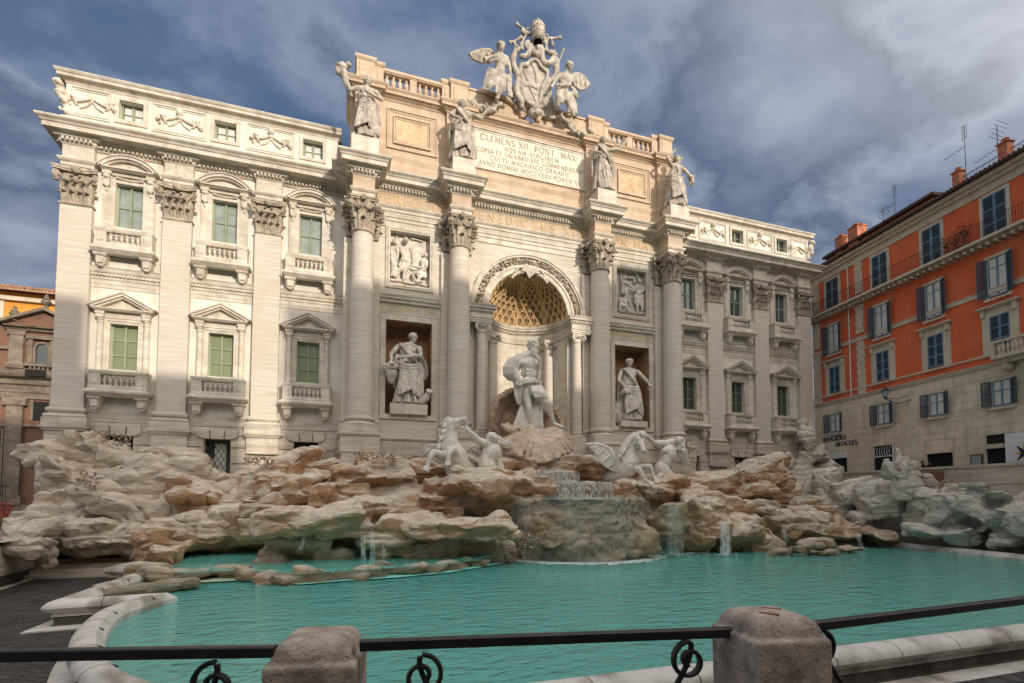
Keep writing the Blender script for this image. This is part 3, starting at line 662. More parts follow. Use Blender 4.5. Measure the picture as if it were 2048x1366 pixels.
def up_window(cx):
    e = MB(); z0, z1 = 9.48, 11.75; y = WY
    for a, b, c, d, t in ((-.76, -.6, 9.15, 11.9, .07), (.6, .76, 9.15, 11.9, .07), (-.6, .6, 11.75, 11.9, .07)): e.box(cx+a, cx+b, y-t, y+.01, c, d)
    for s in (-1, 1):
        e.box(*sorted((cx+s*.76, cx+s*1.14)), y-.10, y+.01, 9.15, 12.08); e.box(*sorted((cx+s*.83, cx+s*1.07)), y-.125, y-.098, 9.35, 11.2)
    o = e.build('upper_window', M['trim'], PAL)
    casement(cx, z0, z1, o, 2, pm='pane_pale')
    k = MB()
    for s in (-1, 1):
        xc = cx+s*.95; k.box(xc-.14, xc+.14, y-.24, y-.1, 11.5, 12.05); k.ell((xc, y-.24, 11.95), (.17, .10, .12), nu=8, nv=6); k.ell((xc, y-.17, 11.55), (.13, .10, .16), nu=8, nv=6); k.ell((xc, y-.14, 11.3), (.07, .06, .12), nu=8, nv=6)
    random.seed(5)
    for i in range(13):
        u = -1+2*i/12; k.ell((cx+u*.55, y-.10, 12.02-.07*(1-u*u)), (.06, .06, .055), nu=6, nv=5)
    k.build('console', M['trim'], o, smooth=True)
    p = MB()
    for s in (-1, 1): p.box(cx+s*.95-.2, cx+s*.95+.2, y-.26, y, 12.08, 12.28)
    p.box(cx-.74, cx+.74, y-.12, y+.01, 12.1, 12.28)
    p.sweep([(cx-1.15, y), (cx-1.15, y-.28), (cx+1.15, y-.28), (cx+1.15, y)], [(-.3, 12.28), (.02, 12.28), (.08, 12.33), (.14, 12.34), (.14, 12.40), (-.3, 12.40)])
    hw, rise = 1.28, .64; r_ = (hw*hw+rise*rise)/(2*rise); zc = 12.40+rise-r_; aa = math.asin(hw/r_)
    arc_ring(p, cx, zc, r_-.14, r_, -aa, aa, y-.42, y+.01); arc_ring(p, cx, zc, r_+.002, r_+.06, -aa, aa, y-.48, y+.01); arc_ring(p, cx, zc, r_-.22, r_-.142, -aa*.93, aa*.93, y-.32, y+.01)
    pl = [(cx+(r_-.221)*math.sin(t), max(zc+(r_-.221)*math.cos(t), 12.401)) for t in np.linspace(-aa*.8, aa*.8, 11)]; p.prism(pl, y-.14, y+.01)
    p.build('pediment', M['trim'], o, smooth=True, angle=20)
    return o
protos = [low_window(BAYX[0]), up_window(BAYX[0]), balcony(BAYX[0], 1.89), balcony(BAYX[0], 9.11)]
for b in BAYX[1:]:
    for i, p_ in enumerate(protos):
        c = copy_tree(p_, PAL); c.location = p_.location+Vector((b-BAYX[0], 0, 0))
        if b > 0 and i < 2:
            for ch in c.children:
                if ch.name.startswith('pane'):
                    ch.material_slots[0].link = 'OBJECT'; ch.material_slots[0].material = M['pane_dark' if i == 0 else 'pane_blue']
                if ch.name.startswith('window_frame') and i == 0: ch.material_slots[0].link = 'OBJECT'; ch.material_slots[0].material = M['green_dark']
# ---- wing attic
for s in (-1, 1):
    e = MB(); x0, x1 = sorted((s*XE, s*11.5))
    aw = [s*21.6, s*17.28, s*12.84]
    hs = [(a-.53, a+.53, 15.04, 16.06) for a in aw]
    holes(e, x0, x1, 14.1, 16.5, hs, .10, .55); e.add([(s*XE, .10, 14.1), (s*XE, 9, 14.1), (s*XE, 9, 16.5), (s*XE, .10, 16.5)], [(0, 1, 2, 3)])
    e.box(*sorted((s*(XE+.1), s*11.5)), -.05, .3, 14.10, 14.62)
    o = e.build('attic_wall', M['stucco'], PAL)
    c = MB(); x0, x1 = s*(XE), s*11.3; pth = [(x0, 6), (x0, .10), (x1, .10)]; pth = pth if s < 0 else [(q[0], q[1]) for q in reversed(pth)]
    c.sweep(pth, [(-.1, 16.38), (.02, 16.38), (.05, 16.48), (.12, 16.52), (.12, 16.55), (.30, 16.58), (.30, 16.72), (.34, 16.74), (.40, 16.84), (.40, 16.88), (-.3, 16.92)])
    c.build('attic_cornice', M['trim'], PAL, smooth=True, angle=20)
    c = MB(); c.box(*sorted((s*(XE-.15), s*11.3)), .25, 7, 16.90, 17.12); c.build('roof_edge', M['lead'], PAL)
    for a in aw:
        f = MB()
        for (u0, u1, v0, v1) in ((-.72, -.53, 14.85, 16.25), (.53, .72, 14.85, 16.25), (-.53, .53, 16.06, 16.25), (-.53, .53, 14.85, 15.04)): f.box(a+u0, a+u1, .03, .11, v0, v1)
        fo = f.build('attic_window', M['trim'], PAL); casement(a, 15.04, 16.06, fo, 2, hw=.53, y=.42, pm='pane_dark', bars=.025)
        if s < 0:
            cu = MB(); cu.box(a-.42, a+.42, .425, .427, 15.14, 15.95); cu.build('curtain', M['curtain'], fo)
# ---- centre attic
AY = -1.05
e = MB(); aw = 10.62
e.box(-aw, aw, AY, 2.5, 14.05, 19.2)
e.box(-aw-.25, -aw+.002, -.6, 2.0, 14.05, 19.2); e.box(aw-.002, aw+.25, -.6, 2.0, 14.05, 19.2)
ATT = e.build('attic', M['ochre_stone'], PAL)
pa = [(-aw, 2.0), (-aw, AY)]
for cx in (-COLX[1], -COLX[0]): pa += [(max(cx-.75, -aw+.03), AY), (max(cx-.75, -aw+.03), AY-.22), (cx+.75, AY-.22), (cx+.75, AY)]
pa = pa+[(-x, y) for x, y in reversed(pa)]
e = MB(); e.sweep(pa, [(0, 14.1), (.003, 14.1), (.003, 19.0)], cap=False); e.sweep(pa, [(0, 14.1), (.10, 14.1), (.10, 14.9), (.04, 15.0), (.12, 15.3), (.12, 15.42), (.06, 15.5), (0, 15.52)], cap=False)
e.build('attic_pier', M['ochre_stone'], ATT)
e = MB(); e.sweep(pa, [(0, 18.62), (.06, 18.66), (.08, 18.72), (.22, 18.80), (.22, 18.84), (.36, 18.86), (.36, 19.0), (.42, 19.06), (.46, 19.14), (.46, 19.18), (-.6, 19.22)]); e.build('attic_cornice', M['ochre_stone'], ATT, smooth=True, angle=20)
def panel(x0, x1, z0, z1, mt, fm, t=.16, y=AY, name='attic_panel'):
    e = MB(); e.box(x0, x1, y-.03, y+.01, z0, z1); o = e.build(name, M[mt], ATT); f = MB()
    for k, (g, d) in enumerate(((0, .10), (-.12, .06))):
        a, b, c, d_ = x0-g-.1, x1+g+.1, z0-g-.1, z1+g+.1
        f.box(a, a+.09, y-d, y+.01, c, d_); f.box(b-.09, b, y-d, y+.01, c, d_); f.box(a+.09, b-.09, y-d, y+.01, d_-.09, d_); f.box(a+.09, b-.09, y-d, y+.01, c, c+.09)
    f.build('frame', M[fm], o); return o
for s in (-1, 1):
    panel(*sorted((s*5.98, s*8.72)), 15.92, 18.12, 'ochre_stone', 'ochre_stone')
    panel(*sorted((s*6.38, s*8.36)), 16.22, 17.72, 'ochre_panel', 'ochre_stone', y=AY-.04)
pn = panel(-3.72, 3.80, 15.85, 18.25, 'marble_panel', 'trim', name='inscription_panel')
e = MB(); ty = AY-.03
for s_, x0, x1, z, h in (('CLEMENS XII. PONT. MAX.', -3.25, 3.42, 17.62, .38), ('AQVAM VIRGINEM', -1.72, 2.0, 17.22, .27), ('COPIA ET SALVBRITATE COMMENDATAM', -3.5, 3.68, 16.84, .27), ('CVLTV MAGNIFICO ORNAVIT', -2.6, 2.75, 16.44, .27), ('ANNO DOMINI MDCCXXXV.PONTIF.VI', -3.35, 3.5, 16.04, .27)):
    fit_text(e, s_, x0, x1, z, h, ty, dep=.012, wt=1.15)
e.build('inscription', M['letter_grey'], pn)
# balustrade of the attic
e = MB()
def pier(x0, x1, dy): 
    pth = [(x0, .2), (x0, AY+.02-dy), (x1, AY+.02-dy), (x1, .2), ]
    e.box(x0, x1, AY+.02-dy, .2, 19.2, 20.6)
    e.sweep(pth, [(-.1, 19.2), (.06, 19.2), (.06, 19.45), (0, 19.5)]); e.sweep(pth, [(-.1, 20.55), (.02, 20.55), (.09, 20.66), (.09, 20.8), (-.3, 20.82)])
    e.box(x0+.15, x1-.15, AY-.0-dy-.01, AY+.03-dy, 19.62, 20.45)
for s in (-1, 1):
    for a, b, dy in ((9.55, 10.55, .22), (9.05, 9.552, .02), (5.12, 5.62, .02), (4.08, 5.122, .22)): pier(*sorted((s*a, s*b)), dy)
for s in (-1, 1):
    x0, x1 = sorted((s*9.05, s*5.62)); e.box(x0, x1, AY+.05, AY+.5, 19.2, 19.5); e.box(x0, x1, AY+.05, AY+.5, 20.35, 20.42); e.box(x0, x1, AY+.0, AY+.55, 20.42, 20.58)
    e.box(s*7.33-.2, s*7.33+.2, AY+.08, AY+.45, 19.5, 20.35)
# solid parapet carrying the coat of arms, dipping in a scroll at the middle
for s in (-1, 1):
    cv = [(s*2.25, 20.62)]+[(s*(2.25-1.7*math.sin(t)), 20.62-.98*(1-math.cos(t))) for t in np.linspace(.1, math.pi/2, 9)]+[(s*.3, 19.62), (0, 19.62)]
    poly = [(s*4.08, 19.2), (s*4.08, 20.62)]+cv+[(0, 19.2)]
    e.prism(poly, AY+.05, .3)
    e.box(*sorted((s*4.08, s*2.3)), AY-.02, .35, 20.621, 20.74)
    pts = [(s*2.9, AY-.05, 20.66)]+[(s*(2.25-1.7*math.sin(t)), AY-.05, 20.64-.98*(1-math.cos(t))) for t in np.linspace(0, math.pi/2, 9)]+[(s*.42, AY-.05, 19.72), (s*.3, AY-.05, 19.85), (s*.42, AY-.05, 19.98), (s*.55, AY-.05, 19.9)]
    e.tube(pts, [.10]+[.16]*9+[.16, .13, .11, .1], 8)
BALU = e.build('attic_balustrade', M['ochre_stone'], PAL)
for s in (-1, 1):
    for i in range(8):
        t = (i % 4+.5)/4; x = s*(7.53+1.5*t if i < 4 else 5.64+1.48*t)
        b = MB(); b.lathe([(r_*1.75, 19.5+z_*1.7) for r_, z_ in BAL], (x, AY+.27), 10); b.build('baluster', M['ochre_stone'], BALU, smooth=True)
# ---- arch: archivolt, impost, niche, dome
e = MB()
arc_ring(e, 0, SP, NR, NR+.28, -math.pi/2, math.pi/2, CWY-.14, CWY+.05, 40); arc_ring(e, 0, SP, NR+.282, NR+.42, -math.pi/2, math.pi/2, CWY-.20, CWY+.02, 40)
arc_ring(e, 0, SP, NR+.422, NR+.88, -math.pi/2, math.pi/2, CWY-.10, CWY+.02, 40); arc_ring(e, 0, SP, NR+.882, NR+1.0, -math.pi/2, math.pi/2, CWY-.24, CWY+.02, 40); arc_ring(e, 0, SP, NR+1.002, NR+1.17, -math.pi/2, math.pi/2, CWY-.30, CWY+.02, 40)
AV = e.build('archivolt', M['trim'], PAL, smooth=True, angle=25)
g = MB(); random.seed(2)
for i in range(64):                       # garland of leaves and fruit round the arch
    t = -math.pi/2+math.pi*(i+.5)/64; r_ = NR+.65
    for k in range(4):
        q = r_+random.uniform(-.17, .17); tt = t+random.uniform(-.02, .02); c = (q*math.sin(tt), CWY-.14-random.random()*.06, SP+q*math.cos(tt)); z_ = .055+random.random()*.05
        g.ell(c, (z_*1.3, z_*.8, z_), rot=(random.random()*3, random.random()*3, random.random()*3), nu=6, nv=4)
g.build('garland', M['carved_capital'], AV, smooth=True, angle=60)
# shell at the crown of the arch
g = MB()
for i in range(9):
    a = R(-80+20*i); g.tube([(0, CWY-.1, SP+NR-.35), (.30*math.sin(a), CWY-.32, SP+NR-.1+.28*math.cos(a)), (.62*math.sin(a), CWY-.30, SP+NR-.15+.48*math.cos(a))], [.05, .09, .10], 7)
for s in (-1, 1):
    for k in range(6): g.ell((s*(.5+.13*k), CWY-.22, SP+NR-.02-.04*k*k*.4-.1), (.11, .1, .12), nu=7, nv=5)
    g.tube([(s*.3, CWY-.25, SP+NR+.25), (s*.75, CWY-.3, SP+NR+.12), (s*1.0, CWY-.26, SP+NR-.2)], [.1, .09, .06], 7)
g.build('keystone_shell', M['trim'], AV, smooth=True, angle=60)
# impost entablature: front pieces and curved part
IMP = [(-.2, 6.02), (0, 6.02), (0, 6.12), (.03, 6.14), (.03, 6.24), (.07, 6.28), (.0, 6.30), (.0, 6.58), (.06, 6.62), (.06, 6.66), (.09, 6.66), (.09, 6.78), (.16, 6.81), (.22, 6.84), (.22, 6.92), (.27, 6.98), (.30, 7.06), (-.25, 7.08)]
pts = [(-4.0, CWY), (-3.95, -1.62), (-2.62, -1.62), (-2.62, CWY)]+[(-2.58*math.cos(t), CWY+2.58*math.sin(t)) for t in np.linspace(.05, math.pi-.05, 30)]+[(2.62, CWY), (2.62, -1.62), (3.95, -1.62), (4.0, CWY)]
e = MB(); e.sweep(pts, IMP); IM = e.build('impost', M['trim'], PAL, smooth=True, angle=25)
d = MB(); d.dentils(pts, .08, .15, 6.67, 6.77, .15); d.build('dentils', M['trim'], IM)
e = MB()
pr = [(NR+.01, -1.2), (NR+.01, 6.05)]; e.lathe(pr, (0, CWY), 32, 0, math.pi); e.build('arch_niche', M['trim'], PAL, smooth=True, angle=60)
e = MB(); 
DR = NR+.02
nd = 48; vs = []; fs = []
for j in range(25):
    th = math.pi/2*j/24
    for i in range(nd+1):
        ph = math.pi*i/nd; vs.append((DR*math.cos(th)*math.cos(ph), CWY+DR*math.cos(th)*math.sin(ph), SP+DR*math.sin(th)))
fs = [(j*(nd+1)+i, j*(nd+1)+i+1, (j+1)*(nd+1)+i+1, (j+1)*(nd+1)+i) for j in range(24) for i in range(nd)]
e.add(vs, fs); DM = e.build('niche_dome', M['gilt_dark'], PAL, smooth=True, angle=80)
def dp(ph, th, r_): return (r_*math.cos(th)*math.cos(ph), CWY+r_*math.cos(th)*math.sin(ph), SP+r_*math.sin(th))
e = MB(); nl = 16
def gd(y): return 2*math.atan(math.tanh(y/2))      # Mercator latitude keeps the diamonds in shape
ymax = 2.35
def clip(ph): return 0.0 <= ph <= math.pi
for k in range(-nl*2, nl*3):
    for sg in (1, -1):
        ph0 = math.pi*(k+.5)/nl; seg = []
        for y in np.linspace(0.02, ymax, 46):
            ph = ph0+sg*y*.55
            if clip(ph): seg.append(dp(ph, gd(y), DR-.045))
            elif len(seg) > 1: e.tube(seg, .05, 5); seg = []
            else: seg = []
        if len(seg) > 1: e.tube(seg, [.05*(.45+.55*math.cos(min(1.4, i/46*1.5))) for i in range(len(seg))] if len(seg) == 46 else .045, 5)
for ph in (math.pi*.25, math.pi*.5, math.pi*.75):    # meridian bands
    for dph in (-.045, .045): e.tube([dp(ph+dph, th, DR-.05) for th in np.linspace(.02, 1.40, 20)], .055, 5)
    for th in np.linspace(.05, 1.35, 20): e.ell(dp(ph, th, DR-.06), (.07, .07, .06), nu=6, nv=4)
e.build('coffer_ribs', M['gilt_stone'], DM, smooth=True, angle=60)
e = MB()
dy = math.pi/nl/2/.55
for r_i in range(0, 14):
    y = dy*(r_i+.5+0); 
    if gd(y) > 1.3: break
    for k in range(0, nl+1):
        ph = math.pi*(k+(.5 if r_i % 2 else 0)+(.5 if False else 0))/nl
        if .04 < ph < math.pi-.04:
            s_ = .115*math.cos(gd(y)); c = dp(ph, gd(y), DR-.05)
            for a in range(5): e.ell((c[0]+s_*.75*math.cos(a*1.257)*math.sin(ph), c[1]+s_*.0, c[2]+s_*.75*math.sin(a*1.257)), (s_*.45,)*3, nu=5, nv=4)
            e.ell(c, (s_*.4,)*3, nu=6, nv=4)
e.build('rosettes', M['gilt_stone'], DM, smooth=True, angle=60)
e = MB(); ph_ = np.linspace(0, math.pi, 40); e.tube([dp(p, .0, DR-.12) for p in ph_], .09, 6); e.build('dome_ring', M['trim'], DM, smooth=True)
# ionic columns
def ionic(x, y, zb=-.26, nm='ionic_column'):
    e = MB(); pr = [(.33-.05*(t**1.6), zb+t*(5.50-zb)) for t in np.linspace(0, 1, 10)]; e.lathe(pr, (x, y), 24); o = e.build(nm, M['travertine'], PAL, smooth=True)
    b = MB(); b.lathe([(.46, zb-.3), (.46, zb-.22), (.42, zb-.19), (.38, zb-.15), (.40, zb-.10), (.40, zb-.04), (.34, zb)], (x, y), 24); b.box(x-.46, x+.46, y-.46, y+.46, zb-.75, zb-.3); b.build('base', M['travertine_base'], o, smooth=True, angle=25)
    c = MB(); c.lathe([(.28, 5.46), (.33, 5.50), (.33, 5.56), (.30, 5.60), (.30, 5.72), (.42, 5.82), (.42, 5.88)], (x, y), 20); c.box(x-.44, x+.44, y-.42, y+.42, 5.90, 6.015)
    for k in range(4):
        a = math.pi/4+k*math.pi/2; d = np.array((math.cos(a), math.sin(a))); q = np.array((x, y))+d*.46
        volute(c, q, d, .17, 5.74, .09)
    for k in range(4):
        a = k*math.pi/2; c.ell((x+.4*math.cos(a), y+.4*math.sin(a), 5.86), (.1, .1, .09), nu=7, nv=5)
    c.build('capital', M['trim'], o, smooth=True)
    return o
ionic(-3.15, -1.15)
for x, y in ((3.15, -1.15), (-1.95, .62), (1.95, .62)): copy_tree(bpy.data.objects['ionic_column'], PAL).location = bpy.data.objects['ionic_column'].location+Vector((x+3.15, y+1.15, 0))
for s in (-1, 1):
    e = MB(); e.box(*sorted((s*3.75, s*4.2)), -1.0, CWY+.01, -.95, 6.02); e.build('pier', M['travertine'], PAL)
e = MB(); e.box(-4.2, 4.2, -1.7, 2.0, -7.6, -1.0); e.build('niche_floor', M['travertine_base'], PAL)
# ================================================================== GROUND, BASIN, STREET
def struct(o): o['kind'] = 'structure'; return o
def cobble_mat():
    m = mat('cobbles', (0.04, 0.036, 0.033), rough=0.55, var=0.3, nscale=3, bump=0, spec=0.4); t = m.node_tree; b = t.nodes['Principled BSDF']
    g = N(t, 'ShaderNodeNewGeometry'); mp = N(t, 'ShaderNodeMapping'); mp.inputs['Rotation'].default_value = (0, 0, R(28)); mp.inputs['Scale'].default_value = (5.5, 5.5, 5.5); t.links.new(g.outputs['Position'], mp.inputs[0])
    v = N(t, 'ShaderNodeTexVoronoi', i_Scale=1.0, i_Randomness=0.35); v.feature = 'DISTANCE_TO_EDGE'; t.links.new(mp.outputs[0], v.inputs[0])
    r = ramp(t, [(0.0, (0, 0, 0)), (0.16, (1, 1, 1))], v.outputs[0]); nn_ = N(t, 'ShaderNodeTexNoise', i_Scale=2.2, i_Detail=4.0); t.links.new(g.outputs['Position'], nn_.inputs[0]); t.links.new(mixc(t, r.outputs[0], (.008, .007, .006), ramp(t, [(.35, (.03, .027, .025)), (.65, (.085, .078, .072))], nn_.outputs[0]).outputs[0]), b.inputs['Base Color']); bp = N(t, 'ShaderNodeBump', i_Strength=0.7, i_Distance=0.03); t.links.new(r.outputs[0], bp.inputs['Height']); t.links.new(bp.outputs[0], b.inputs['Normal'])
    return m
cobble_mat()
mat('rim_marble', (0.66, 0.63, 0.58), rough=0.5, var=0.1, nscale=2, bump=0.1, blotch=(0.20, 0.16, 0.12), bl_amt=0.75, bl_scale=0.9, bl_th=(0.47, 0.62))
mat('dark_stone_shadow', (0.10, 0.085, 0.07), var=.3, nscale=2, bump=.3)  # dark stone, with the recess shadow under the coping put into its colour
mat('old_post', (0.48, 0.40, 0.33), rough=0.8, var=0.25, nscale=9, bump=0.8, bscale=45, blotch=(0.15, 0.12, 0.10), bl_amt=0.6, bl_scale=5, pits=60, bdist=0.008)
mat('floor_pale', (0.42, 0.62, 0.56), rough=0.8, var=0.15, nscale=1.5, bump=0.1, blotch=(0.15, 0.36, 0.33), bl_amt=0.6, bl_scale=0.5)
G = MB(); G.add([(-900, -900, -7.62), (900, -900, -7.62), (900, 1500, -7.62), (-900, 1500, -7.62)], [(0, 1, 2, 3)]); struct(G.build('ground', M['cobbles']))
G = MB(); pl = [(-60, -26.9), (-22.4, -26.9), (-22.4, -26.3), (60, -27.1), (60, -120), (-60, -120)]
def slab(mb, poly, z0, z1):
    n = len(poly); mb.add([(x, y, z0) for x, y in poly]+[(x, y, z1) for x, y in poly], [tuple(range(n)), tuple(range(2*n-1, n-1, -1))]+[(i, (i+1) % n, n+(i+1) % n, n+i) for i in range(n)])
slab(G, [(-90, -26.9), (22.5, -27.1), (22.5, -120), (-90, -120)], -7.6, -6.05)
for i in range(1, 5): slab(G, [(-21.5, -26.9+.35*i), (22.0, -27.1+.35*i), (22.0, -27.2), (-21.5, -27.0)], -7.6+.0, -6.05-.31*i)
struct(G.build('street', M['cobbles']))
G = MB(); slab(G, [(-22.6, -26.8), (-22.25, -7.7), (-22.7, -3.5), (-24.9, 1.0), (-25.2, 13.9), (-90, 13.9), (-90, -26.8)], -7.6, -6.02); struct(G.build('pavement', M['cobbles']))
G = MB(); slab(G, [(23.1, -.4), (24.2, .2), (24.6, 60), (60, 60), (60, -27), (22.4, -27), (22.35, -14)], -7.6, -3.5); struct(G.build('terrace', M['cobbles']))
# retaining wall on the left with a brick band
e = MB(); pth = [(-22.0, -26), (-21.95, -7.7), (-22.45, -3.6), (-23.4, -1.6)]; pth = pth[::-1]
e.sweep([(-22.62, -3.2), (-22.25, -7.7), (-22.3, -26)], [(-.25, -7.6), (.22, -7.6), (.22, -7.25), (.0, -7.2), (0, -6.15), (.04, -6.12), (.04, -5.98), (-.25, -5.97)][::1])
RW = e.build('retaining_wall', M['travertine_base']); tag(RW, 'low stone retaining wall with a brick band at the left edge of the sunken piazza', 'wall')
mat('brick', (0.22, 0.115, 0.075), var=0.25, scale=(3, 3, 14), nscale=2, bump=0.4, bscale=8, blotch=(0.14, 0.09, 0.06), bl_amt=0.6, bl_scale=1.5)
e = MB(); e.sweep([(-22.62, -3.4), (-22.25, -7.7), (-22.3, -26)], [(-.02, -7.1), (.012, -7.1), (.012, -6.75), (-.02, -6.75)]); e.build('brick_band', M['brick'], RW)
# parapet on the right
PR = [(22.2, -27), (22.1, -14), (22.95, -.5)]
e = MB()
def wallrun(mb, pts, prof):  # prof offsets are measured to the left (towards -x) of a run going +y
    mb.sweep([(x, y) for x, y in pts], [(-o, z) for o, z in prof])
wallrun(e, PR, [(-.45, -7.6), (0, -7.6), (0, -3.62), (.03, -3.58), (.03, -3.52), (0, -3.5), (0, -2.72), (.06, -2.68), (.10, -2.60), (.10, -2.50), (-.45, -2.48)])
PW_ = e.build('parapet', M['travertine_base']); tag(PW_, 'long stone parapet with a brick panel above the rocks on the right', 'parapet')
e = MB(); wallrun(e, [(22.2, -10.2), (22.4, -6.9)], [(-.1, -3.45), (.04, -3.45), (.04, -2.78), (-.1, -2.78)]); e.build('brick_panel', M['brick'], PW_)
# basin rim
RIM = [(-18.3, -3.6), (-18.85, -7.55), (-17.35, -8.2), (-17.45, -14.55), (-15.45, -14.35), (-15.85, -15.9), (-15.6, -17.6), (-15.0, -19.4), (-14.15, -21.0), (-13.1, -22.2), (-11.6, -23.1), (-9.6, -23.55), (-6, -23.62), (0, -23.62), (6, -23.62), (9.6, -23.55), (12.5, -22.9), (15.5, -21.0), (17.7, -18.3), (18.8, -15.5), (19.4, -13.5), (20.2, -9.5), (20.9, -6.0)]
RP = [(.30, -7.9)]; RP = [(-.26, -7.9), (-.26, -7.12), (-.22, -7.02), (-.12, -6.96), (.02, -6.94), (.16, -6.97), (.25, -7.05), (.27, -7.13), (.22, -7.2), (.13, -7.23), (.11, -7.27), (.11, -7.52), (.20, -7.56), (.62, -7.575), (.62, -7.63)]
def smooth_path(P, keep, step=.4):
    out = []
    for i in range(len(P)-1):
        p0 = P[max(i-1, 0)] if i not in keep else P[i]; p1, p2 = P[i], P[i+1]; p3 = P[min(i+2, len(P)-1)] if i+1 not in keep else P[i+1]
        p0, p1, p2, p3 = map(np.array, (p0, p1, p2, p3)); k = max(1, int(np.linalg.norm(p2-p1)/step))
        for j in range(k):
            t = j/k; out.append(tuple(.5*((2*p1)+(p2-p0)*t+(2*p0-5*p1+4*p2-p3)*t*t+(3*p1-p0-3*p2+p3)*t**3)))
    out.append(P[-1]); return out
rp = smooth_path(RIM, {0, 1, 2, 3, 4}, .35)
BR = empty('basin_rim', (0, -23.6, -7.6), 'rounded white marble rim curving around the turquoise basin', 'basin')
MB().sweep(rp, [(-.26, -7.35), (-.26, -7.12)]+RP[3:11]+[(.13, -7.35)]).build('coping', M['rim_marble'], BR, smooth=True, angle=40)
MB().sweep(rp, [(-.25, -7.9), (-.25, -7.3), (.09, -7.3), (.09, -7.54), (.13, -7.55), (.13, -7.9)]).build('plinth', M['dark_stone_shadow'], BR)
MB().sweep(rp, [(.09, -7.9), (.13, -7.57), (.50, -7.585), (.50, -7.64)]).build('kerb', M['rim_marble'], BR)
e = MB()
for k in range(3, len(rp)-2, 4):
    a = np.array(rp[k]); d = np.array(rp[k+1])-a; d /= np.linalg.norm(d); e.sweep([a+d*.12, a+d*.135], [(o*1.008, z+.002) for o, z in RP[2:10]])
e.build('mortar_joint', M['old_stone'] if 'old_stone' in M else M['wood'] if 'wood' in M else M['dark_iron'], BR)
# basin floor and water
inner = [(x, y) for x, y in rp]
WP = [(p[0], p[1]) for p in inner]+[(21.5, -4), (21.5, 0), (-18.6, 0)]
def water_mat():
    m = bpy.data.materials.new('water'); m.use_nodes = True; t = m.node_tree; t.nodes.clear(); g = N(t, 'ShaderNodeNewGeometry'); out = N(t, 'ShaderNodeOutputMaterial')
    mp = N(t, 'ShaderNodeMapping'); mp.inputs['Scale'].default_value = (0.8, 1.7, 1); mp.inputs['Rotation'].default_value = (0, 0, R(-12)); t.links.new(g.outputs['Position'], mp.inputs[0])
    w1 = N(t, 'ShaderNodeTexNoise', i_Scale=1.7, i_Detail=3.0, i_Roughness=0.5, i_Distortion=.9); t.links.new(mp.outputs[0], w1.inputs[0]); w2 = N(t, 'ShaderNodeTexNoise', i_Scale=9, i_Detail=3.0); t.links.new(mp.outputs[0], w2.inputs[0])
    h = math_(t, 'ADD', w1.outputs[0], math_(t, 'MULTIPLY', w2.outputs[0], .12)); bp = N(t, 'ShaderNodeBump', i_Strength=1.0, i_Distance=0.085); t.links.new(h, bp.inputs['Height'])
    gl = N(t, 'ShaderNodeBsdfGlossy', i_Roughness=0.04); t.links.new(bp.outputs[0], gl.inputs['Normal']); tr = N(t, 'ShaderNodeBsdfTransparent'); fr = N(t, 'ShaderNodeFresnel', i_IOR=1.33); t.links.new(bp.outputs[0], fr.inputs['Normal'])
    df = N(t, 'ShaderNodeBsdfDiffuse', i_Color=(.25, .93, .83, 1)); t.links.new(bp.outputs[0], df.inputs['Normal']); m0 = N(t, 'ShaderNodeMixShader', i_Fac=.42); t.links.new(tr.outputs[0], m0.inputs[1]); t.links.new(df.outputs[0], m0.inputs[2])
    mx = N(t, 'ShaderNodeMixShader'); t.links.new(fr.outputs[0], mx.inputs[0]); t.links.new(m0.outputs[0], mx.inputs[1]); t.links.new(gl.outputs[0], mx.inputs[2]); t.links.new(mx.outputs[0], out.inputs[0])
    MATS['water'] = m
water_mat()
def floor_mat():
    m = bpy.data.materials.new('basin_floor'); m.use_nodes = True; t = m.node_tree; b = t.nodes['Principled BSDF']; g = N(t, 'ShaderNodeNewGeometry'); px = N(t, 'ShaderNodeSeparateXYZ'); t.links.new(g.outputs['Position'], px.inputs[0])
    a = N(t, 'ShaderNodeTexNoise', i_Scale=0.5, i_Detail=5.0, i_Distortion=0.6); t.links.new(g.outputs['Position'], a.inputs[0]); r = ramp(t, [(0.3, (.18, .86, .78)), (0.7, (.45, .97, .90))], a.outputs[0])
    dz = ramp(t, [(0, (1, 1, 1)), (1, (0, 0, 0))], math_(t, 'DIVIDE', math_(t, 'ADD', px.outputs[0], math_(t, 'ADD', 17.2, math_(t, 'MULTIPLY', a.outputs[0], -2.6))), 4.2, True), 'EASE'); c = mixc(t, dz.outputs[0], r.outputs[0], (.72, .70, .52))
    v = N(t, 'ShaderNodeTexVoronoi', i_Scale=8.0); t.links.new(g.outputs['Position'], v.inputs[0]); v2 = N(t, 'ShaderNodeTexNoise', i_Scale=.9, i_Detail=3.0); t.links.new(g.outputs['Position'], v2.inputs[0])
    sp = ramp(t, [(0.13, (1, 1, 1)), (0.17, (0, 0, 0))], v.outputs[0]); cn = ramp(t, [(0.42, (0, 0, 0)), (0.52, (1, 1, 1))], v2.outputs[0]); c = mixc(t, math_(t, 'MULTIPLY', math_(t, 'MULTIPLY', sp.outputs[0], cn.outputs[0]), .85), c, (0.05, 0.05, 0.03)); t.links.new(c, b.inputs['Base Color']); MATS['basin_floor'] = m
floor_mat()
e = MB(); e.add([(-20, -24, -7.9), (22, -24, -7.9), (22, 1, -7.9), (-20, 1, -7.9)], [(0, 1, 2, 3)]); struct(e.build('basin_floor', M['basin_floor']))
LPOOL = [at(a, b, 2, -6.87)[:2] for a, b in ((385, 1106), (430, 1082), (560, 1078), (800, 1090), (1040, 1098), (1000, 1112), (900, 1127), (790, 1136), (700, 1141), (600, 1148), (480, 1141), (360, 1146), (335, 1138))]
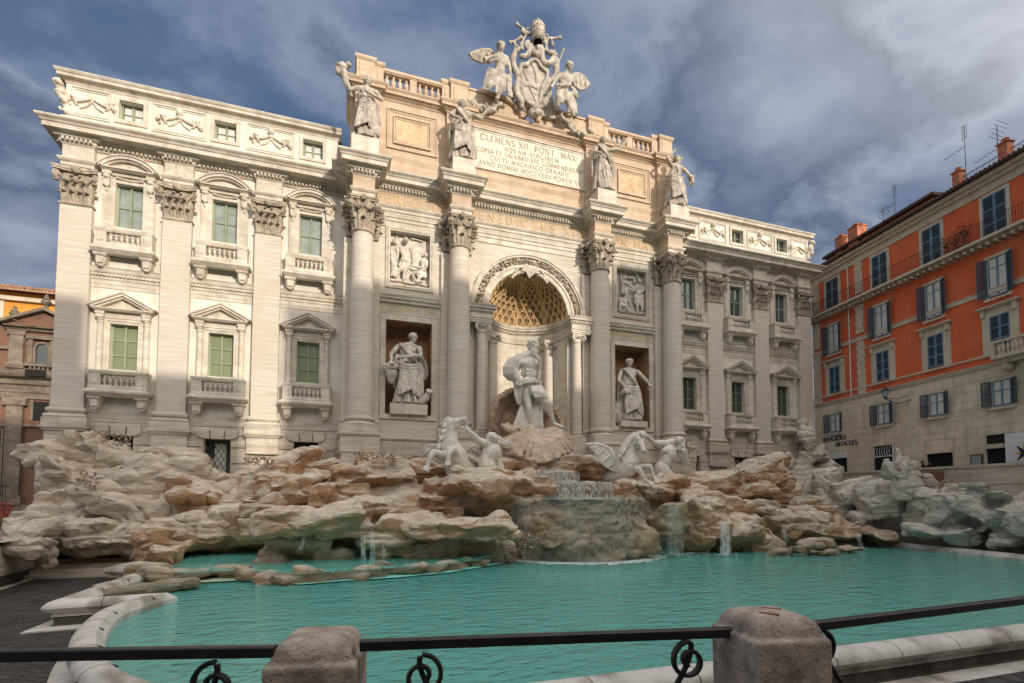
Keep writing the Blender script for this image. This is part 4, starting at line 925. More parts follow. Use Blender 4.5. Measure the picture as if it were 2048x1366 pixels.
e = MB(); e.add([(x, y, -6.87) for x, y in LPOOL], [tuple(range(len(LPOOL)))]); o = struct(e.build('water', M['water'])); 
if o.data.polygons[0].normal.z < 0: o.data.flip_normals()
e = MB(); e.add([(x, y, -7.2) for x, y in LPOOL], [tuple(range(len(LPOOL)))]); struct(e.build('basin_floor', M['basin_floor']))
e = MB(); e.add([(x, y, -7.25) for x, y in WP], [tuple(range(len(WP)))]); o = struct(e.build('water', M['water']))
if o.data.polygons[0].normal.z < 0: o.data.flip_normals()
# posts and railing in front of the viewer
def post(cx, cy, ztop, rz, label):
    t = empty('stone_post', (cx, cy, -6.05), label, 'post', 'stone posts of the railing'); t.rotation_euler = (0, 0, rz)
    e = MB(); hw = .20
    def ring(h, z, n=20, p=.32):
        out = []
        for i in range(n):
            a = 2*math.pi*i/n+math.pi/4; c, s_ = math.cos(a), math.sin(a); sq = lambda v: math.copysign(abs(v)**p, v); out.append((h*sq(c), h*sq(s_), z))
        return out
    prof = [(hw, -6.05), (hw, ztop-.16), (hw+.004, ztop-.125), (hw-.002, ztop-.105), (hw-.018, ztop-.10), (hw-.022, ztop-.085), (hw-.027, ztop-.055), (hw-.045, ztop-.026), (hw-.068, ztop-.007), (hw-.10, ztop-.001), (hw-.15, ztop+.001), (.02, ztop+.002)]
    vs = [v for i, (h, z) in enumerate(prof) for v in ring(h, z+6.05, p=.07 if i < 5 else .12)]
    n = 20; fs = [(j*n+i, j*n+(i+1) % n, (j+1)*n+(i+1) % n, (j+1)*n+i) for j in range(len(prof)-1) for i in range(n)]+[tuple((len(prof)-1)*n+i for i in range(n))]
    e.add(vs, fs); o = e.build('shaft', M['old_post']); o.parent = t
    sb = o.modifiers.new('s', 'SUBSURF'); sb.levels = sb.render_levels = 2; o.data.shade_smooth()
    return t
post(-10.955, -27.46, -5.085, R(-10), 'weathered stone post with rounded top at the bottom left of centre'); P2 = post(-8.765, -28.02, -5.015, R(-10), 'weathered stone post with rounded top and two iron clamps at the lower right')
e = MB(); e.box(-.10, -.085, -.06, .03, 1.030, 1.040); e.box(.04, .055, -.06, .03, 1.030, 1.040); mat('rust', (0.28, 0.12, 0.05), var=.3); o = e.build('clamp', M['rust']); o.parent = P2; o.rotation_euler = (0, 0, R(50))
def railing(pts, scr, label):
    t = empty('iron_railing', (pts[0][0], pts[0][1], -6.05), label, 'railing', 'black iron railings between the posts')
    e = MB()
    e.sweep([(x, y) for x, y in pts], [(-.02, -5.155), (.02, -5.155), (.024, -5.15), (.024, -5.112), (.018, -5.106), (-.018, -5.106), (-.024, -5.112), (-.024, -5.15)])
    e.build('top_rail', M['dark_iron'], t)
    for (x, y), (dx, dy), rr, fl in scr:
        s_ = MB(); L = math.hypot(dx, dy); d = np.array((dx/L, dy/L)); pp_ = []; 
        for i in range(34):
            a = i/33*2.9*math.pi; q = rr*(1-.78*(i/33)); u = q*math.sin(a)*fl; v = q*math.cos(a); pp_.append((x+d[0]*u, y+d[1]*u, -5.16-rr+v))
        pp_ = pp_[::-1]; tail = []
        for i in range(1, 14):
            tt = i/13; u = fl*(-rr*math.sin(tt*1.6)*1.0+ -.0)*1.0; tail.append((x+d[0]*(-fl*rr*1.0*math.sin(tt*math.pi/2)+fl*tt**2*.5), y+d[1]*(-fl*rr*math.sin(tt*math.pi/2)+fl*tt**2*.5), -5.16-rr*2*0-(rr)*(1-math.cos(tt*math.pi/2))-tt**1.5*.45))
        s_.tube(pp_, [.012]*len(pp_), 6, flat=1.9, up=(d[1], -d[0], 0)); s_.tube(tail, .014, 6)
        s_.build('scroll', M['dark_iron'], t, smooth=True)
    lo = MB(); lo.sweep([(x, y) for x, y in pts], [(-.018, -5.94), (.018, -5.94), (.018, -5.90), (-.018, -5.90)]); lo.build('bottom_rail', M['dark_iron'], t)
railing([(-15.5, -26.6), (-12.27, -27.27), (-11.135, -27.575)], [((-11.38, -27.56), (1, -.3), .105, -1)], 'black iron railing with one scroll, left of the left post')
railing([(-10.77, -27.60), (-8.93, -27.95)], [((-10.50, -27.73), (1, -.12), .10, 1), ((-9.18, -27.925), (1, -.12), .10, -1)], 'black iron railing with two scrolls spanning between both posts')
railing([(-8.50, -27.99), (-6.41, -27.9), (-2.5, -27.5)], [((-8.36, -27.98), (1, 0), .095, 1)], 'black iron railing running off to the right from the right post')
# ================================================================== ORANGE HOUSE
OA = R(8); OD = np.array((math.sin(OA), math.cos(OA))); ON = np.array((-OD[1], OD[0])); OP = np.array((24.92, -12.58))
def of(s, z, d=0.0): q = OP+OD*s+ON*d; return (q[0], q[1], z)       # s along the front, d towards the piazza
class OB(MB):
    def ob(self, s0, s1, z0, z1, d0, d1):
        c = [of(s, z, d) for z in (z0, z1) for d in (d0, d1) for s in (s0, s1)]
        return self.add(c, [(0, 2, 3, 1), (4, 5, 7, 6), (0, 1, 5, 4), (2, 6, 7, 3), (0, 4, 6, 2), (1, 3, 7, 5)])
mat('orange_plaster', (0.70, 0.145, 0.055), var=0.07, nscale=1.0, bump=0.05, blotch=(0.62, 0.20, 0.10), bl_amt=0.6, bl_scale=0.7, streak=(.52, .13, .06))
mat('beige_ashlar', (0.74, 0.63, 0.50), var=0.1, nscale=1.2, bump=0.1, blotch=(0.50, 0.41, 0.32), bl_amt=0.5, bl_scale=0.4, streak=(0.45, 0.37, 0.29))
mat('cream_trim', (0.60, 0.52, 0.41), var=0.08, nscale=2, bump=0.08, streak=(0.38, 0.33, 0.27))
mat('blue_shutter', (0.055, 0.085, 0.12), var=0.15, bump=0.0); mat('blue_frame', (0.16, 0.25, 0.36), var=0.1, bump=0)
mat('roof_tile', (0.075, 0.045, 0.035), var=0.3, scale=(4, 4, 1), nscale=3, bump=0.5, bscale=6); mat('white_paint', (0.75, 0.74, 0.72), var=0.05, bump=0.02); mat('chimney_brick', (0.48, 0.17, 0.09), var=0.2, nscale=4, bump=.2)
OH = empty('orange_house', (24.9+7, -3, -3.5), 'tall orange house with grey blue shutters and cream ground floor right of the palace', 'house')
e = OB(); e.ob(-14, 14.8, 3.45, 14.4, -12, 0); e.build('upper_wall', M['orange_plaster'], OH)
e = OB(); e.ob(-14, 14.8, -3.5, 3.45, -12, .05)
zl = [-3.4, -2.85, -2.3, -1.75, -1.2, -.65, -.1, .45, 1.0, 1.55, 2.1, 2.65, 3.2]
e.build('ground_wall', M['beige_ashlar'], OH)
e = OB(); random.seed(3)
for i, z in enumerate(zl[:-1]):
    s = -8+random.random()
    cuts = [(.2, 1.35), (.25, 1.5)]
    while s < 14.8:
        L = random.uniform(1.6, 3.4); s1 = min(s+L, 14.8)
        e.ob(s+.012, s1-.012, z+.014, zl[i+1]-.014, 0, .075); s = s1
e.build('ashlar_blocks', M['beige_ashlar'], OH)
e = OB(); e.ob(-8, 14.9, 3.35, 3.5, .0, .14); e.ob(-8, 14.85, 3.50, 3.56, 0, .2); e.ob(-8, 14.85, 4.0, 4.12, 0, .06); e.ob(-8, 14.85, 7.68, 7.92, 0, .07); e.ob(-8, 14.85, 7.92, 7.97, 0, .1)
e.ob(-8, 14.95, 13.75, 14.2, 0, .08); e.ob(-8, 15.05, 14.2, 14.4, 0, .3); e.ob(-8, 15.1, 14.4, 14.62, 0, .55); e.build('string_course', M['cream_trim'], OH)
for s0, w_ in ((14.0, .8), (9.75, .75)):
    e = OB(); z = 3.6; k = 0
    while z < 13.7:
        ww = w_ if k % 2 else w_*.78
        if not (7.6 < z < 8.0) and not (10.5 < z+.3 and z < 11.05): e.ob(s0 if s0 > 12 else s0+(w_-ww)/2, s0+w_ if s0 > 12 else s0+(w_+ww)/2, z, z+.29, 0, .06)
        z += .31; k += 1
    e.build('quoins', M['cream_trim'], OH)
# balcony gallery
e = OB(); e.ob(-8, 15.0, 10.62, 10.74, 0, .35); e.ob(-8, 15.1, 10.74, 10.9, 0, .72)
s = -8
while s < 14.9: e.ob(s, s+.16, 10.46, 10.62, 0, .55); s += .42
GA = e.build('gallery', M['cream_trim'], OH)
e = OB(); e.ob(-8, 15.0, 11.83, 11.86, .66, .69); s = -8
while s < 15: e.ob(s, s+.018, 10.9, 11.84, .665, .683); s += .15
e.build('gallery_railing', M['dark_iron'], GA)
SX = (.80, 4.50, 8.30, 12.6, -3.2, -7.0)
def owin(s, row):
    sh_ = .078 if row == 1 else 0.0
    class OB(MB):
        def ob(q_, s0, s1, z0, z1, d0, d1):
            c = [of(a, z, d) for z in (z0, z1) for d in (d0+sh_, d1+sh_) for a in (s0, s1)]
            return q_.add(c, [(0, 2, 3, 1), (4, 5, 7, 6), (0, 1, 5, 4), (2, 6, 7, 3), (0, 4, 6, 2), (1, 3, 7, 5)])
    z0, z1, hw, kind = {4: (10.9, 13.5, .62, 'door'), 3: (7.45, 9.72, .50, 'open'), 2: (4.2, 6.3, .52, 'closed'), 1: (1.0, 2.45, .48, 'open')}[row]
    f = OB(); t = .17
    for a, b, c, d in ((s-hw-t, s-hw, z0-(0 if row == 4 else .12), z1+t), (s+hw, s+hw+t, z0-(0 if row == 4 else .12), z1+t), (s-hw, s+hw, z1, z1+t)): f.ob(a, b, c, d, 0, .09)
    if row != 4: f.ob(s-hw-t-.05, s+hw+t+.05, z0-.22, z0-.12, 0, .16)
    if row == 2:
        f.ob(s-hw-.42, s-hw-.17, z0-.12, z1+.25, 0, .06); f.ob(s+hw+.17, s+hw+.42, z0-.12, z1+.25, 0, .06); f.ob(s-hw-.42, s+hw+.42, z1+.17, z1+.45, 0, .055)
        f.ob(s-hw-.5, s+hw+.5, z1+.45, z1+.53, 0, .22); f.ob(s-hw-.58, s+hw+.58, z1+.53, z1+.60, 0, .32)
        for q in (-1, 1): f.ob(s+q*(hw+.3)-.1, s+q*(hw+.3)+.1, z1+.05, z1+.45, 0, .2)
    o = f.build('house_window', M['cream_trim'], OH)
    if kind in ('closed', 'door'):
        for q in (-1, 1):
            sh = OB(); a, b = sorted((s, s+q*hw)); 
            sh.ob(a+.01, a+.07, z0, z1, .02, .085); sh.ob(b-.07, b-.01, z0, z1, .02, .085)
            for zz in np.linspace(z0, z1-.07, 4): sh.ob(a+.07, b-.07, zz, zz+.07, .02, .085)
            so = sh.build('shutter', M['blue_frame'], o); sl = OB(); z = z0+.08
            while z < z1-.1: sl.ob(a+.07, b-.07, z, z+.035, .025, .07); z += .055
            sl.build('slats', M['blue_shutter'], o)
        bk = OB(); bk.ob(s-hw+.01, s+hw-.01, z0, z1, .005, .02); bk.build('pane', M['dark_void'], o)
    else:
        g = OB(); g.ob(s-hw, s+hw, z0, z1, .005, .02); g.build('pane', M['pane_blue'], o); c = OB()
        for q in (-1, 1): a, b = sorted((s+q*.05, s+q*(hw-.08))); c.ob(a, b, z0+.05, z1-.05, .022, .026)
        c.build('curtain', M['curtain'], o); fr = OB()
        for a, b, c_, d in ((s-hw, s-hw+.07, z0, z1), (s+hw-.07, s+hw, z0, z1), (s-.05, s+.05, z0, z1), (s-hw+.07, s-.05, z0, z0+.07), (s+.05, s+hw-.07, z0, z0+.07), (s-hw+.07, s-.05, z1-.6, z1-.56), (s+.05, s+hw-.07, z1-.6, z1-.56)): fr.ob(a, b, c_, d, .03, .06)
        fr.build('window_frame', M['blue_frame'], o)
        for q in (-1, 1):          # open leaf, swung out at an angle
            L = .46; ang = R(28) if q < 0 else R(28); h = OB(); base = OP+OD*(s+q*(hw+.02)); dirn = OD*q*math.cos(ang)+ON*math.sin(ang); nn = np.array((-dirn[1], dirn[0]))
            c0_ = base+ON*(.10+sh_)
            def pb(a, b, za, zb, th, mb):
                cc = [c0_+dirn*a-nn*th, c0_+dirn*b-nn*th, c0_+dirn*b+nn*th, c0_+dirn*a+nn*th]; mb.add([(x, y, za) for x, y in cc]+[(x, y, zb) for x, y in cc], [(0, 3, 2, 1), (4, 5, 6, 7), (0, 1, 5, 4), (1, 2, 6, 5), (2, 3, 7, 6), (3, 0, 4, 7)])
            pb(0, .06, z0, z1, .02, h); pb(L-.06, L, z0, z1, .02, h)
            for zz in (z0, (z0+z1)/2-.04, z1-.07): pb(.06, L-.06, zz, zz+.07, .02, h)
            z = z0+.07
            while z < z1-.08: pb(.06, L-.06, z, z+.03, .012, h); z += .05
            h.build('shutter', M['blue_shutter'], o)
for row in (4, 3, 2, 1):
    for s in SX: owin(s, row)
# ground floor shops
def opening(s0, s1, ztop, name, inner='dark_void'):
    f = OB(); f.ob(s0-.14, s0, -3.5, ztop+.14, .06, .13); f.ob(s1, s1+.14, -3.5, ztop+.14, .06, .13); f.ob(s0, s1, ztop, ztop+.14, .06, .13); o = f.build(name, M['cream_trim'], OH)
    g = OB(); g.ob(s0, s1, -3.5, ztop, .076, .085); g.build('opening', M[inner], o); return o
o = opening(11.6, 13.3, -.65, 'shop_front'); a = OB(); a.ob(11.6, 13.3, -1.15, -.65, .086, .2); a.build('awning_box', M['white_paint'], o)
o = opening(7.6, 9.2, -.55, 'shop_door'); a = OB(); a.ob(7.6, 9.2, -1.35, -1.28, .086, .12); a.ob(7.6, 7.75, -3.5, -.55, .086, .12)
for i in range(7): a.tube([of(7.9+.2*i, -1.25, .12), of(8.0+.2*i, -.95, .12), of(7.9+.2*i, -.65, .12)], .02, 5)
a.build('fanlight_grille', M['lead'], o)
o = opening(3.65, 5.25, -.62, 'shop_front'); a = OB(); a.ob(3.65, 5.25, -1.25, -.62, .086, .16); a.ob(3.7, 5.2, -1.45, -1.27, .086, .3); a.build('awning_box', M['beige_ashlar'], o)
o = opening(.72, 1.72, -.65, 'shop_door'); a = OB(); a.ob(.74, 1.7, -1.45, -1.2, .086, .25); a.build('awning_box', M['cream_trim'], o)
a = OB(); a.ob(1.95, 2.62, -2.95, -1.7, .08, .16); mat('wood', (0.20, 0.10, 0.05), var=.2); o = a.build('notice_board', M['wood'], OH); a = OB(); a.ob(2.03, 2.54, -2.87, -1.78, .16, .165); mat('grey_glass', (0.30, 0.36, 0.36), rough=.2, var=.05, bump=0); a.build('pane', M['grey_glass'], o)
a = OB(); a.ob(-2.3, .60, -3.3, -.7, .3, .36); SG = a.build('white_sign', M['white_paint']); tag(SG, 'large white sign panel with a gold and black star against the orange house', 'sign')
mat('gold', (0.75, 0.42, 0.06), var=.1, bump=0); mat('navy', (0.02, 0.03, 0.06), var=.1, bump=0)
for mt, off, d_ in (('gold', 0, .365), ('navy', math.pi/4, .372)):
    a = OB(); c = (-.32, -1.85); P_ = [((.55 if i % 2 == 0 else .16)*math.cos(off+i*math.pi/4), (.62 if i % 2 == 0 else .16)*math.sin(off+i*math.pi/4)) for i in range(8)]
    a.add([of(c[0]+u, c[1]+v, d_) for u, v in P_]+[of(c[0]+u, c[1]+v, d_-.008) for u, v in P_], [tuple(range(8)), tuple(range(15, 7, -1))]+[(i, (i+1) % 8, 8+(i+1) % 8, 8+i) for i in range(8)]); a.build('star', M[mt], SG)
e = MB()
for s_, sx, z, h in (('RELIGIOUS', 13.9, .30, .34), ('ARTICLES', 12.7, -.18, .34)):
    w_ = text_width(s_, h, .12); letters(e, s_, 0, 0, h, lambda u, v, d, sx=sx, z=z: of(sx-u*1.05, z+v, .08+d), dep=.03, sp=.14, wt=1.5)
e.build('shop_lettering', M['navy'], OH)
# balcony at the right edge
e = OB(); e.ob(-3, .75, 3.55, 3.75, 0, .9); e.ob(-3, .75, 4.45, 4.58, .72, .92); e.ob(.55, .75, 3.75, 4.45, .05, .9); e.ob(-3, .75, 3.3, 3.55, .05, .6)
BO = e.build('stone_balcony', M['cream_trim'], OH)
for i in range(8):
    b = MB(); q = of(.35-.22*i, 0, .82); b.lathe([(r_*1.0, 3.75+z_*1.42) for r_, z_ in BAL], (q[0], q[1]), 8); b.build('baluster', M['cream_trim'], BO, smooth=True)
e = OB(); e.ell(of(.3, 3.1, .35), (.3, .3, .3), nu=10, nv=8); e.build('bracket', M['cream_trim'], BO, smooth=True)
# roof, penthouse, chimneys, antennas
e = OB(); e.add([of(-14, 14.62, .85), of(15.3, 14.62, .85), of(15.3, 15.9, -4.5), of(-14, 15.9, -4.5), of(-14, 14.74, .85), of(15.3, 14.74, .85), of(15.3, 16.0, -4.5), of(-14, 16.0, -4.5)], [(0, 3, 2, 1), (4, 5, 6, 7), (0, 1, 5, 4), (2, 3, 7, 6), (1, 2, 6, 5), (0, 4, 7, 3)])
s = -14
while s < 15.2: e.tube([of(s, 14.76, .86), of(s, 16.02, -4.5)], .07, 6); s += .24
RO = e.build('roof', M['roof_tile'], OH, smooth=False)
e = OB(); e.ob(5.6, 14.6, 15.0, 16.35, -4.0, -1.6); e.build('penthouse', M['orange_plaster'], OH)
e = OB(); e.ob(5.3, 14.9, 16.35, 16.55, -4.4, -1.2)
e.build('penthouse_roof', M['roof_tile'], OH)
for s_, d_, z1, w_ in ((13.4, -1.8, 17.5, .35), (11.9, -1.8, 17.6, .45), (3.1, -.5, 16.3, .22), (.55, -.6, 16.4, .25), (2.5, -1.2, 15.6, .2)):
    e = OB(); e.ob(s_-w_, s_+w_, 14.6, z1, d_-w_, d_+w_); e.ob(s_-w_-.06, s_+w_+.06, z1, z1+.08, d_-w_-.06, d_+w_+.06); q = of(s_, 0, d_); e.lathe([(w_*.6, z1+.08), (w_*.6, z1+.25), (w_*.8, z1+.28), (.05, z1+.4)], (q[0], q[1]), 8); e.build('chimney', M['chimney_brick'], RO)
e = OB(); s = .7
while s < 2.95: e.ob(s, s+.015, 14.75, 15.95, -.62, -.605); s += .13
e.ob(-3, 2.95, 15.93, 15.97, -.63, -.60); e.build('roof_railing', M['dark_iron'], RO)
def antenna(s_, d_, z0, z1, kind, label):
    e = OB(); q = of(s_, 0, d_); e.tube([(q[0], q[1], z0), (q[0], q[1], z1)], .022, 6)
    for i in range(5):
        z = z1-.18*i-.1; L = .28; a = of(s_-L, z, d_); b = of(s_+L, z, d_)
        if kind == 0: e.tube([of(s_-.16, z, d_), of(s_+.16, z, d_)], .014, 4)
        else: e.tube([of(s_-.4+.1*i, z-.1, d_-.3), of(s_-.2+.1*i, z+.25, d_+.3)], .014, 4)
    if kind == 0: e.tube([of(s_+.13, z1, d_), of(s_+.13, z1-1.0, d_)], .012, 4); e.tube([of(s_-.13, z1, d_), of(s_-.13, z1-1.0, d_)], .012, 4)
    z = z1-1.4; e.tube([of(s_-.05, z, d_), of(s_+1.3, z-.05, d_)], .014, 4)
    for i in range(5): e.tube([of(s_+.2+.25*i, z-.02, d_-.2), of(s_+.2+.25*i, z-.02, d_+.2)], .01, 4)
    o = e.build('antenna', M['dark_iron']); tag(o, label, 'antenna', 'antennas on the orange house roof')
antenna(2.95, -.9, 14.7, 19.4, 0, 'tallest thin television antenna beside the left front chimney of the orange house')
antenna(1.15, -.9, 14.7, 18.0, 1, 'tangled television antenna next to the right front chimney of the orange house')
antenna(9.2, -2.5, 15.5, 19.6, 0, 'thin antenna rising from the far roof of the orange house')
antenna(10.2, -2.5, 15.5, 18.3, 1, 'short antenna left of the thin one on the far roof')
antenna(8.0, -2.5, 15.5, 17.4, 2, 'smallest antenna on the far roof of the orange house')
antenna(-1.2, -.6, 14.7, 17.2, 1, 'antenna at the right edge of the picture above the orange roof')
# plants on the gallery
def plant(x, y, z, h, seed, label, name='potted_plant', leafm='leaf_dark', pot=True, group=None, spread=.35, n=60):
    t = empty(name, (x, y, z), label, 'plant', group); rg = random.Random(seed); e = MB()
    if pot: b = MB(); b.lathe([(.12, z), (.17, z+.28), (.19, z+.3), (.15, z+.28)], (x, y), 10); b.build('pot', M['rust'], t)
    l = MB()
    for i in range(7):
        a = rg.uniform(0, 6.28); q = (x+spread*math.cos(a)*rg.random(), y+spread*math.sin(a)*rg.random(), z+h*rg.uniform(.6, 1)); e.tube([(x, y, z+.25*pot), ((x+q[0])/2, (y+q[1])/2, z+h*.5), q], [.015, .01, .005], 4)
        for k in range(n//7):
            u = rg.uniform(.4, 1.05); c = np.array((x+(q[0]-x)*u, y+(q[1]-y)*u, z+(q[2]-z)*u))+np.array([rg.uniform(-.12, .12) for _ in range(3)]); s_ = rg.uniform(.05, .11)
            d1 = np.array([rg.uniform(-1, 1) for _ in range(3)])*s_; d2 = np.cross(d1, [rg.uniform(-1, 1) for _ in range(3)]); d2 = d2/(np.linalg.norm(d2)+1e-6)*s_*.5
            l.add([c-d1, c-d2, c+d1, c+d2], [(0, 1, 2, 3)])
    e.build('stem', M['wood'], t); l.build('foliage', M[leafm], t)
mat('leaf_dark', (0.05, 0.055, 0.03), var=.3, bump=0); mat('flower_red', (0.5, 0.03, 0.02), var=.2, bump=0)
for i, (s_, lab) in enumerate(((3.3, 'leafy potted shrub on the upper gallery, left of the tall one'), (2.75, 'small potted shrub at the middle of the upper gallery group'), (2.2, 'tallest potted shrub on the upper gallery beside the last window'))):
    q = of(s_, 10.9, .4); plant(q[0], q[1], q[2], 1.5+.15*i, i, lab, group='potted shrubs on the gallery')
e = OB(); e.tube([of(6.25, 3.3, .12), of(6.25, -3.4, .12)], .035, 6); e.tube([of(11.0, 14.2, .14), of(11.0, 3.6, .14)], .045, 6); e.build('drainpipe', M['lead'], OH)
# wall lamp
LP = empty('wall_lamp', of(7.2, 2.4, .1), 'black iron lantern on a scrolled bracket fixed to the orange house', 'lamp'); e = OB()
e.tube([of(6.2, 2.35, .1), of(6.9, 2.2, .5), of(7.4, 2.6, .9)], .03, 6); e.tube([of(6.2, 2.75, .1), of(6.8, 2.55, .5), of(7.4, 2.62, .9)], .02, 6); e.build('bracket', M['dark_iron'], LP)
q = of(7.4, 0, .9); e = MB(); e.lathe([(.05, 2.6), (.12, 2.72), (.13, 2.75)], (q[0], q[1]), 6); e.lathe([(.25, 3.15), (.27, 3.18), (.10, 3.38), (.05, 3.42), (.03, 3.55)], (q[0], q[1]), 6); e.build('lantern', M['dark_iron'], LP); e = MB(); e.lathe([(.13, 2.75), (.24, 3.15)], (q[0], q[1]), 6); e.build('glass', M['grey_glass'], LP)
# ================================================================== LEFT HOUSES
mat('yellow_plaster', (0.66, 0.30, 0.05), var=0.1, nscale=1, bump=0.05); mat('old_stone', (0.23, 0.185, 0.14), var=0.25, nscale=2, scale=(.6, .6, 2), bump=0.3, blotch=(0.10, 0.08, 0.06), bl_amt=0.7, bl_scale=0.9, streak=(0.1, 0.08, 0.06))
YH = empty('yellow_house', (-36, 18, -6), 'yellow ochre house with tiled eaves behind the old church at the far left', 'house')
e = MB(); e.box(-60, -24, 17, 30, -6, 11.0); e.build('wall', M['yellow_plaster'], YH)
e = MB(); e.add([(-60, 16.2, 10.9), (-24, 16.2, 10.9), (-24, 24, 13), (-60, 24, 13), (-60, 16.2, 11.15), (-24, 16.2, 11.15), (-24, 24, 13.3), (-60, 24, 13.3)], [(0, 3, 2, 1), (4, 5, 6, 7), (0, 1, 5, 4), (2, 3, 7, 6), (1, 2, 6, 5), (0, 4, 7, 3)])
for i in range(100): e.tube([(-50+.25*i, 16.1, 11.15), (-50+.25*i, 20, 12.2)], .09, 6)
mat('terracotta', (0.42, 0.24, 0.15), var=.25, nscale=4, bump=.3); e.build('roof', M['terracotta'], YH); e = MB(); e.box(-60, -24, 16.7, 17.05, 10.3, 10.6); e.box(-60, -24, 16.85, 17.05, 7.9, 8.2); e.build('string_course', M['cream_trim'], YH)
for x in (-35.9, -39.4, -43):
    for z in (8.95, 6.35):
        f = MB(); f.box(x-.85, x-.6, 16.9, 17.05, z-.2, z+1.5); f.box(x+.6, x+.85, 16.9, 17.05, z-.2, z+1.5); f.box(x-.6, x+.6, 16.9, 17.05, z+1.25, z+1.5); f.box(x-.6, x+.6, 16.9, 17.05, z-.2, z); o = f.build('window', M['cream_trim'], YH)
        g = MB(); g.box(x-.6, x+.6, 16.97, 16.99, z, z+1.25); g.build('pane', M['pane_blue'], o); g = MB(); g.box(x-.05, x+.05, 16.93, 16.97, z, z+1.25); g.box(x+.3, x+.5, 16.93, 16.97, z, z+1.25); g.build('window_frame', M['white_paint'], o)
CHC = empty('church', (-32, 14, -6), 'weathered brick and stone church front with a pediment and urns at the left edge', 'church'); Y = 14.0
e = MB(); e.box(-45, -29.0, Y, 16.9, -6, 7.5); e.build('brick_wall', M['brick'], CHC)
e = MB()
e.box(-33.05, -32.25, Y-.25, Y, 4.7, 7.3); e.box(-33.15, -32.15, Y-.3, Y, 6.95, 7.3); e.box(-33.15, -32.15, Y-.32, Y, 4.6, 4.95); e.box(-33.0, -32.1, Y-.3, Y, -4.9, 2.5); e.box(-33.2, -31.9, Y-.4, Y, 2.0, 2.5); e.box(-33.2, -31.9, Y-.42, Y, -4.9, -4.3)
e.build('pilaster', M['old_stone'], CHC)
e = MB(); e.sweep([(-45, Y), (-29, Y)], [(-.1, 2.5), (.15, 2.5), (.15, 2.9), (.2, 2.95), (.2, 3.4), (.35, 3.5), (.35, 3.8), (.7, 3.95), (.8, 4.15), (.8, 4.25), (.2, 4.35), (.2, 4.6), (-.1, 4.6)]); e.sweep([(-33.3, Y), (-29, Y)], [(-.1, 7.3), (.2, 7.3), (.3, 7.45), (.5, 7.5), (.55, 7.6), (-.1, 7.65)]); e.box(-45, -33.1, Y-.2, Y, 5.9, 6.1); e.build('cornice', M['old_stone'], CHC)
e = MB(); e.prism([(-33.6, 7.6), (-28.6, 7.6), (-31.1, 8.75)], Y-.1, Y+2); e.build('tympanum', M['brick'], CHC); e = MB(); e.prism([(-33.75, 7.62), (-31.1, 8.80), (-31.1, 9.02), (-34.0, 7.70)], Y-.5, Y+2.2); e.prism([(-28.4, 7.62), (-31.1, 8.80), (-31.1, 9.02), (-28.2, 7.70)], Y-.5, Y+2.2); e.build('pediment', M['old_stone'], CHC)
e = MB(); x0 = -31.25
e.box(x0-.75, x0-.5, Y-.2, Y, 4.9, 6.75); e.box(x0+.5, x0+.75, Y-.2, Y, 4.9, 6.75); e.box(x0-.85, x0+.85, Y-.3, Y, 6.75, 7.0); e.box(x0-.85, x0+.85, Y-.35, Y, 4.8, 5.0); arc_ring(e, x0, 6.1, .36, .48, -math.pi/2, math.pi/2, Y-.15, Y, 12); e.box(x0-.48, x0-.36, Y-.15, Y, 5.0, 6.1); e.box(x0+.36, x0+.48, Y-.15, Y, 5.0, 6.1)
for i in range(5): e.box(x0-.6+.25*i, x0-.5+.25*i, Y-.28, Y, 4.55, 4.8)
o = e.build('window', M['old_stone'], CHC); e = MB(); e.prism([(x0-.36, 5.0), (x0+.36, 5.0)]+[(x0+.36*math.cos(a), 6.1+.36*math.sin(a)) for a in np.linspace(0, math.pi, 10)], Y-.03, Y-.01); e.build('pane', M['pane_dark'], o)
for x, z0, z1, hw in ((-31.15, 1.0, 2.35, .45), (-33.9, -4.9, .2, .6), (-31.2, 4.0-.0, 4.45, .6)):
    e = MB(); e.box(x-hw, x+hw, Y-.02 if z0 < 3 else Y-.85, Y-.005 if z0 < 3 else Y-.84, z0, z1); e.build('opening', M['dark_void'], CHC)
    e = MB(); e.box(x-hw-.14, x-hw, Y-.1, Y, z0, z1+.12); e.box(x+hw, x+hw+.14, Y-.1, Y, z0, z1+.12); e.build('frame', M['old_stone'], CHC) if z0 < 3 else None
e = MB(); e.box(-45, -29, Y-.15, Y, .55, .75); e.box(-45, -29, Y-.35, Y, -6, -4.9); e.box(-33.2, -32.2, Y-.1, Y, -.9, -.7); e.build('base_course', M['old_stone'], CHC)
for x, z in ((-32.85, 7.95), (-31.1, 9.0)):
    e = MB(); e.lathe([(.15, z), (.12, z+.15), (.28, z+.35), (.30, z+.5), (.2, z+.6), (.24, z+.65), (.1, z+.85), (.12, z+.95), (.02, z+1.05)], (x, Y-.15), 12); e.build('urn', M['old_stone'], CHC, smooth=True)
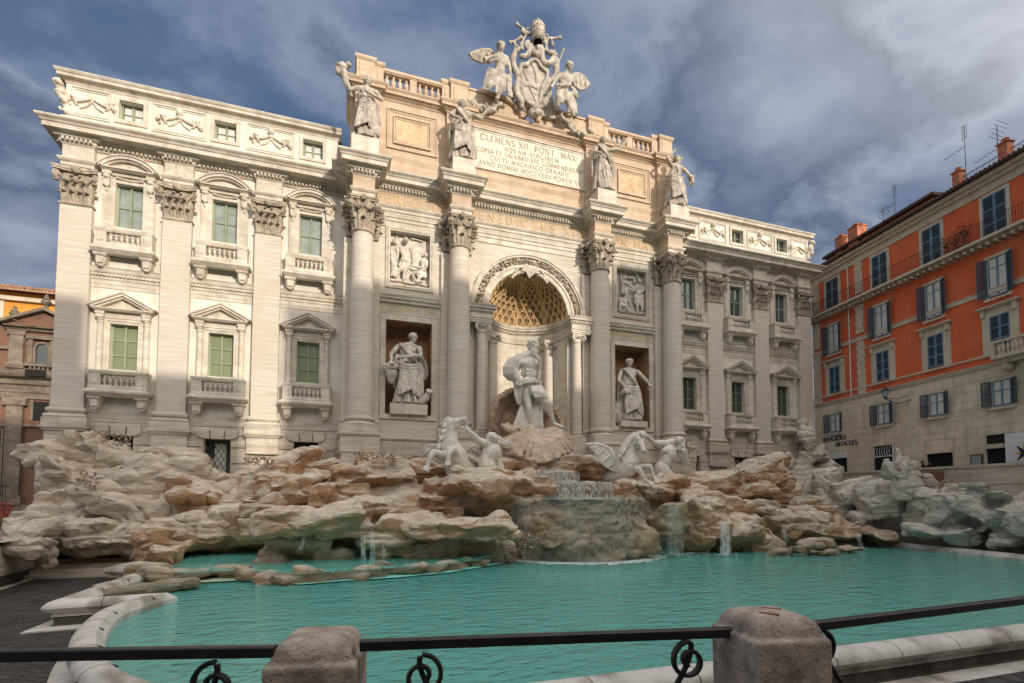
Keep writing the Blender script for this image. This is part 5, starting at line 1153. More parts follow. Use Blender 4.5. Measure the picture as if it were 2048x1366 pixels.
# iron fence and clutter on the left
e = MB(); 
for i in range(28): e.box(-34.5+.15*i, -34.5+.15*i+.03, 9.0, 9.03, -5.9, -3.6)
e.box(-34.5, -30.3, 8.98, 9.05, -3.75, -3.68); e.box(-34.5, -30.3, 8.98, 9.05, -5.2, -5.13); o = e.build('iron_fence', M['dark_iron']); tag(o, 'dark iron fence with vertical bars in front of the church at the left edge', 'fence')
e = MB(); e.lathe([(.16, -6.02), (.16, -5.35), (.12, -5.22), (.0, -5.17)], (-20.95, -10.6), 18); 
q = at(2, 1120, 1, -8.5); e = MB(); e.lathe([(.20, -6.02), (.20, -5.05), (.17, -4.9), (.09, -4.82), (.0, -4.80)], (-22.42, -9.0), 18); o = e.build('bollard', M['white_paint'], smooth=True, angle=60); tag(o, 'pale rounded bollard standing on the wall at the left edge', 'bollard')
plant(-28.9, 6.0, -6.0, 1.6, 11, 'planter with red flowers in the shade beside the left corner of the palace', name='flower_planter', leafm='flower_red', n=90)
# ================================================================== HOUSES ACROSS THE SQUARE (behind the viewer)
mat('far_plaster', (0.55, 0.40, 0.26), var=.08, bump=0); mat('far_plaster_2', (0.60, 0.47, 0.34), var=.08, bump=0)
for i, (x0, x1, zt, lab) in enumerate(((-42, -4.9, 20.3, 'long ochre house across the square'), (-4.9, 2.2, 16.8, 'lower house across the square'), (2.2, 4.1, 12.2, 'narrow low house in the gap across the square'), (4.1, 8.0, 21.3, 'narrow tall house across the square'), (8.0, 17.5, 22.4, 'broad pale house across the square'), (17.5, 21.3, 16.9, 'slim low house across the square'), (21.3, 24.0, 24.6, 'tall slim house across the square'), (24.0, 30.0, 26.0, 'tall pale corner house across the square'), (30.0, 50, 29.0, 'tallest broad house across the square'))):
    t = empty('town_house', ((x0+x1)/2, -50, -6), lab, 'house'); sk = 13*math.tan(SUN_AZ)      # unseen houses; heights and slanted plans shaped to let the low sun through
    def foot(g, z0, z1, mt, nm): e = MB(); slab(e, [(x0+g, -45+g), (x1-g, -45+g), (x1-g+sk, -58), (x0+g+sk, -58)], z0, z1); e.build(nm, M[mt], t)
    foot(.005, -6, zt-.5, 'far_plaster' if i % 2 else 'far_plaster_2', 'wall'); foot(.0, zt-.5, zt, 'terracotta', 'roof')
    nx = max(1, int((x1-x0)/2.6)); 
    for j in range(nx):
        for z in np.arange(-4, zt-3, 3.6):
            xc = x0+(x1-x0)*(j+.5)/nx; e = MB(); e.box(xc-.5, xc+.5, -45.0, -44.95, z, z+1.9); e.build('window', M['pane_blue'], t)
# ================================================================== SCULPTURE
def sculpt(name, mb, vox, mt, parent=None, it=2, fac=.5, disp=0.0, dscale=3.0, dfn=None):
    me = bpy.data.meshes.new(name); me.from_pydata(mb.v, [], mb.f); bm = bmesh.new(); bm.from_mesh(me); bmesh.ops.recalc_face_normals(bm, faces=bm.faces); bm.to_mesh(me); bm.free()
    o = bpy.data.objects.new(name, me); COL.objects.link(o)
    r = o.modifiers.new('r', 'REMESH'); r.mode = 'VOXEL'; r.voxel_size = vox; r.use_smooth_shade = True
    if it: s = o.modifiers.new('s', 'SMOOTH'); s.factor = fac; s.iterations = it
    dg = bpy.context.evaluated_depsgraph_get(); me2 = bpy.data.meshes.new_from_object(o.evaluated_get(dg)); bpy.data.objects.remove(o); bpy.data.meshes.remove(me)
    me2.name = name
    n = len(me2.vertices)
    if (disp or dfn) and n:
        co = np.empty(n*3); me2.vertices.foreach_get('co', co); co = co.reshape(-1, 3); no = np.empty(n*3); me2.vertices.foreach_get('normal', no); no = no.reshape(-1, 3)
        if dfn: co = dfn(co, no)
        else: co = co+no*(fbm(co*dscale, 3)*disp)[:, None]
        me2.vertices.foreach_set('co', co.ravel()); me2.update()
    me2.shade_smooth(); me2.materials.clear(); me2.materials.append(mt)
    o = bpy.data.objects.new(name, me2); COL.objects.link(o)
    if parent: o.parent = parent; o.location = -wloc(parent)
    return o
def chain(mb, pts, rad, n=10, balls=True):
    pts = [np.array(p, float) for p in pts]; rad = [rad]*len(pts) if isinstance(rad, (int, float)) else list(rad)
    Q = [pts[0]]; r_ = [rad[0]]
    for i in range(len(pts)-1):         # smooth interpolation of the path
        p0 = pts[max(i-1, 0)]; p1, p2 = pts[i], pts[i+1]; p3 = pts[min(i+2, len(pts)-1)]
        for t in (.34, .67, 1.0):
            Q.append(.5*((2*p1)+(p2-p0)*t+(2*p0-5*p1+4*p2-p3)*t*t+(3*p1-p0-3*p2+p3)*t**3)); r_.append(rad[i]+(rad[i+1]-rad[i])*t)
    mb.tube(Q, r_, n)
    if balls:
        for k in (0, -1): mb.ell(Q[k], (r_[k],)*3, nu=8, nv=6)
def limb(mb, a, b, c, r0, r1, r2, r3=None, bulge=1.12):
    a, b, c = (np.array(q, float) for q in (a, b, c)); m1 = (a+b)/2; m2 = b*.62+c*.38
    mb.tube([a, m1, b], [r0, (r0+r1)/2*bulge, r1], 10); mb.tube([b, m2, c], [r1, (r1*.62+r2*.38)*bulge, r2], 10)
    for p, r_ in ((a, r0), (b, r1), (c, r2)): mb.ell(p, (r_,)*3, nu=10, nv=8)
def hand(mb, w, d, H, curl=.5):
    w = np.array(w, float); d = np.array(d, float); d /= np.linalg.norm(d)+1e-9; s_ = np.cross(d, (0, 1, .2)); s_ /= np.linalg.norm(s_)+1e-9; u = np.cross(s_, d)
    mb.tube([w, w+d*.03*H, w+d*.05*H], [.016*H, .023*H, .02*H], 8, flat=.6)
    for i, L in enumerate((.036, .042, .04, .032)):
        o = w+d*.05*H+s_*(i-1.5)*.0115*H; e_ = o+d*L*.5*H; f = e_+(d*math.cos(curl*1.4)-u*math.sin(curl*1.4))*L*.5*H; mb.tube([o, e_, f], [.0085*H, .008*H, .006*H], 6)
    o = w+d*.02*H-s_*.02*H; mb.tube([o, o+(d*.7-s_*.5)*.03*H, o+(d*.95-s_*.2)*.05*H], [.01*H, .009*H, .007*H], 6)
def head(mb, c, H, face=(0, -1, -.1), hair=1, beard=0, male=False, crown=0, up=(0, 0, 1)):
    c = np.array(c, float); f = np.array(face, float); f /= np.linalg.norm(f); s_ = np.cross(f, up); s_ /= np.linalg.norm(s_); u = np.cross(s_, f); k = H
    def P(a, b, c_): return c+s_*a*k+f*b*k+u*c_*k
    def E(a, b, c_, r): 
        m3 = Matrix(((s_[0], f[0], u[0]), (s_[1], f[1], u[1]), (s_[2], f[2], u[2]))); mb.ell(P(a, b, c_), tuple(q*k for q in r), rot=tuple(m3.to_euler()), nu=12, nv=9)
    E(0, -.006, .014, (.046, .054, .050)); E(0, .016, -.012, (.036, .036, .046)); E(0, .030, -.044, (.016, .016, .013))
    mb.tube([P(0, .046, .012), P(0, .061, -.014)], [.006*k, .0105*k], 6); E(0, .048, -.032, (.014, .008, .005))
    for q in (-1, 1):
        mb.tube([P(q*.006, .050, .017), P(q*.024, .046, .019), P(q*.036, .032, .012)], [.006*k, .007*k, .005*k], 6); E(q*.016, .043, .006, (.008, .006, .006)); E(q*.046, -.004, -.004, (.007, .012, .016)); E(q*.022, .034, -.014, (.013, .011, .012))
    mb.tube([P(0, -.01, -.10), P(0, -.005, -.02)], [.031*k if not male else .038*k, .03*k], 10)
    rg = random.Random(int(abs(c[0]*977+c[2]*31)))
    if hair:
        for i in range(70):
            a = rg.uniform(0, 6.28); z = rg.uniform(-.3, 1); r_ = math.sqrt(max(0, 1-z*z)); q = (.050*r_*math.cos(a), -.010+.056*r_*math.sin(a), .020+.050*z)
            if q[1] > .018 and q[2] < .036: continue
            E(*q, (.015*rg.uniform(.8, 1.25),)*3)
        E(0, -.055, -.005, (.026, .024, .024))
    if crown:
        for i in range(16):
            a = 6.283*i/16; E(.05*math.cos(a), .05*math.sin(a)-.004, .048+.006*(i % 2), (.010, .010, .014))
    if beard:
        for i in range(44):
            t = rg.random(); E(rg.uniform(-1, 1)*.040*(1-t*.5), .030+.022*rg.random(), -.034-.105*beard*t, (.013, .013, .020))
        for q in (-1, 1): mb.tube([P(q*.004, .052, -.024), P(q*.028, .044, -.036), P(q*.03, .036, -.06)], [.007*k, .009*k, .006*k], 6)
def fan(mb, A, B, n, r, sag=(0, 0, 0), seed=0, taper=(1, 1), jit=.25, swirl=0, flat=1.0, und=.0):
    """folds: n tubes running from polyline A to polyline B"""
    rg = random.Random(seed); A = np.array(A, float); B = np.array(B, float); sag = np.array(sag, float)
    def on(P, t): q = t*(len(P)-1); i = min(int(q), len(P)-2); return P[i]+(P[i+1]-P[i])*(q-i)
    for i in range(n):
        t = (i+.5)/n; a = on(A, t); b = on(B, min(1, max(0, t+rg.uniform(-.3, .3)/n))); L = np.linalg.norm(b-a); r_ = r*rg.uniform(1-jit, 1+jit); w = np.array([rg.uniform(-1, 1) for _ in range(3)])*und*L
        pts = [a, a*.72+b*.28+sag*.55+w, a*.42+b*.58+sag*.9-w*.6, b*.85+a*.15+sag*.4+w*.3, b]; mb.tube(pts, [r_*taper[0], r_*(taper[0]*.8+taper[1]*.2), r_*(taper[0]+taper[1])*.5, r_*taper[1], r_*taper[1]*.8], 7, flat=flat)
def sheet(mb, A, B, th):
    """flat backing between two polylines"""
    A = [np.array(a, float) for a in A]; B = [np.array(b, float) for b in B]; n = len(A); off = np.array((0, th, 0.0))
    vs = A+B+[a+off for a in A]+[b+off for b in B]; fs = []
    for i in range(n-1): fs += [(i, i+1, n+i+1, n+i), (2*n+i, 3*n+i, 3*n+i+1, 2*n+i+1), (i, 2*n+i, 2*n+i+1, i+1), (n+i, n+i+1, 3*n+i+1, 3*n+i)]
    fs += [(0, n, 3*n, 2*n), (n-1, 3*n-1, 4*n-1, 2*n-1)]; mb.add(vs, fs)
def gown(mb, P, H, top, bot, n=22, seed=0, r=.017, bulge=.02):
    """top and bot are (x, y, z, rx, ry) in figure units"""
    rg = random.Random(seed)
    for j in range(6):
        t = j/5; q = [top[k]+(bot[k]-top[k])*t for k in range(5)]; mb.ell(P(q[0], q[1], q[2]), (q[3]*H*.93, q[4]*H*.93, abs(top[2]-bot[2])*H*.16), nu=14, nv=8)
    m = MB(); k = 20; vs = [P(0, 0, 0)]*0
    for t in (0, .33, .66, 1):
        q = [top[j]+(bot[j]-top[j])*t for j in range(5)]; vs += [P(q[0]+q[3]*.92*math.cos(6.2832*i/k), q[1]+q[4]*.92*math.sin(6.2832*i/k), q[2]) for i in range(k)]
    mb.add(vs, [(j*k+i, j*k+(i+1) % k, (j+1)*k+(i+1) % k, (j+1)*k+i) for j in range(3) for i in range(k)]+[tuple(range(k)), tuple(range(4*k-1, 3*k-1, -1))])
    ph = rg.uniform(0, 6)
    for i in range(n):
        a = 6.283*i/n+rg.uniform(-.1, .1); sw = rg.uniform(-.25, .25); pts = []; rr = []; k = rg.uniform(.75, 1.5)
        for t in (0, .25, .5, .75, .93, 1.0):
            q = [top[m]+(bot[m]-top[m])*t for m in range(5)]; aa = a+sw*t+.12*math.sin(ph+t*5+i); fl = 1+.10*math.sin(t*3.1+i)+bulge*t*4; pts.append(P(q[0]+q[3]*fl*math.cos(aa), q[1]+q[4]*fl*math.sin(aa), q[2])); rr.append(r*H*k*(.6+.95*t))
        mb.tube(pts, rr, 7)
class Fig:
    def __init__(s, base, H, yaw=0): s.b = np.array(base, float); s.H = H; s.w = 1.2; s.c, s.s = math.cos(yaw), math.sin(yaw)
    def __call__(s, x, y, z): return s.b+s.H*np.array((s.w*(x*s.c-y*s.s), s.w*(x*s.s+y*s.c), z))
    def d(s, x, y, z): return np.array((x*s.c-y*s.s, x*s.s+y*s.c, z))
def draped(P, hipx=.02, shx=-.01, hx=-.02, face=(0, -1, -.15), armL=((-.13, 0, .80), (-.17, -.03, .66), (-.10, -.10, .60)), armR=((.12, 0, .81), (.17, -.03, .66), (.12, -.10, .58)), seed=0, knee=1, mantle='LR', bare=False, crown=0):
    H = P.H; e = MB()
    def L(k, *r): limb(e, P(*k[0]), P(*k[1]), P(*k[2]), *[q*H for q in r])
    for q in (-1, 1): L(((hipx+q*.05, 0, .52), (hipx*.5+q*.05+(.02 if q == knee else 0), -.045 if q == knee else -.01, .28), (q*.055, .005 if q == knee else 0, .04)), .052, .042, .028)
    for q in (-1, 1): e.tube([P(q*.055, .02, .02), P(q*.065, -.05, .015), P(q*.068, -.085, .01)], [.022*H, .022*H, .014*H], 8)
    e.ell(P(hipx, 0, .53), (.090*H, .062*H, .075*H), nu=12, nv=8); e.ell(P((hipx+shx)/2, 0, .64), (.068*H, .05*H, .08*H), nu=12, nv=8); e.ell(P(shx, .0, .745), (.092*H, .06*H, .09*H), nu=12, nv=8); e.tube([P(shx-.10, 0, .81), P(shx, 0, .83), P(shx+.10, 0, .81)], [.035*H, .045*H, .035*H], 10)
    for q in (-1, 1): e.ell(P(shx+q*.04, -.045, .745), (.034*H,)*3, nu=10, nv=8)
    head(e, P(hx, -.012, .925), H, face=P.d(*face), crown=crown)
    e.tube([P(shx, 0, .83), P(hx, -.005, .89)], [.036*H, .03*H], 10)
    for A in (armL, armR):
        L(A, .034, .027, .019); w = P(*A[2]); d = w-P(*A[1]); hand(e, w, d, H)
    # clothing: gown, belt folds, mantle
    gown(e, P, H, (hipx, 0, .62, .085, .06), (0, 0.0, .022, .135, .105), n=21, seed=seed)
    gown(e, P, H, (shx, 0, .80, .08, .05), (hipx, 0, .58, .085, .062), n=16, seed=seed+1, r=.012)
    rg = random.Random(seed+3)
    if 'L' in mantle:       # from the left shoulder to the right hip and wrapped round the legs
        A = [P(shx-.11, -.03, .83), P(shx-.05, -.055, .84)]; B = [P(hipx+.06, -.10, .60), P(hipx+.13, -.05, .50)]; fan(e, A, B, 5, .019*H, sag=P.d(-.01, -.03, -.01)*H, seed=seed, und=.02)
        fan(e, [P(shx-.13, 0, .82), P(shx-.10, .04, .82)], [P(-.17, .02, .30), P(-.10, .08, .12)], 6, .017*H, sag=P.d(-.03, 0, 0)*H, seed=seed+9, und=.03)
    if 'R' in mantle:
        for k in range(6):  # thick swag round the hips
            z = .56-.02*k; e.tube([P(hipx-.12, .02, z+.05), P(hipx-.09, -.08, z), P(hipx, -.115, z-.03), P(hipx+.09, -.09, z+.0), P(hipx+.13, .0, z+.05)], .016*H*(.7+.7*(k % 2))*rg.uniform(.9, 1.2), 7)
        fan(e, [P(hipx+.03, -.10, .53), P(hipx+.14, -.02, .58)], [P(.03, -.15, .14), P(.17, -.05, .08)], 9, .018*H, sag=P.d(.01, -.02, 0)*H, seed=seed+4, und=.03)
        fan(e, [P(hipx-.10, -.06, .50), P(hipx+.02, -.10, .52)], [P(-.13, -.12, .10), P(.04, -.16, .20)], 9, .017*H, seed=seed+5, und=.03)
    if 'F' in mantle:       # flying end behind the shoulder
        fan(e, [P(shx+.10, .02, .80), P(shx+.06, .05, .84)], [P(.22, .05, .42), P(.14, .08, .30)], 6, .017*H, sag=P.d(.07, 0, 0)*H, seed=seed+7, und=.04)
    return e
def statue(name, base, H, label, cat='statue', group=None, vox=.038, mt='aged_marble', pl=None, yaw=0, extra=None, **kw):
    t = empty(name, base, label, cat, group); P = Fig(base, H, yaw); e = draped(P, **kw)
    ex = extra(P) if extra else {}
    if '_' in ex: e.v, e.f = (lambda b: (b.v, b.f))(MB().add(e.v, e.f).add(ex['_'].v, ex['_'].f))
    sculpt('figure', e, vox*.85, M[mt], t, it=0)
    for k, mb in ex.items():
        if k != '_': sculpt(k, mb, vox*.9, M[mt], t, it=1)
    if pl: b = MB(); b.box(base[0]-pl[0], base[0]+pl[0], base[1]-pl[1], base[1]+pl[1]*.9, base[2]-pl[2], base[2]+.03); b.build('plinth', M['trim'], t)
    return t
def lumps(mb, pts, r, n, seed=0, sp=.5):
    rg = random.Random(seed); P_ = [np.array(p, float) for p in pts]
    for i in range(n):
        t = rg.random()*(len(P_)-1); k = min(int(t), len(P_)-2); c = P_[k]+(P_[k+1]-P_[k])*(t-k); s_ = r*rg.uniform(.6, 1.2); mb.ell(c+np.array([rg.uniform(-1, 1) for _ in range(3)])*r*sp*2, (s_*rg.uniform(.7, 1.2), s_, s_*rg.uniform(.7, 1.1)), rot=(rg.random()*3, 0, rg.random()*3), nu=7, nv=5)
SZ = 15.06
def x1(P):
    m = MB(); m.tube([P(-.16, -.05, .60), P(-.24, -.05, .80), P(-.27, -.04, .98)], [.02*P.H, .04*P.H, .06*P.H], 8); lumps(m, [P(-.33, -.03, 1.03), P(-.20, -.03, 1.07)], .035*P.H, 26, 1); lumps(m, [P(-.33, -.03, 1.0), P(-.30, -.03, .90)], .03*P.H, 14, 2); return {'cornucopia': m}
statue('attic_statue', (-10.05, -2.15, SZ), 3.72, 'draped stone woman holding a raised cornucopia on the far left column', group='statues on the attic ledge', pl=(.72, .5, 1.0), extra=x1, hipx=.02, shx=.0, hx=.02, face=(.35, -1, -.2), armL=((-.12, 0, .80), (-.19, -.07, .68), (-.22, -.07, .82)), armR=((.12, 0, .81), (.19, -.04, .68), (.02, -.13, .66)), seed=1, mantle='R')
def x2(P):
    m = MB(); m.tube([P(.28, -.07, .86), P(.31, -.07, .93), P(.29, -.07, 1.0)], [.012*P.H, .02*P.H, .012*P.H], 7); return {'_': m}
statue('attic_statue', (-4.60, -2.15, SZ), 3.80, 'draped stone woman reaching one arm out to the right, left of the inscription', group='statues on the attic ledge', pl=(.66, .5, 1.0), extra=x2, hipx=-.02, shx=.02, hx=-.01, face=(.2, -1, -.1), armL=((-.10, 0, .80), (-.17, -.06, .68), (-.08, -.12, .60)), armR=((.13, 0, .82), (.23, -.05, .74), (.29, -.08, .86)), seed=2, mantle='LR')
statue('attic_statue', (4.62, -2.15, SZ), 3.74, 'draped stone woman lifting an orb high to the right, right of the inscription', group='statues on the attic ledge', pl=(.66, .5, 1.0), extra=lambda P: {'_': MB().ell(P(.33, -.05, 1.01), (.035*P.H,)*3)}, hipx=-.03, shx=.0, hx=-.01, face=(-.1, -1, -.1), armL=((-.10, 0, .80), (-.16, -.05, .68), (-.10, -.12, .60)), armR=((.12, 0, .82), (.24, -.04, .82), (.31, -.05, .95)), seed=3, mantle='LF')
def x4(P):
    m = MB(); lumps(m, [P(.22, -.06, .66), P(.28, -.05, .56), P(.24, -.05, .48)], .032*P.H, 26, 4); return {'fruit_bundle': m}
statue('attic_statue', (10.05, -2.15, SZ), 3.76, 'draped stone woman, hand raised to head and fruit at hip, far right column', group='statues on the attic ledge', pl=(.72, .5, 1.0), extra=x4, hipx=-.02, shx=.04, hx=.03, face=(.2, -1, -.15), armL=((-.07, 0, .82), (-.16, -.05, .88), (-.07, -.06, 1.0)), armR=((.15, 0, .80), (.22, -.04, .68), (.20, -.10, .60)), seed=4, mantle='R')
def x5(P):
    m = MB(); q = P(-.20, -.12, .42); m.lathe([(.02, q[2]-.75), (.16, q[2]-.62), (.30, q[2]-.25), (.34, q[2]-.05), (.37, q[2]), (.30, q[2]+.02)], (q[0], q[1]), 16); lumps(m, [P(-.26, -.13, .47), P(-.14, -.13, .50)], .03*P.H, 34, 5)
    u = MB(); c = P(.20, -.05, .12); u.tube([P(.14, -.05, .03), P(.19, -.06, .10), P(.215, -.09, .16), P(.225, -.12, .20)], [.03*P.H, .055*P.H, .035*P.H, .05*P.H], 12); return {'basket': m, 'urn': u}
statue('niche_statue', (-7.38, -.62, .95), 4.28, 'large draped marble woman with a fruit basket and urn in the left niche', group='statues in the side niches', mt='marble', pl=(1.05, .55, .57), extra=x5, hipx=.0, shx=.0, hx=.05, face=(.75, -1, -.45), armL=((-.12, 0, .80), (-.20, -.07, .66), (-.20, -.14, .56)), armR=((.12, -.02, .80), (.12, -.14, .66), (-.10, -.18, .60)), seed=5, mantle='LRF', vox=.032)
def x6(P):
    m = MB(); m.tube([P(.20, -.12, .50), P(.25, -.12, .80), P(.29, -.12, 1.02)], .012*P.H, 8); s_ = MB(); s_.tube([P(.22, -.12, .45), P(.24, -.14, .5), P(.27, -.10, .6), P(.23, -.10, .68)], .016*P.H, 7); cu = MB(); cu.tube([P(-.20, -.10, .40), P(-.16, -.14, .46), P(-.13, -.15, .40)], [.03*P.H, .05*P.H, .03*P.H], 8)
    b = MB(); b.tube([P(-.16, .02, .0), P(-.2, 0, .15), P(-.17, 0, .32)], [.09*P.H, .06*P.H, .05*P.H], 9); return {'staff': m, 'snake': s_, 'bowl': cu, 'drapery': b}
statue('niche_statue', (7.35, -.62, .72), 4.30, 'large draped marble woman holding a staff in the right niche', group='statues in the side niches', mt='marble', pl=(1.0, .55, .36), extra=x6, hipx=-.02, shx=.0, hx=-.01, face=(-.1, -1, -.25), armL=((-.12, 0, .80), (-.19, -.04, .64), (-.14, -.13, .50)), armR=((.12, 0, .81), (.21, -.05, .68), (.22, -.12, .60)), seed=6, mantle='LR', crown=1, vox=.032)
# ---- central figure
def crop(x0, y0, sc): return lambda X, Y, y: at(x0+X/sc, y0+Y/sc, 1, y)
c3 = crop(960, 650, 4.405); OY = -2.9
t = empty('sea_god_statue', c3(450, 940, OY), 'huge bearded marble man with billowing cape striding on a shell in the central arch', 'statue'); H = 5.35
e = MB(); q = lambda X, Y, dy=0: c3(X, Y, OY+dy)
e.ell(q(428, 350), (.55, .40, .52), rot=(0, R(-8), 0), nu=14, nv=10); e.ell(q(436, 440), (.40, .34, .42), nu=14, nv=10); e.ell(q(420, 530), (.52, .40, .42), nu=14, nv=10)
for s_ in (-1, 1): e.ell(q(428+s_*40+6, 335, -.25), (.29, .155, .20), nu=10, nv=8)
for i in range(3):
    for s_ in (-1, 1): e.ell(q(434+s_*17, 400+32*i, -.285+.01*i), (.12, .075, .115), nu=8, nv=6)
    for s_ in (-1, 1): e.ell(q(430+s_*56, 390+25*i, -.12), (.11, .13, .08), nu=8, nv=6)
e.tube([q(378, 285), q(440, 265), q(500, 300, .15)], [.26, .30, .24], 12); chain(e, [q(448, 290), q(462, 235, -.1)], [.26, .2])
limb(e, q(372, 292), q(312, 388, -.05), q(338, 478, -.35), .24, .17, .125, bulge=1.15); hand(e, q(338, 478, -.38), (.15, -.1, -.5), H*.95, .9); e.ell(q(345, 320, -.02), (.21, .2, .25))
limb(e, q(502, 305, .15), q(515, 400, .35), q(512, 480, .3), .23, .17, .13)
limb(e, q(400, 560), q(428, 735, -.22), q(455, 890, .05), .30, .19, .115, bulge=1.12); e.tube([q(456, 905, .05), q(465, 925, -.25), q(470, 930, -.48)], [.12, .12, .08], 8); e.ell(q(436, 790, .1), (.17, .2, .32))
limb(e, q(482, 590), q(588, 680, -.3), q(648, 860, -.05), .33, .20, .12, bulge=1.14); e.tube([q(648, 870, -.05), q(690, 885, -.15), q(722, 895, -.2)], [.12, .12, .08], 8); e.ell(q(610, 750, .1), (.19, .2, .34), rot=(0, R(-18), 0))
for k in range(5): e.tube([q(470, 930, -.48), q(462+5*k, 938, -.60)], .035, 5); e.tube([q(722, 893, -.22), q(740, 890+5*k, -.30)], .035, 5)
head(e, q(468, 195, -.12), H*1.12, face=(.15, -1, -.12), beard=1.2, male=True)
sculpt('figure', e, .034, M['marble_white'], t, it=1)
e = MB()      # cape and loin cloth
e.ell(q(275, 385, .45), (.46, .12, .74), rot=(0, R(12), 0), nu=14, nv=10)
fan(e, [q(385, 262, .2), q(330, 300, .6), q(330, 420, .6)], [q(300, 500, .5), q(300, 520, .3), q(330, 520, .1)], 4, .10)
for i in range(16):
    d_ = .45-.05*i; k = 1-.02*abs(i-8); e.tube([q(395, 262, .1+.02*i), q(335, 262+i*2, .1+d_), q(268+i*3.5, 300+i, .0+d_), q(208+i*6.5, 375, -.0+d_), q(212+i*6, 440-i, -.0+d_), q(262+i*3, 485-i*2, .0+d_), q(312, 498, d_*.5)], [.04, .06, .07, .07, .07, .06, .05], 7)
for i in range(7): e.tube([q(305, 560-6*i, .1), q(325, 535-7*i, -.25), q(400, 505-6*i+8*(i % 2), -.48), q(480, 500-4*i, -.42), q(530, 510+2*i, -.1)], .055+.05*(i % 2), 7)
fan(e, [q(305, 540, .1), q(380, 530, -.4)], [q(335, 700, 0), q(370, 700, .1)], 7, .08, sag=(-.12, -.1, 0), seed=2, und=.02)
fan(e, [q(450, 545, -.45), q(535, 530, -.2)], [q(445, 610, -.5), q(602, 660, -.4)], 9, .08, sag=(0, -.12, 0), seed=3, und=.03)
fan(e, [q(455, 560, -.5), q(560, 560, -.2)], [q(480, 640, -.55), q(600, 655, -.35)], 6, .07, seed=8)
A = [q(375, 640, .25), q(460, 630, .3), q(545, 680, .2)]; B = [q(290, 905, -.1), q(400, 945, 0), q(560, 930, .1)]; sheet(e, A, B, .18); fan(e, A, B, 11, .10, sag=(0, -.14, 0), seed=5, und=.02, taper=(.7, 1.2))
sculpt('cape', e, .034, M['marble_white'], t, it=0)
SH = empty('shell_base', c3(480, 1150, -3.2), 'great fluted shell and carved rock pedestal under the bearded statue', 'shell')
def shellfan(mb, c, rim, n, r0, r1, sag, seed=0, lip=.0):
    rim = np.array(rim, float); c = np.array(c, float)
    for i in range(n):
        t = i/(n-1)*(len(rim)-1); k = min(int(t), len(rim)-2); p = rim[k]+(rim[k+1]-rim[k])*(t-k); s_ = np.array(sag); w = .05*math.sin(i*1.9)
        mb.tube([c, c*.7+p*.3+s_*.6, c*.35+p*.65+s_, p+s_*.25, p*(1+0)+np.array((0, -.12+w, w))], [r0, r0*.6+r1*.4, r1*.8, r1, r1*1.15], 7)
e = MB(); z = lambda X, Y, y: c3(X, Y, y)
rim = [z(150, 990, -2.9), z(100, 860, -3.1), z(110, 760, -3.2), z(150, 660, -3.1), z(215, 600, -2.9), z(300, 575, -2.6), z(380, 620, -2.2)]
shellfan(e, z(370, 960, -2.4), rim, 15, .10, .17, (0, .75, 0)); 
for i in range(len(rim)-1): e.tube([rim[i], (rim[i]+rim[i+1])/2+np.array((0, -.1, .0)), rim[i+1]], .14, 8)
rim2 = [z(560, 800, -2.4), z(600, 730, -2.3), z(660, 745, -2.4), z(700, 830, -2.6), z(720, 880, -2.8)]; shellfan(e, z(600, 960, -2.5), rim2, 9, .10, .15, (0, .3, 0))
sculpt('upper_shell', e, .042, M['shell_stone'], SH, it=1, disp=.02, dscale=3)
e = MB()
rimb = [z(150, 1060, -3.4), z(210, 1085, -4.2), z(330, 1150, -4.8), z(500, 1215, -5.0), z(560, 1215, -5.0), z(650, 1190, -5.0), z(700, 1150, -4.8), z(800, 1110, -4.2), z(790, 1010, -3.4)]
shellfan(e, z(470, 950, -2.9), rimb, 24, .15, .16, (0, -.55, .32)); e.ell(z(480, 1000, -3.0), (1.0, .7, .6)); e.ell(z(640, 990, -3.0), (.75, .7, .65)); e.ell(z(520, 1130, -3.2), (1.1, .8, .6)); e.ell(z(690, 1050, -3.2), (.8, .8, .8))
rimc = [z(180, 1150, -3.8), z(230, 1135, -4.4), z(330, 1140, -4.9), z(420, 1180, -5.1), z(480, 1250, -5.0)]; shellfan(e, z(330, 1300, -3.8), rimc, 16, .2, .12, (0, -.2, .1))
rimd = [z(690, 1190, -4.9), z(800, 1150, -4.8), z(900, 1160, -4.5), z(1000, 1200, -4.2), z(1060, 1260, -4.0)]; shellfan(e, z(880, 1290, -3.8), rimd, 16, .2, .12, (0, -.2, .1))
chain(e, [z(240, 915, -3.6), z(280, 930, -3.9), z(335, 905, -3.9)], [.2, .2, .1]); lumps(e, [z(210, 900, -3.4), z(270, 900, -3.7)], .14, 12, 4)
sculpt('lower_shell', e, .042, M['rock_brown'], SH, it=1, disp=.02, dscale=3)
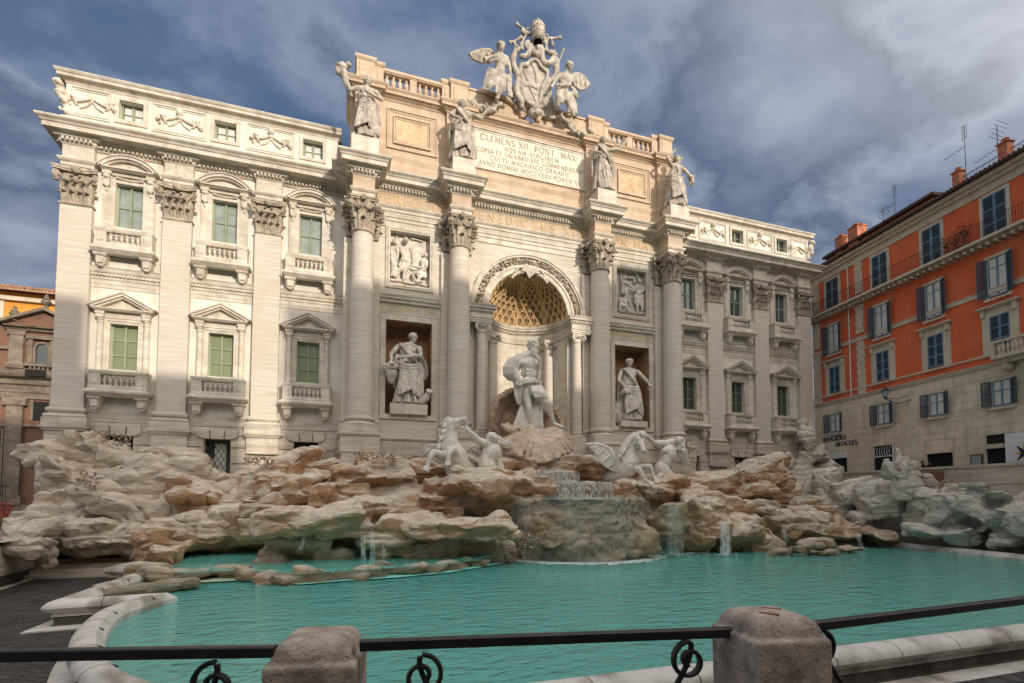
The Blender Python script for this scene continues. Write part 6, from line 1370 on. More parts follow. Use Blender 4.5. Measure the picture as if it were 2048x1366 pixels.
# ---- winged sea horses and their handlers
def horse_head(mb, poll, muzzle, k, up=(0, 0, 1)):
    poll = np.array(poll, float); mz = np.array(muzzle, float); d = (mz-poll); L = np.linalg.norm(d); d /= L; s_ = np.cross(d, up); s_ /= np.linalg.norm(s_); u = np.cross(s_, d)
    mb.tube([poll, poll+d*L*.35-u*.02*k, poll+d*L*.75, mz], [.21*k, .19*k, .12*k, .115*k], 10, flat=.85); mb.ell(poll+d*L*.22-u*.13*k, (.17*k,)*3, nu=10, nv=8); mb.ell(mz-u*.02*k, (.12*k,)*3)
    mb.tube([poll+d*L*.35-u*.17*k, poll+d*L*.7-u*.13*k, mz-u*.13*k-d*.04*k], [.08*k, .06*k, .06*k], 8)
    for q_ in (-1, 1):
        mb.ell(poll+d*L*.30+u*.08*k+s_*q_*.15*k, (.05*k,)*3, nu=8, nv=6); mb.tube([poll+d*L*.2+u*.12*k+s_*q_*.12*k, poll+d*L*.42+u*.1*k+s_*q_*.13*k], .04*k, 6)
        mb.tube([poll+s_*q_*.1*k+u*.1*k, poll+s_*q_*.13*k+u*.30*k-d*.05*k], [.07*k, .015*k], 6); mb.ell(mz+u*.06*k+s_*q_*.07*k+d*.05*k, (.045*k,)*3, nu=7, nv=5)
def leg(mb, pts, k=1, hoof=True):
    r_ = [.19*k, .125*k, .085*k, .075*k][:len(pts)]; chain(mb, pts, r_); mb.ell(pts[1], (.135*k,)*3)
    if hoof:
        a, b = np.array(pts[-2], float), np.array(pts[-1], float); d = (b-a)/np.linalg.norm(b-a); mb.tube([b-d*.05, b+d*.12, b+d*.24], [.085*k, .12*k, .14*k], 9)
def wing(mb, bone, tips, r=.10, th=.06, k=3):
    bone = [np.array(b, float) for b in bone]; chain(mb, bone, [r*1.2, r, r*.8, r*.5][:len(bone)] if len(bone) <= 4 else r)
    tips = [np.array(t, float) for t in tips]; n = len(tips); nb = len(bone)-1
    for i, tp in enumerate(tips):
        t = i/(n-1)*nb; j = min(int(t), nb-1); p = bone[j]+(bone[j+1]-bone[j])*(t-j); m_ = (p+tp)/2+np.array((0, -.06, -.02)); mb.tube([p, m_, tp], [r*.7, r*.9, r*.45], 6, flat=.6)
        if i:
            ng = max(2, int(np.linalg.norm(tp-pt_)/(r*.9)))
            for f in [(q_+1)/(ng+1) for q_ in range(ng)]: a = pp_*(1-f)+p*f; b = pt_*(1-f)+tp*f; mb.tube([a, (a+b)/2+np.array((0, .03, 0)), b], [r*.6, r*.85, r*.55], 6, flat=.8)
        pp_, pt_ = p, tp
c4 = crop(1160, 830, 8.192); HR = lambda X, Y, y=-5.0: c4(X, Y, y)
t = empty('winged_horse', HR(850, 1080), 'white marble winged sea horse with curly mane rising on the right of the cascade', 'horse statue'); e = MB()
chain(e, [HR(430, 1000, -4.2), HR(560, 985, -4.5), HR(690, 900, -4.8), HR(780, 790, -5.0)], [.42, .58, .70, .70], 14); chain(e, [HR(780, 790), HR(765, 640), HR(805, 500, -5.1), HR(900, 360, -5.3)], [.68, .54, .40, .31], 14)
horse_head(e, HR(935, 330, -5.3), HR(1050, 590, -5.9), 1.35)
leg(e, [HR(830, 900, -5.1), HR(955, 890, -5.6), HR(1050, 1040, -5.7), HR(1130, 1110, -5.8)], 1.35); leg(e, [HR(930, 880, -4.8), HR(1130, 840, -5.2), HR(1190, 970, -5.3), HR(1235, 1060, -5.4)], 1.25)
chain(e, [HR(430, 1000, -4.2), HR(320, 920, -4.1), HR(265, 790, -4.1), HR(160, 700, -4.1), HR(40, 715, -4.0), HR(-60, 760, -3.9)], [.34, .28, .24, .2, .15, .08])
sculpt('figure', e, .036, M['marble_white'], t, it=2)
e = MB(); rg = random.Random(3)
for i in range(30):
    u = i/29; bx = 985-u*250; by = 270+u*90+u*u*230; L = 90+rg.random()*90; yy = -5.25+rg.uniform(-.3, .25); sg = rg.uniform(-1, 1)
    e.tube([HR(bx, by, yy), HR(bx-40, by+10+L*.2, yy), HR(bx-60+sg*15, by+L*.6, yy-.05), HR(bx-95+sg*20, by+L, yy)], [.08, .10, .08, .045], 6)
    if i % 2: e.ell(HR(bx-80+sg*30, by+L, yy-.1), (.13, .1, .12))
for i in range(5): e.tube([HR(985+12*i, 265, -5.5), HR(1000+16*i, 300, -5.65), HR(1010+14*i, 350, -5.7)], [.06, .06, .03], 6)
sculpt('mane', e, .03, M['marble_white'], t, it=0)
e = MB(); wing(e, [HR(580, 890, -5.1), HR(560, 720, -5.2), HR(490, 560, -5.1), HR(300, 480, -4.8), HR(110, 485, -4.6)], [HR(560, 930, -5.1), HR(440, 880, -5.0), HR(340, 800, -4.9), HR(280, 670, -4.8), HR(190, 570, -4.7), HR(100, 500, -4.6)], .10); sculpt('wing', e, .034, M['marble_white'], t, it=1)
t = empty('triton_statue', HR(1420, 1100, -4.6), 'muscular bearded marble man blowing a conch, holding the right sea horse', 'statue'); e = MB(); TR = lambda X, Y, y=-4.7: c4(X, Y, y)
e.ell(TR(1450, 620), (.52, .42, .55), rot=(0, R(12), 0), nu=14, nv=10); e.ell(TR(1395, 770), (.38, .34, .40), nu=12, nv=9); chain(e, [TR(1330, 870), TR(1370, 960), TR(1450, 1030), TR(1460, 1110)], [.42, .46, .42, .38], 12); e.tube([TR(1390, 470), TR(1500, 450), TR(1590, 510)], [.22, .26, .22], 12)
for s_ in (-1, 1): e.ell(TR(1460+s_*58, 580, -4.99), (.25, .13, .18))
for i in range(3):
    for s_ in (-1, 1): e.ell(TR(1420+s_*26-i*10, 680+42*i, -4.98), (.1, .06, .09))
limb(e, TR(1395, 465), TR(1225, 460, -4.9), TR(1100, 355, -5.0), .21, .15, .11); hand(e, TR(1100, 355, -5.0), (-.6, -.2, .4), 3.6); limb(e, TR(1600, 540), TR(1745, 790, -5.0), TR(1720, 640, -5.3), .20, .16, .11); hand(e, TR(1715, 640, -5.3), (-.2, -.3, .8), 3.6, .9)
chain(e, [TR(1540, 480), TR(1600, 440, -4.9)], [.2, .17]); head(e, TR(1650, 450, -5.0), 4.6, face=(.7, -1, -.15), beard=.8, male=True); chain(e, [TR(1330, 1080, -5.1), TR(1290, 1030, -5.2), TR(1330, 980, -5.2), TR(1385, 1040, -5.2), TR(1350, 1110, -5.1)], [.14, .15, .15, .13, .1])
sculpt('figure', e, .036, M['marble_white'], t, it=1); e = MB(); e.tube([TR(1668, 560, -5.4), TR(1720, 590, -5.6), TR(1740, 650, -5.6)], [.08, .17, .1], 10); sculpt('conch', e, .03, M['marble_white'], t, it=1)
c2 = crop(840, 800, 7.59); HL = lambda X, Y, y=-5.6: c2(X, Y, y)
t = empty('winged_horse', HL(560, 1080), 'white marble winged sea horse rearing with thrown back head, left of the cascade', 'horse statue'); e = MB()
chain(e, [HL(600, 1180, -5.3), HL(570, 1000, -5.5), HL(510, 850, -5.7), HL(455, 740, -5.7)], [.60, .64, .64, .56], 14); chain(e, [HL(455, 740, -5.7), HL(445, 600, -5.7), HL(450, 470, -5.7), HL(470, 370, -5.8)], [.55, .44, .38, .31], 14)
horse_head(e, HL(480, 350, -5.8), HL(675, 290, -6.1), 1.3)
leg(e, [HL(400, 880, -5.9), HL(215, 800, -6.4), HL(140, 920, -6.5), HL(110, 1010, -6.5)], 1.35); leg(e, [HL(600, 900, -5.9), HL(500, 745, -6.5), HL(430, 850, -6.7), HL(425, 925, -6.7)], 1.35)
sculpt('figure', e, .036, M['marble_white'], t, it=2); e = MB()
for i in range(26):
    u = i/25; bx = 420-u*110; by = 280+u*400; yy = -5.7+rg.uniform(-.25, .2); L = 60+rg.random()*70; e.tube([HL(bx+40, by, yy), HL(bx-5, by+5, yy), HL(bx-35, by+L*.5, yy-.05), HL(bx-50+rg.uniform(-20, 20), by+L, yy)], [.08, .12, .10, .045], 6)
sculpt('mane', e, .03, M['marble_white'], t, it=0); e = MB()
wing(e, [HL(360, 800, -5.4), HL(240, 700, -5.2), HL(110, 700, -5.0)], [HL(330, 900, -5.3), HL(180, 860, -5.1), HL(0, 880, -4.9), HL(-10, 820, -4.9)], .1); sculpt('wing', e, .034, M['marble'], t, it=1); e = MB()
wing(e, [HL(640, 860, -5.4), HL(720, 760, -5.2), HL(830, 680, -5.0)], [HL(820, 1080, -5.3), HL(870, 960, -5.1), HL(940, 850, -4.9), HL(900, 740, -4.9)], .1); sculpt('wing', e, .034, M['marble'], t, it=1)
t = empty('triton_statue', HL(1050, 1180, -5.4), 'marble man seen from behind reaching up to the left sea horse', 'statue'); e = MB(); TL = lambda X, Y, y=-5.5: c2(X, Y, y)
e.ell(TL(1090, 790), (.52, .40, .52), rot=(0, R(14), 0), nu=14, nv=10); e.ell(TL(1030, 900), (.42, .34, .42), nu=12, nv=9); chain(e, [TL(1010, 980), TL(1040, 1080), TL(1110, 1180)], [.44, .42, .36], 12); e.ell(TL(1150, 730), (.24, .22, .24)); e.ell(TL(1060, 720), (.24, .2, .2))
e.tube([TL(1075, 760, -5.88), TL(1030, 900, -5.84), TL(1010, 1010, -5.88)], .03, 5)
limb(e, TL(1075, 700), TL(880, 610, -5.8), TL(705, 440, -6.0), .22, .17, .11); hand(e, TL(700, 435, -6.0), (-.2, -.1, .8), 3.6); limb(e, TL(1120, 800, -5.2), TL(880, 930, -5.3), TL(770, 870, -5.4), .2, .15, .11); hand(e, TL(765, 865, -5.4), (-.6, 0, .3), 3.6)
head(e, TL(1075, 590, -5.6), 4.4, face=(-.6, .6, .3), male=True); lumps(e, [TL(1040, 540), TL(1110, 560), TL(1150, 640)], .12, 30, 8)
for i in range(8): e.tube([TL(1110, 540+12*i, -5.3), TL(1190, 560+14*i, -5.2), TL(1280, 630+8*i, -5.1), TL(1400, 655+3*i, -5.0)], [.08, .09, .08, .05], 6)
for i in range(5): chain(e, [TL(1130+10*i, 950+40*i, -5.4), TL(1200+12*i, 930+38*i, -5.5), TL(1260+6*i, 990+30*i, -5.4)], [.08, .09, .05])
sculpt('figure', e, .036, M['marble_white'], t, it=1)
# ---- coat of arms with angels
c5 = crop(920, 20, 5.254); AR = lambda X, Y, y=-1.35: c5(X, Y, y)
t = empty('coat_of_arms', (0.1, -1.3, 19.6), 'carved papal coat of arms with shield, crossed keys and tiara crowning the attic', 'coat of arms'); e = MB()
sh = [(635, 575), (690, 580), (725, 545), (770, 520), (815, 535), (845, 590), (885, 630), (915, 640), (915, 700), (880, 780), (855, 860), (845, 940), (800, 995), (740, 985), (690, 945), (660, 880), (650, 780), (640, 680)]
v0 = [AR(x, y, -1.55) for x, y in sh]; v1 = [AR(x, y, -1.2) for x, y in sh]; n = len(sh); s_ = MB(); s_.add(v0+v1, [tuple(range(n)), tuple(range(2*n-1, n-1, -1))]+[(i, (i+1) % n, n+(i+1) % n, n+i) for i in range(n)])
s_.build('shield', M['aged_marble'], t); b = MB()
for L in (((650, 590), (675, 660), (712, 742)), ((738, 548), (775, 610), (797, 690), (800, 768)), ((684, 797), (755, 800), (790, 822), (822, 838)), ((728, 805), (760, 880), (797, 968))): b.tube([AR(x, y, -1.56) for x, y in L], .045, 6)
b.build('shield_band', M['letter_grey'], t)
def ln(P_, r, y=-1.5): chain(e, [AR(a, b_, y) for a, b_ in P_], r)
ln([(a, b_) for a, b_ in sh]+[sh[0]], .13, -1.6)
ln([(585, 420), (560, 500), (565, 600), (605, 690), (610, 760), (575, 800)], [.14, .2, .2, .2, .18, .12]); ln([(600, 800), (590, 870), (640, 960), (650, 1010)], [.2, .22, .2, .15]); ln([(545, 820), (555, 920)], .14, -1.2)
ln([(640, 490), (700, 485), (730, 420), (735, 375), (710, 370)], [.14, .17, .17, .14, .1]); ln([(860, 400), (860, 480), (890, 560), (950, 560), (975, 520), (1010, 540), (1020, 610)], [.14, .18, .2, .18, .2, .22, .2]); ln([(1010, 600), (1010, 680), (965, 740), (930, 800), (900, 870)], [.2, .22, .2, .2, .2]); ln([(890, 870), (870, 930), (890, 1000)], .15)
ln([(750, 380), (765, 450), (800, 470), (835, 450), (850, 390)], [.16, .2, .22, .2, .16]); lumps(e, [AR(770, 420, -1.4), AR(840, 420, -1.4)], .17, 16, 3); lumps(e, [AR(640, 1020), AR(720, 970), AR(760, 1040), AR(870, 990), AR(900, 940)], .18, 46, 4); lumps(e, [AR(760, 1070, -1.7), AR(800, 1080, -1.7)], .26, 10, 5)
lumps(e, [AR(560, 420), AR(600, 420), AR(620, 380)], .13, 16, 6); lumps(e, [AR(920, 430), AR(960, 460), AR(1000, 470)], .15, 22, 7); ln([(720, 330), (690, 350), (690, 390)], .1); ln([(880, 330), (905, 350), (905, 420)], .1); ln([(725, 250), (745, 215), (730, 190), (700, 200)], .06); ln([(885, 270), (895, 320), (915, 330), (925, 280), (905, 255)], .07)
e.prism([(AR(570, 0, -1.0)[0], 20.0), (AR(1000, 0, -1.0)[0], 20.0), (AR(930, 0, -1.0)[0], 22.6), (AR(640, 0, -1.0)[0], 23.0)], -1.25, -.9)
sculpt('cartouche', e, .05, M['aged_marble'], t, it=1, disp=.03)
e = MB(); q = AR(818, 335, -1.6); z0 = q[2]; e.lathe([(.28, z0), (.38, z0+.05), (.45, z0+.42), (.46, z0+.72), (.42, z0+1.0), (.28, z0+1.25), (.1, z0+1.38), (.05, z0+1.45), (.08, z0+1.51), (.02, z0+1.6)], (q[0], q[1]), 20)
for k, z_ in enumerate((.10, .44, .78, 1.06)):
    r_ = (.40, .46, .47, .39)[k]
    for i in range(16): a = i*6.283/16; e.ell((q[0]+r_*math.cos(a), q[1]+r_*math.sin(a), z0+z_+.03*(i % 2)), (.045, .045, .06), nu=6, nv=5)
e.build('tiara', M['aged_marble'], t, smooth=True, angle=60)
for K_ in ([(600, 150), (660, 195), (725, 250)], [(525, 340), (580, 325), (640, 290)], [(895, 300), (960, 298), (1050, 290)], [(640, 400), (655, 340), (700, 240)]):
    e = MB(); P_ = [AR(a, b_, -1.45) for a, b_ in K_]; e.tube(P_, .075, 7); e.ell(P_[0], (.12,)*3); e.ell(P_[1], (.10,)*3)
    mx = K_[1]; lumps(e, [AR(mx[0]-10, mx[1]+20, -1.45), AR(mx[0]+10, mx[1]+70, -1.45)], .09, 12, K_[0][0]); e.ell(P_[-1], (.13,)*3); sculpt('key', e, .04, M['aged_marble'], t, it=1)
def angel(label, J, face, seed, wingp, tips, trumpet, folds):
    a = AR(*J['pel']); t = empty('angel_statue', AR(*J['foot2']), label, 'statue', 'trumpeting angels beside the coat of arms'); e = MB(); y0 = J['pel'][2] if len(J['pel']) > 2 else -1.5
    g = lambda k: AR(*J[k]); H = 4.3
    e.ell(g('chest'), (.38, .3, .42)); e.ell((g('chest')+g('pel'))/2, (.32, .26, .4)); e.ell(g('pel'), (.40, .34, .36)); head(e, g('head'), H, face=face); e.tube([g('sh1'), (g('sh1')+g('sh2'))/2+np.array((0, 0, .08)), g('sh2')], [.16, .2, .16], 10); e.tube([(g('sh1')+g('sh2'))/2, g('head')], [.17, .12], 8)
    limb(e, g('pel')+np.array((-.15, 0, -.1)), g('knee1'), g('foot1'), .27, .19, .11); limb(e, g('pel')+np.array((.15, 0, -.1)), g('knee2'), g('foot2'), .27, .19, .11)
    for f in ('foot1', 'foot2'): e.tube([g(f), g(f)+np.array((.05, -.3, -.08))], [.1, .07], 7)
    limb(e, g('sh1'), g('el1'), g('ha1'), .15, .12, .085); hand(e, g('ha1'), g('ha1')-g('el1'), 3.8); limb(e, g('sh2'), g('el2'), g('ha2'), .15, .12, .085); hand(e, g('ha2'), g('ha2')-g('el2'), 3.8)
    for F_ in folds: fan(e, [AR(*p) for p in F_[0]], [AR(*p) for p in F_[1]], F_[2], .085, sag=(0, -.1, 0), seed=seed+F_[2], und=.04)
    sculpt('figure', e, .045, M['aged_marble'], t, it=1); e = MB(); wing(e, [AR(*p) for p in wingp], [AR(*p) for p in tips], .15); sculpt('wing', e, .045, M['carved_capital'] if seed == 1 else M['aged_marble'], t, it=1)
    e = MB(); P_ = [AR(*p) for p in trumpet]; e.tube(P_, [.035, .04, .05, .13][-len(P_):], 8); e.build('trumpet', M['aged_marble'], t, smooth=True)
angel('winged stone angel with a long trumpet seated left of the coat of arms', dict(head=(428, 392, -1.9), chest=(430, 540, -1.7), sh1=(370, 500, -1.8), sh2=(490, 510, -1.6), pel=(410, 670, -1.6), knee1=(300, 800, -2.1), foot1=(235, 850, -1.9), knee2=(430, 800, -2.1), foot2=(385, 950, -1.9), el1=(300, 545, -2.0), ha1=(290, 500, -2.2), el2=(520, 610, -1.7), ha2=(530, 720, -1.7)), (.5, -1, -.5), 1,
      [(380, 500, -1.4), (300, 430, -1.3), (180, 440, -1.3), (100, 465, -1.3)], [(300, 540, -1.3), (230, 560, -1.3), (170, 540, -1.3), (120, 510, -1.3), (95, 470, -1.3)], [(410, 458, -2.1), (330, 488, -2.2), (255, 522, -2.3)],
      [([(340, 640, -1.9), (470, 640, -1.9)], [(220, 850, -1.9), (300, 850, -2.1)], 8), ([(380, 690, -2.0), (480, 690, -1.9)], [(370, 880, -2.1), (480, 860, -1.9)], 9), ([(300, 610, -1.6), (350, 620, -1.8)], [(245, 800, -1.6), (290, 770, -1.7)], 7), ([(490, 680, -1.7), (520, 700, -1.6)], [(500, 900, -1.8), (550, 930, -1.7)], 6)])
angel('winged stone angel with an upright trumpet leaning right of the coat of arms', dict(head=(1150, 605, -1.9), chest=(1105, 720, -1.7), sh1=(1050, 690, -1.8), sh2=(1160, 710, -1.6), pel=(1070, 850, -1.6), knee1=(1030, 920, -2.2), foot1=(1020, 1030, -2.0), knee2=(1130, 960, -2.1), foot2=(1200, 1130, -1.9), el1=(1000, 740, -2.0), ha1=(975, 790, -2.2), el2=(1150, 790, -2.0), ha2=(1050, 790, -2.2)), (-.2, -1, -.7), 5,
      [(1150, 720, -1.4), (1230, 680, -1.3), (1300, 710, -1.3), (1350, 770, -1.3)], [(1190, 790, -1.3), (1230, 830, -1.3), (1270, 850, -1.3), (1320, 840, -1.3), (1350, 800, -1.3)], [(1030, 570, -1.6), (1060, 490, -1.6), (1078, 440, -1.6), (1088, 415, -1.6)],
      [([(1010, 830, -1.9), (1130, 830, -1.9)], [(1000, 980, -2.1), (1080, 980, -2.1)], 8), ([(1090, 870, -1.9), (1180, 860, -1.8)], [(1130, 1080, -2.0), (1240, 1100, -1.8)], 10), ([(1150, 800, -1.8), (1200, 820, -1.6)], [(1210, 930, -1.7), (1250, 930, -1.6)], 6)])
e = MB(); lumps(e, [AR(95, 960, -1.5), AR(180, 1010, -1.6), AR(300, 1050, -1.6), AR(370, 1040, -1.6), AR(420, 960, -1.5)], .14, 60, 1); o = sculpt('garland', e, .05, M['aged_marble'], None, it=0); tag(o, 'thick fruit garland hanging below the left angel', 'garland', 'garlands on the attic parapet')
e = MB(); lumps(e, [AR(1040, 1090, -1.5), AR(1100, 1180, -1.6), AR(1180, 1260, -1.6), AR(1290, 1300, -1.6), AR(1385, 1290, -1.5)], .14, 66, 2); o = sculpt('garland', e, .05, M['aged_marble'], None, it=0); tag(o, 'thick fruit garland hanging below the right angel', 'garland', 'garlands on the attic parapet')
# ---- relief panels (parts of the palace)
c6 = crop(760, 460, 10.508); RLF = lambda X, Y, y: c6(X, Y, y)
def relief(cr, figs, extra, seed):
    e = MB(); yb = CWY+.33; rg = random.Random(seed)
    for f in figs:
        k = f['k']; g = lambda p, dy=0: cr(p[0], p[1], yb-.12-dy)
        e.ell(g(f['ch']), (.26*k, .16, .30*k)); e.ell(g(f['pe']), (.24*k, .16, .22*k)); e.ell(g(f['hd'], .1), (.13*k, .14*k, .16*k)); lumps(e, [g(f['hd'], .15), g((f['hd'][0], f['hd'][1]-25), .1)], .07*k, 8, seed)
        for L in f['legs']: chain(e, [g(p, .1) for p in L], [.13*k, .10*k, .06*k][:len(L)])
        for L in f['arms']: chain(e, [g(p, .15) for p in L], [.09*k, .075*k, .05*k][:len(L)])
        for A, B, n_ in f['folds']: fan(e, [g(p, .08) for p in A], [g(p, .08) for p in B], n_, .05*k, seed=seed+n_, und=.05)
    for L, r_ in extra: chain(e, [cr(a, b, yb-.06) for a, b in L], r_)
    return e
e = relief(c6, [dict(k=1.15, hd=(545, 215), ch=(560, 450), pe=(540, 640), legs=[[(480, 760), (400, 860), (340, 990)], [(560, 770), (520, 880), (490, 1030)]], arms=[[(420, 380), (480, 560), (400, 740)], [(640, 400), (700, 560), (680, 680)]], folds=[([(430, 620), (660, 620)], [(430, 760), (640, 760)], 14), ([(470, 380), (620, 400)], [(500, 600), (640, 600)], 9)]),
    dict(k=.95, hd=(960, 530), ch=(930, 680), pe=(880, 860), legs=[[(820, 900), (680, 930), (780, 1100)], [(900, 950), (800, 1050), (880, 1090)]], arms=[[(880, 780), (780, 790), (680, 750)], [(970, 760), (940, 850)]], folds=[([(760, 860), (980, 860)], [(780, 1000), (980, 1020)], 12), ([(870, 620), (1000, 640)], [(860, 800), (1000, 800)], 8)]),
    dict(k=1.05, hd=(300, 240), ch=(290, 450), pe=(280, 620), legs=[[(280, 700), (270, 850), (290, 960)]], arms=[[(340, 380), (380, 520), (330, 640)]], folds=[([(230, 420), (340, 420)], [(230, 980), (360, 950)], 9)])],
    [([(220, 1050), (400, 1060), (560, 1100)], .10), ([(560, 1110), (800, 1130), (1000, 1180)], .08), ([(345, 50), (350, 300)], .05), ([(1030, 600), (1070, 760), (1000, 950), (880, 1100)], .05), ([(500, 110), (590, 100)], .08), ([(640, 180), (760, 200), (880, 240)], .05)], 3)
o = sculpt('relief_figures', e, .035, M['marble'], PAL, it=1, disp=.02, dscale=6)
c7 = crop(1215, 520, 10.51)
e = relief(c7, [dict(k=1.05, hd=(670, 450), ch=(660, 590), pe=(650, 700), legs=[[(610, 800), (620, 950), (640, 1090)], [(700, 800), (730, 950), (720, 1060)]], arms=[[(740, 570), (750, 650), (680, 710)], [(590, 570), (540, 660)]], folds=[([(570, 720), (760, 720)], [(560, 920), (760, 980)], 13), ([(600, 560), (720, 560)], [(590, 700), (720, 700)], 8)]),
    dict(k=1.0, hd=(480, 790), ch=(390, 830), pe=(300, 900), legs=[[(300, 950), (400, 1000), (340, 1080)]], arms=[[(380, 860), (400, 1000), (470, 1090)], [(450, 850), (500, 1000)]], folds=[([(250, 780), (380, 780)], [(250, 1000), (360, 1010)], 9)]),
    dict(k=1.0, hd=(370, 380), ch=(350, 500), pe=(370, 600), legs=[[(370, 640), (390, 760)]], arms=[[(400, 500), (500, 560), (560, 600)]], folds=[([(290, 450), (400, 450)], [(300, 720), (420, 740)], 9)])],
    [([(300, 1090), (500, 1110), (760, 1130)], .09), ([(270, 230), (290, 600)], .06), ([(600, 280), (640, 400)], .10), ([(440, 380), (560, 390), (560, 480)], .10), ([(780, 440), (800, 640)], .08), ([(240, 1040), (300, 1050)], .12)], 9)
sculpt('relief_figures', e, .035, M['marble'], PAL, it=1, disp=.02, dscale=6)
# carved attic panels: a small head between two scrolls of fruit
def attic_relief(x, half=False):
    e = MB(); y = .06; f = MB()
    x0, x1 = (x-1.25, x+1.25) if not half else half
    for a, b, c, d in ((x0, x0+.05, 14.78, 16.3), (x1-.05, x1, 14.78, 16.3), (x0+.05, x1-.05, 16.25, 16.3), (x0+.05, x1-.05, 14.78, 14.83)): f.box(a, b, y-.02, y+.06, c, d)
    for a, b, c, d in ((x0+.12, x0+.15, 14.9, 16.18), (x1-.15, x1-.12, 14.9, 16.18), (x0+.15, x1-.15, 16.15, 16.18), (x0+.15, x1-.15, 14.9, 14.93)): f.box(a, b, y, y+.06, c, d)
    o = f.build('attic_panel', M['stucco'], PAL)
    if not half: e.ell((x, y-.08, 16.0), (.16, .16, .2)); lumps(e, [(x-.12, y, 16.15), (x+.12, y, 16.15)], .08, 10, 2); e.ell((x, y-.02, 15.75), (.2, .1, .1))
    for s in (-1, 1):
        chain(e, [(x+s*.1, y+.01, 15.75), (x+s*.4, y-.02, 15.6), (x+s*.7, y-.02, 15.45), (x+s*.55, y-.01, 15.32)], [.07, .07, .06, .03]); chain(e, [(x+s*.05, y+.01, 15.6), (x+s*.25, y, 15.35), (x+s*.5, y, 15.2)], [.05, .05, .03]); lumps(e, [(x+s*.6, y, 15.6), (x+s*.85, y, 15.65), (x+s*1.0, y, 15.35)], .08, 24, 4+s, .6)
    sculpt('attic_relief', e, .03, M['trim'], o, it=0); return o
a0 = attic_relief(-19.44)
for x in (-15.02, -11.9+.2, 19.44, 15.02): 
    if abs(x) > 12: copy_tree(a0, PAL).location = a0.location+Vector((x+19.44, 0, 0))
a1 = attic_relief(-23.28, (-24.2, -22.5)); a2 = attic_relief(23.28, (22.5, 24.2))
for s in (-1, 1):
    e = MB(); lumps(e, [(s*24.4, .0, 15.0), (s*24.5, .0, 15.6), (s*24.65, -.05, 16.3)], .14, 30, 3, .5); chain(e, [(s*24.3, .1, 14.9), (s*24.4, .1, 15.6), (s*24.75, .05, 16.3)], [.16, .17, .2]); sculpt('corner_console', e, .04, M['trim'], PAL, it=0)
# ---- people on the terrace
mat('cloth_dark', (0.02, 0.02, 0.025), var=.2, nscale=8, bump=.1); mat('skin', (0.45, 0.26, 0.18), var=.05, bump=0); mat('hair_dark', (0.03, 0.02, 0.015), var=.1, bump=0)
def person(base, H, label, crouch=False):
    t = empty('person', base, label, 'person'); P = Fig(base, H, R(20)); z = -.25 if crouch else 0
    e = MB()
    for q in (-1, 1):
        limb(e, P(q*.05, 0, .50+z), P(q*.07, -.12 if crouch else -.01, .28), P(q*.06, .02, .04), .05*H, .036*H, .026*H); e.tube([P(q*.06, .03, .02), P(q*.07, -.08, .015)], [.022*H, .018*H], 7)
    e.ell(P(0, 0, .53+z), (.085*H, .065*H, .08*H)); e.ell(P(0, 0, .63+z), (.075*H, .058*H, .09*H)); e.ell(P(0, 0, .74+z), (.095*H, .065*H, .09*H)); e.tube([P(-.11, 0, .80+z), P(0, 0, .83+z), P(.11, 0, .80+z)], [.035*H, .045*H, .035*H], 8)
    for q in (-1, 1): limb(e, P(q*.12, 0, .79+z), P(q*.15, -.05, .66+z), P(q*.04, -.17, .80+z), .036*H, .03*H, .022*H); 
    sculpt('clothing', e, .02, M['cloth_dark'], t, it=1); s_ = MB()
    head(s_, P(0, -.02, .92+z), H, face=P.d(0, -1, 0), hair=0)
    for q in (-1, 1): hand(s_, P(q*.04, -.17, .80+z), P.d(0, -.3, 1), H)
    sculpt('body', s_, .008, M['skin'], t, it=1); h = MB(); h.ell(P(0, .005, .945+z), (.052*H, .058*H, .045*H)); h.ell(P(0, .03, .92+z), (.05*H, .035*H, .05*H)); sculpt('hair', h, .015, M['hair_dark'], t, it=1)
person((24.0, -1.2+.6, -3.5), 1.5, 'person in dark clothes raising a camera behind the parapet near the shop lettering'); person((23.6, -8.3, -3.5), 1.55, 'person in dark clothes taking a picture in front of the middle shop')
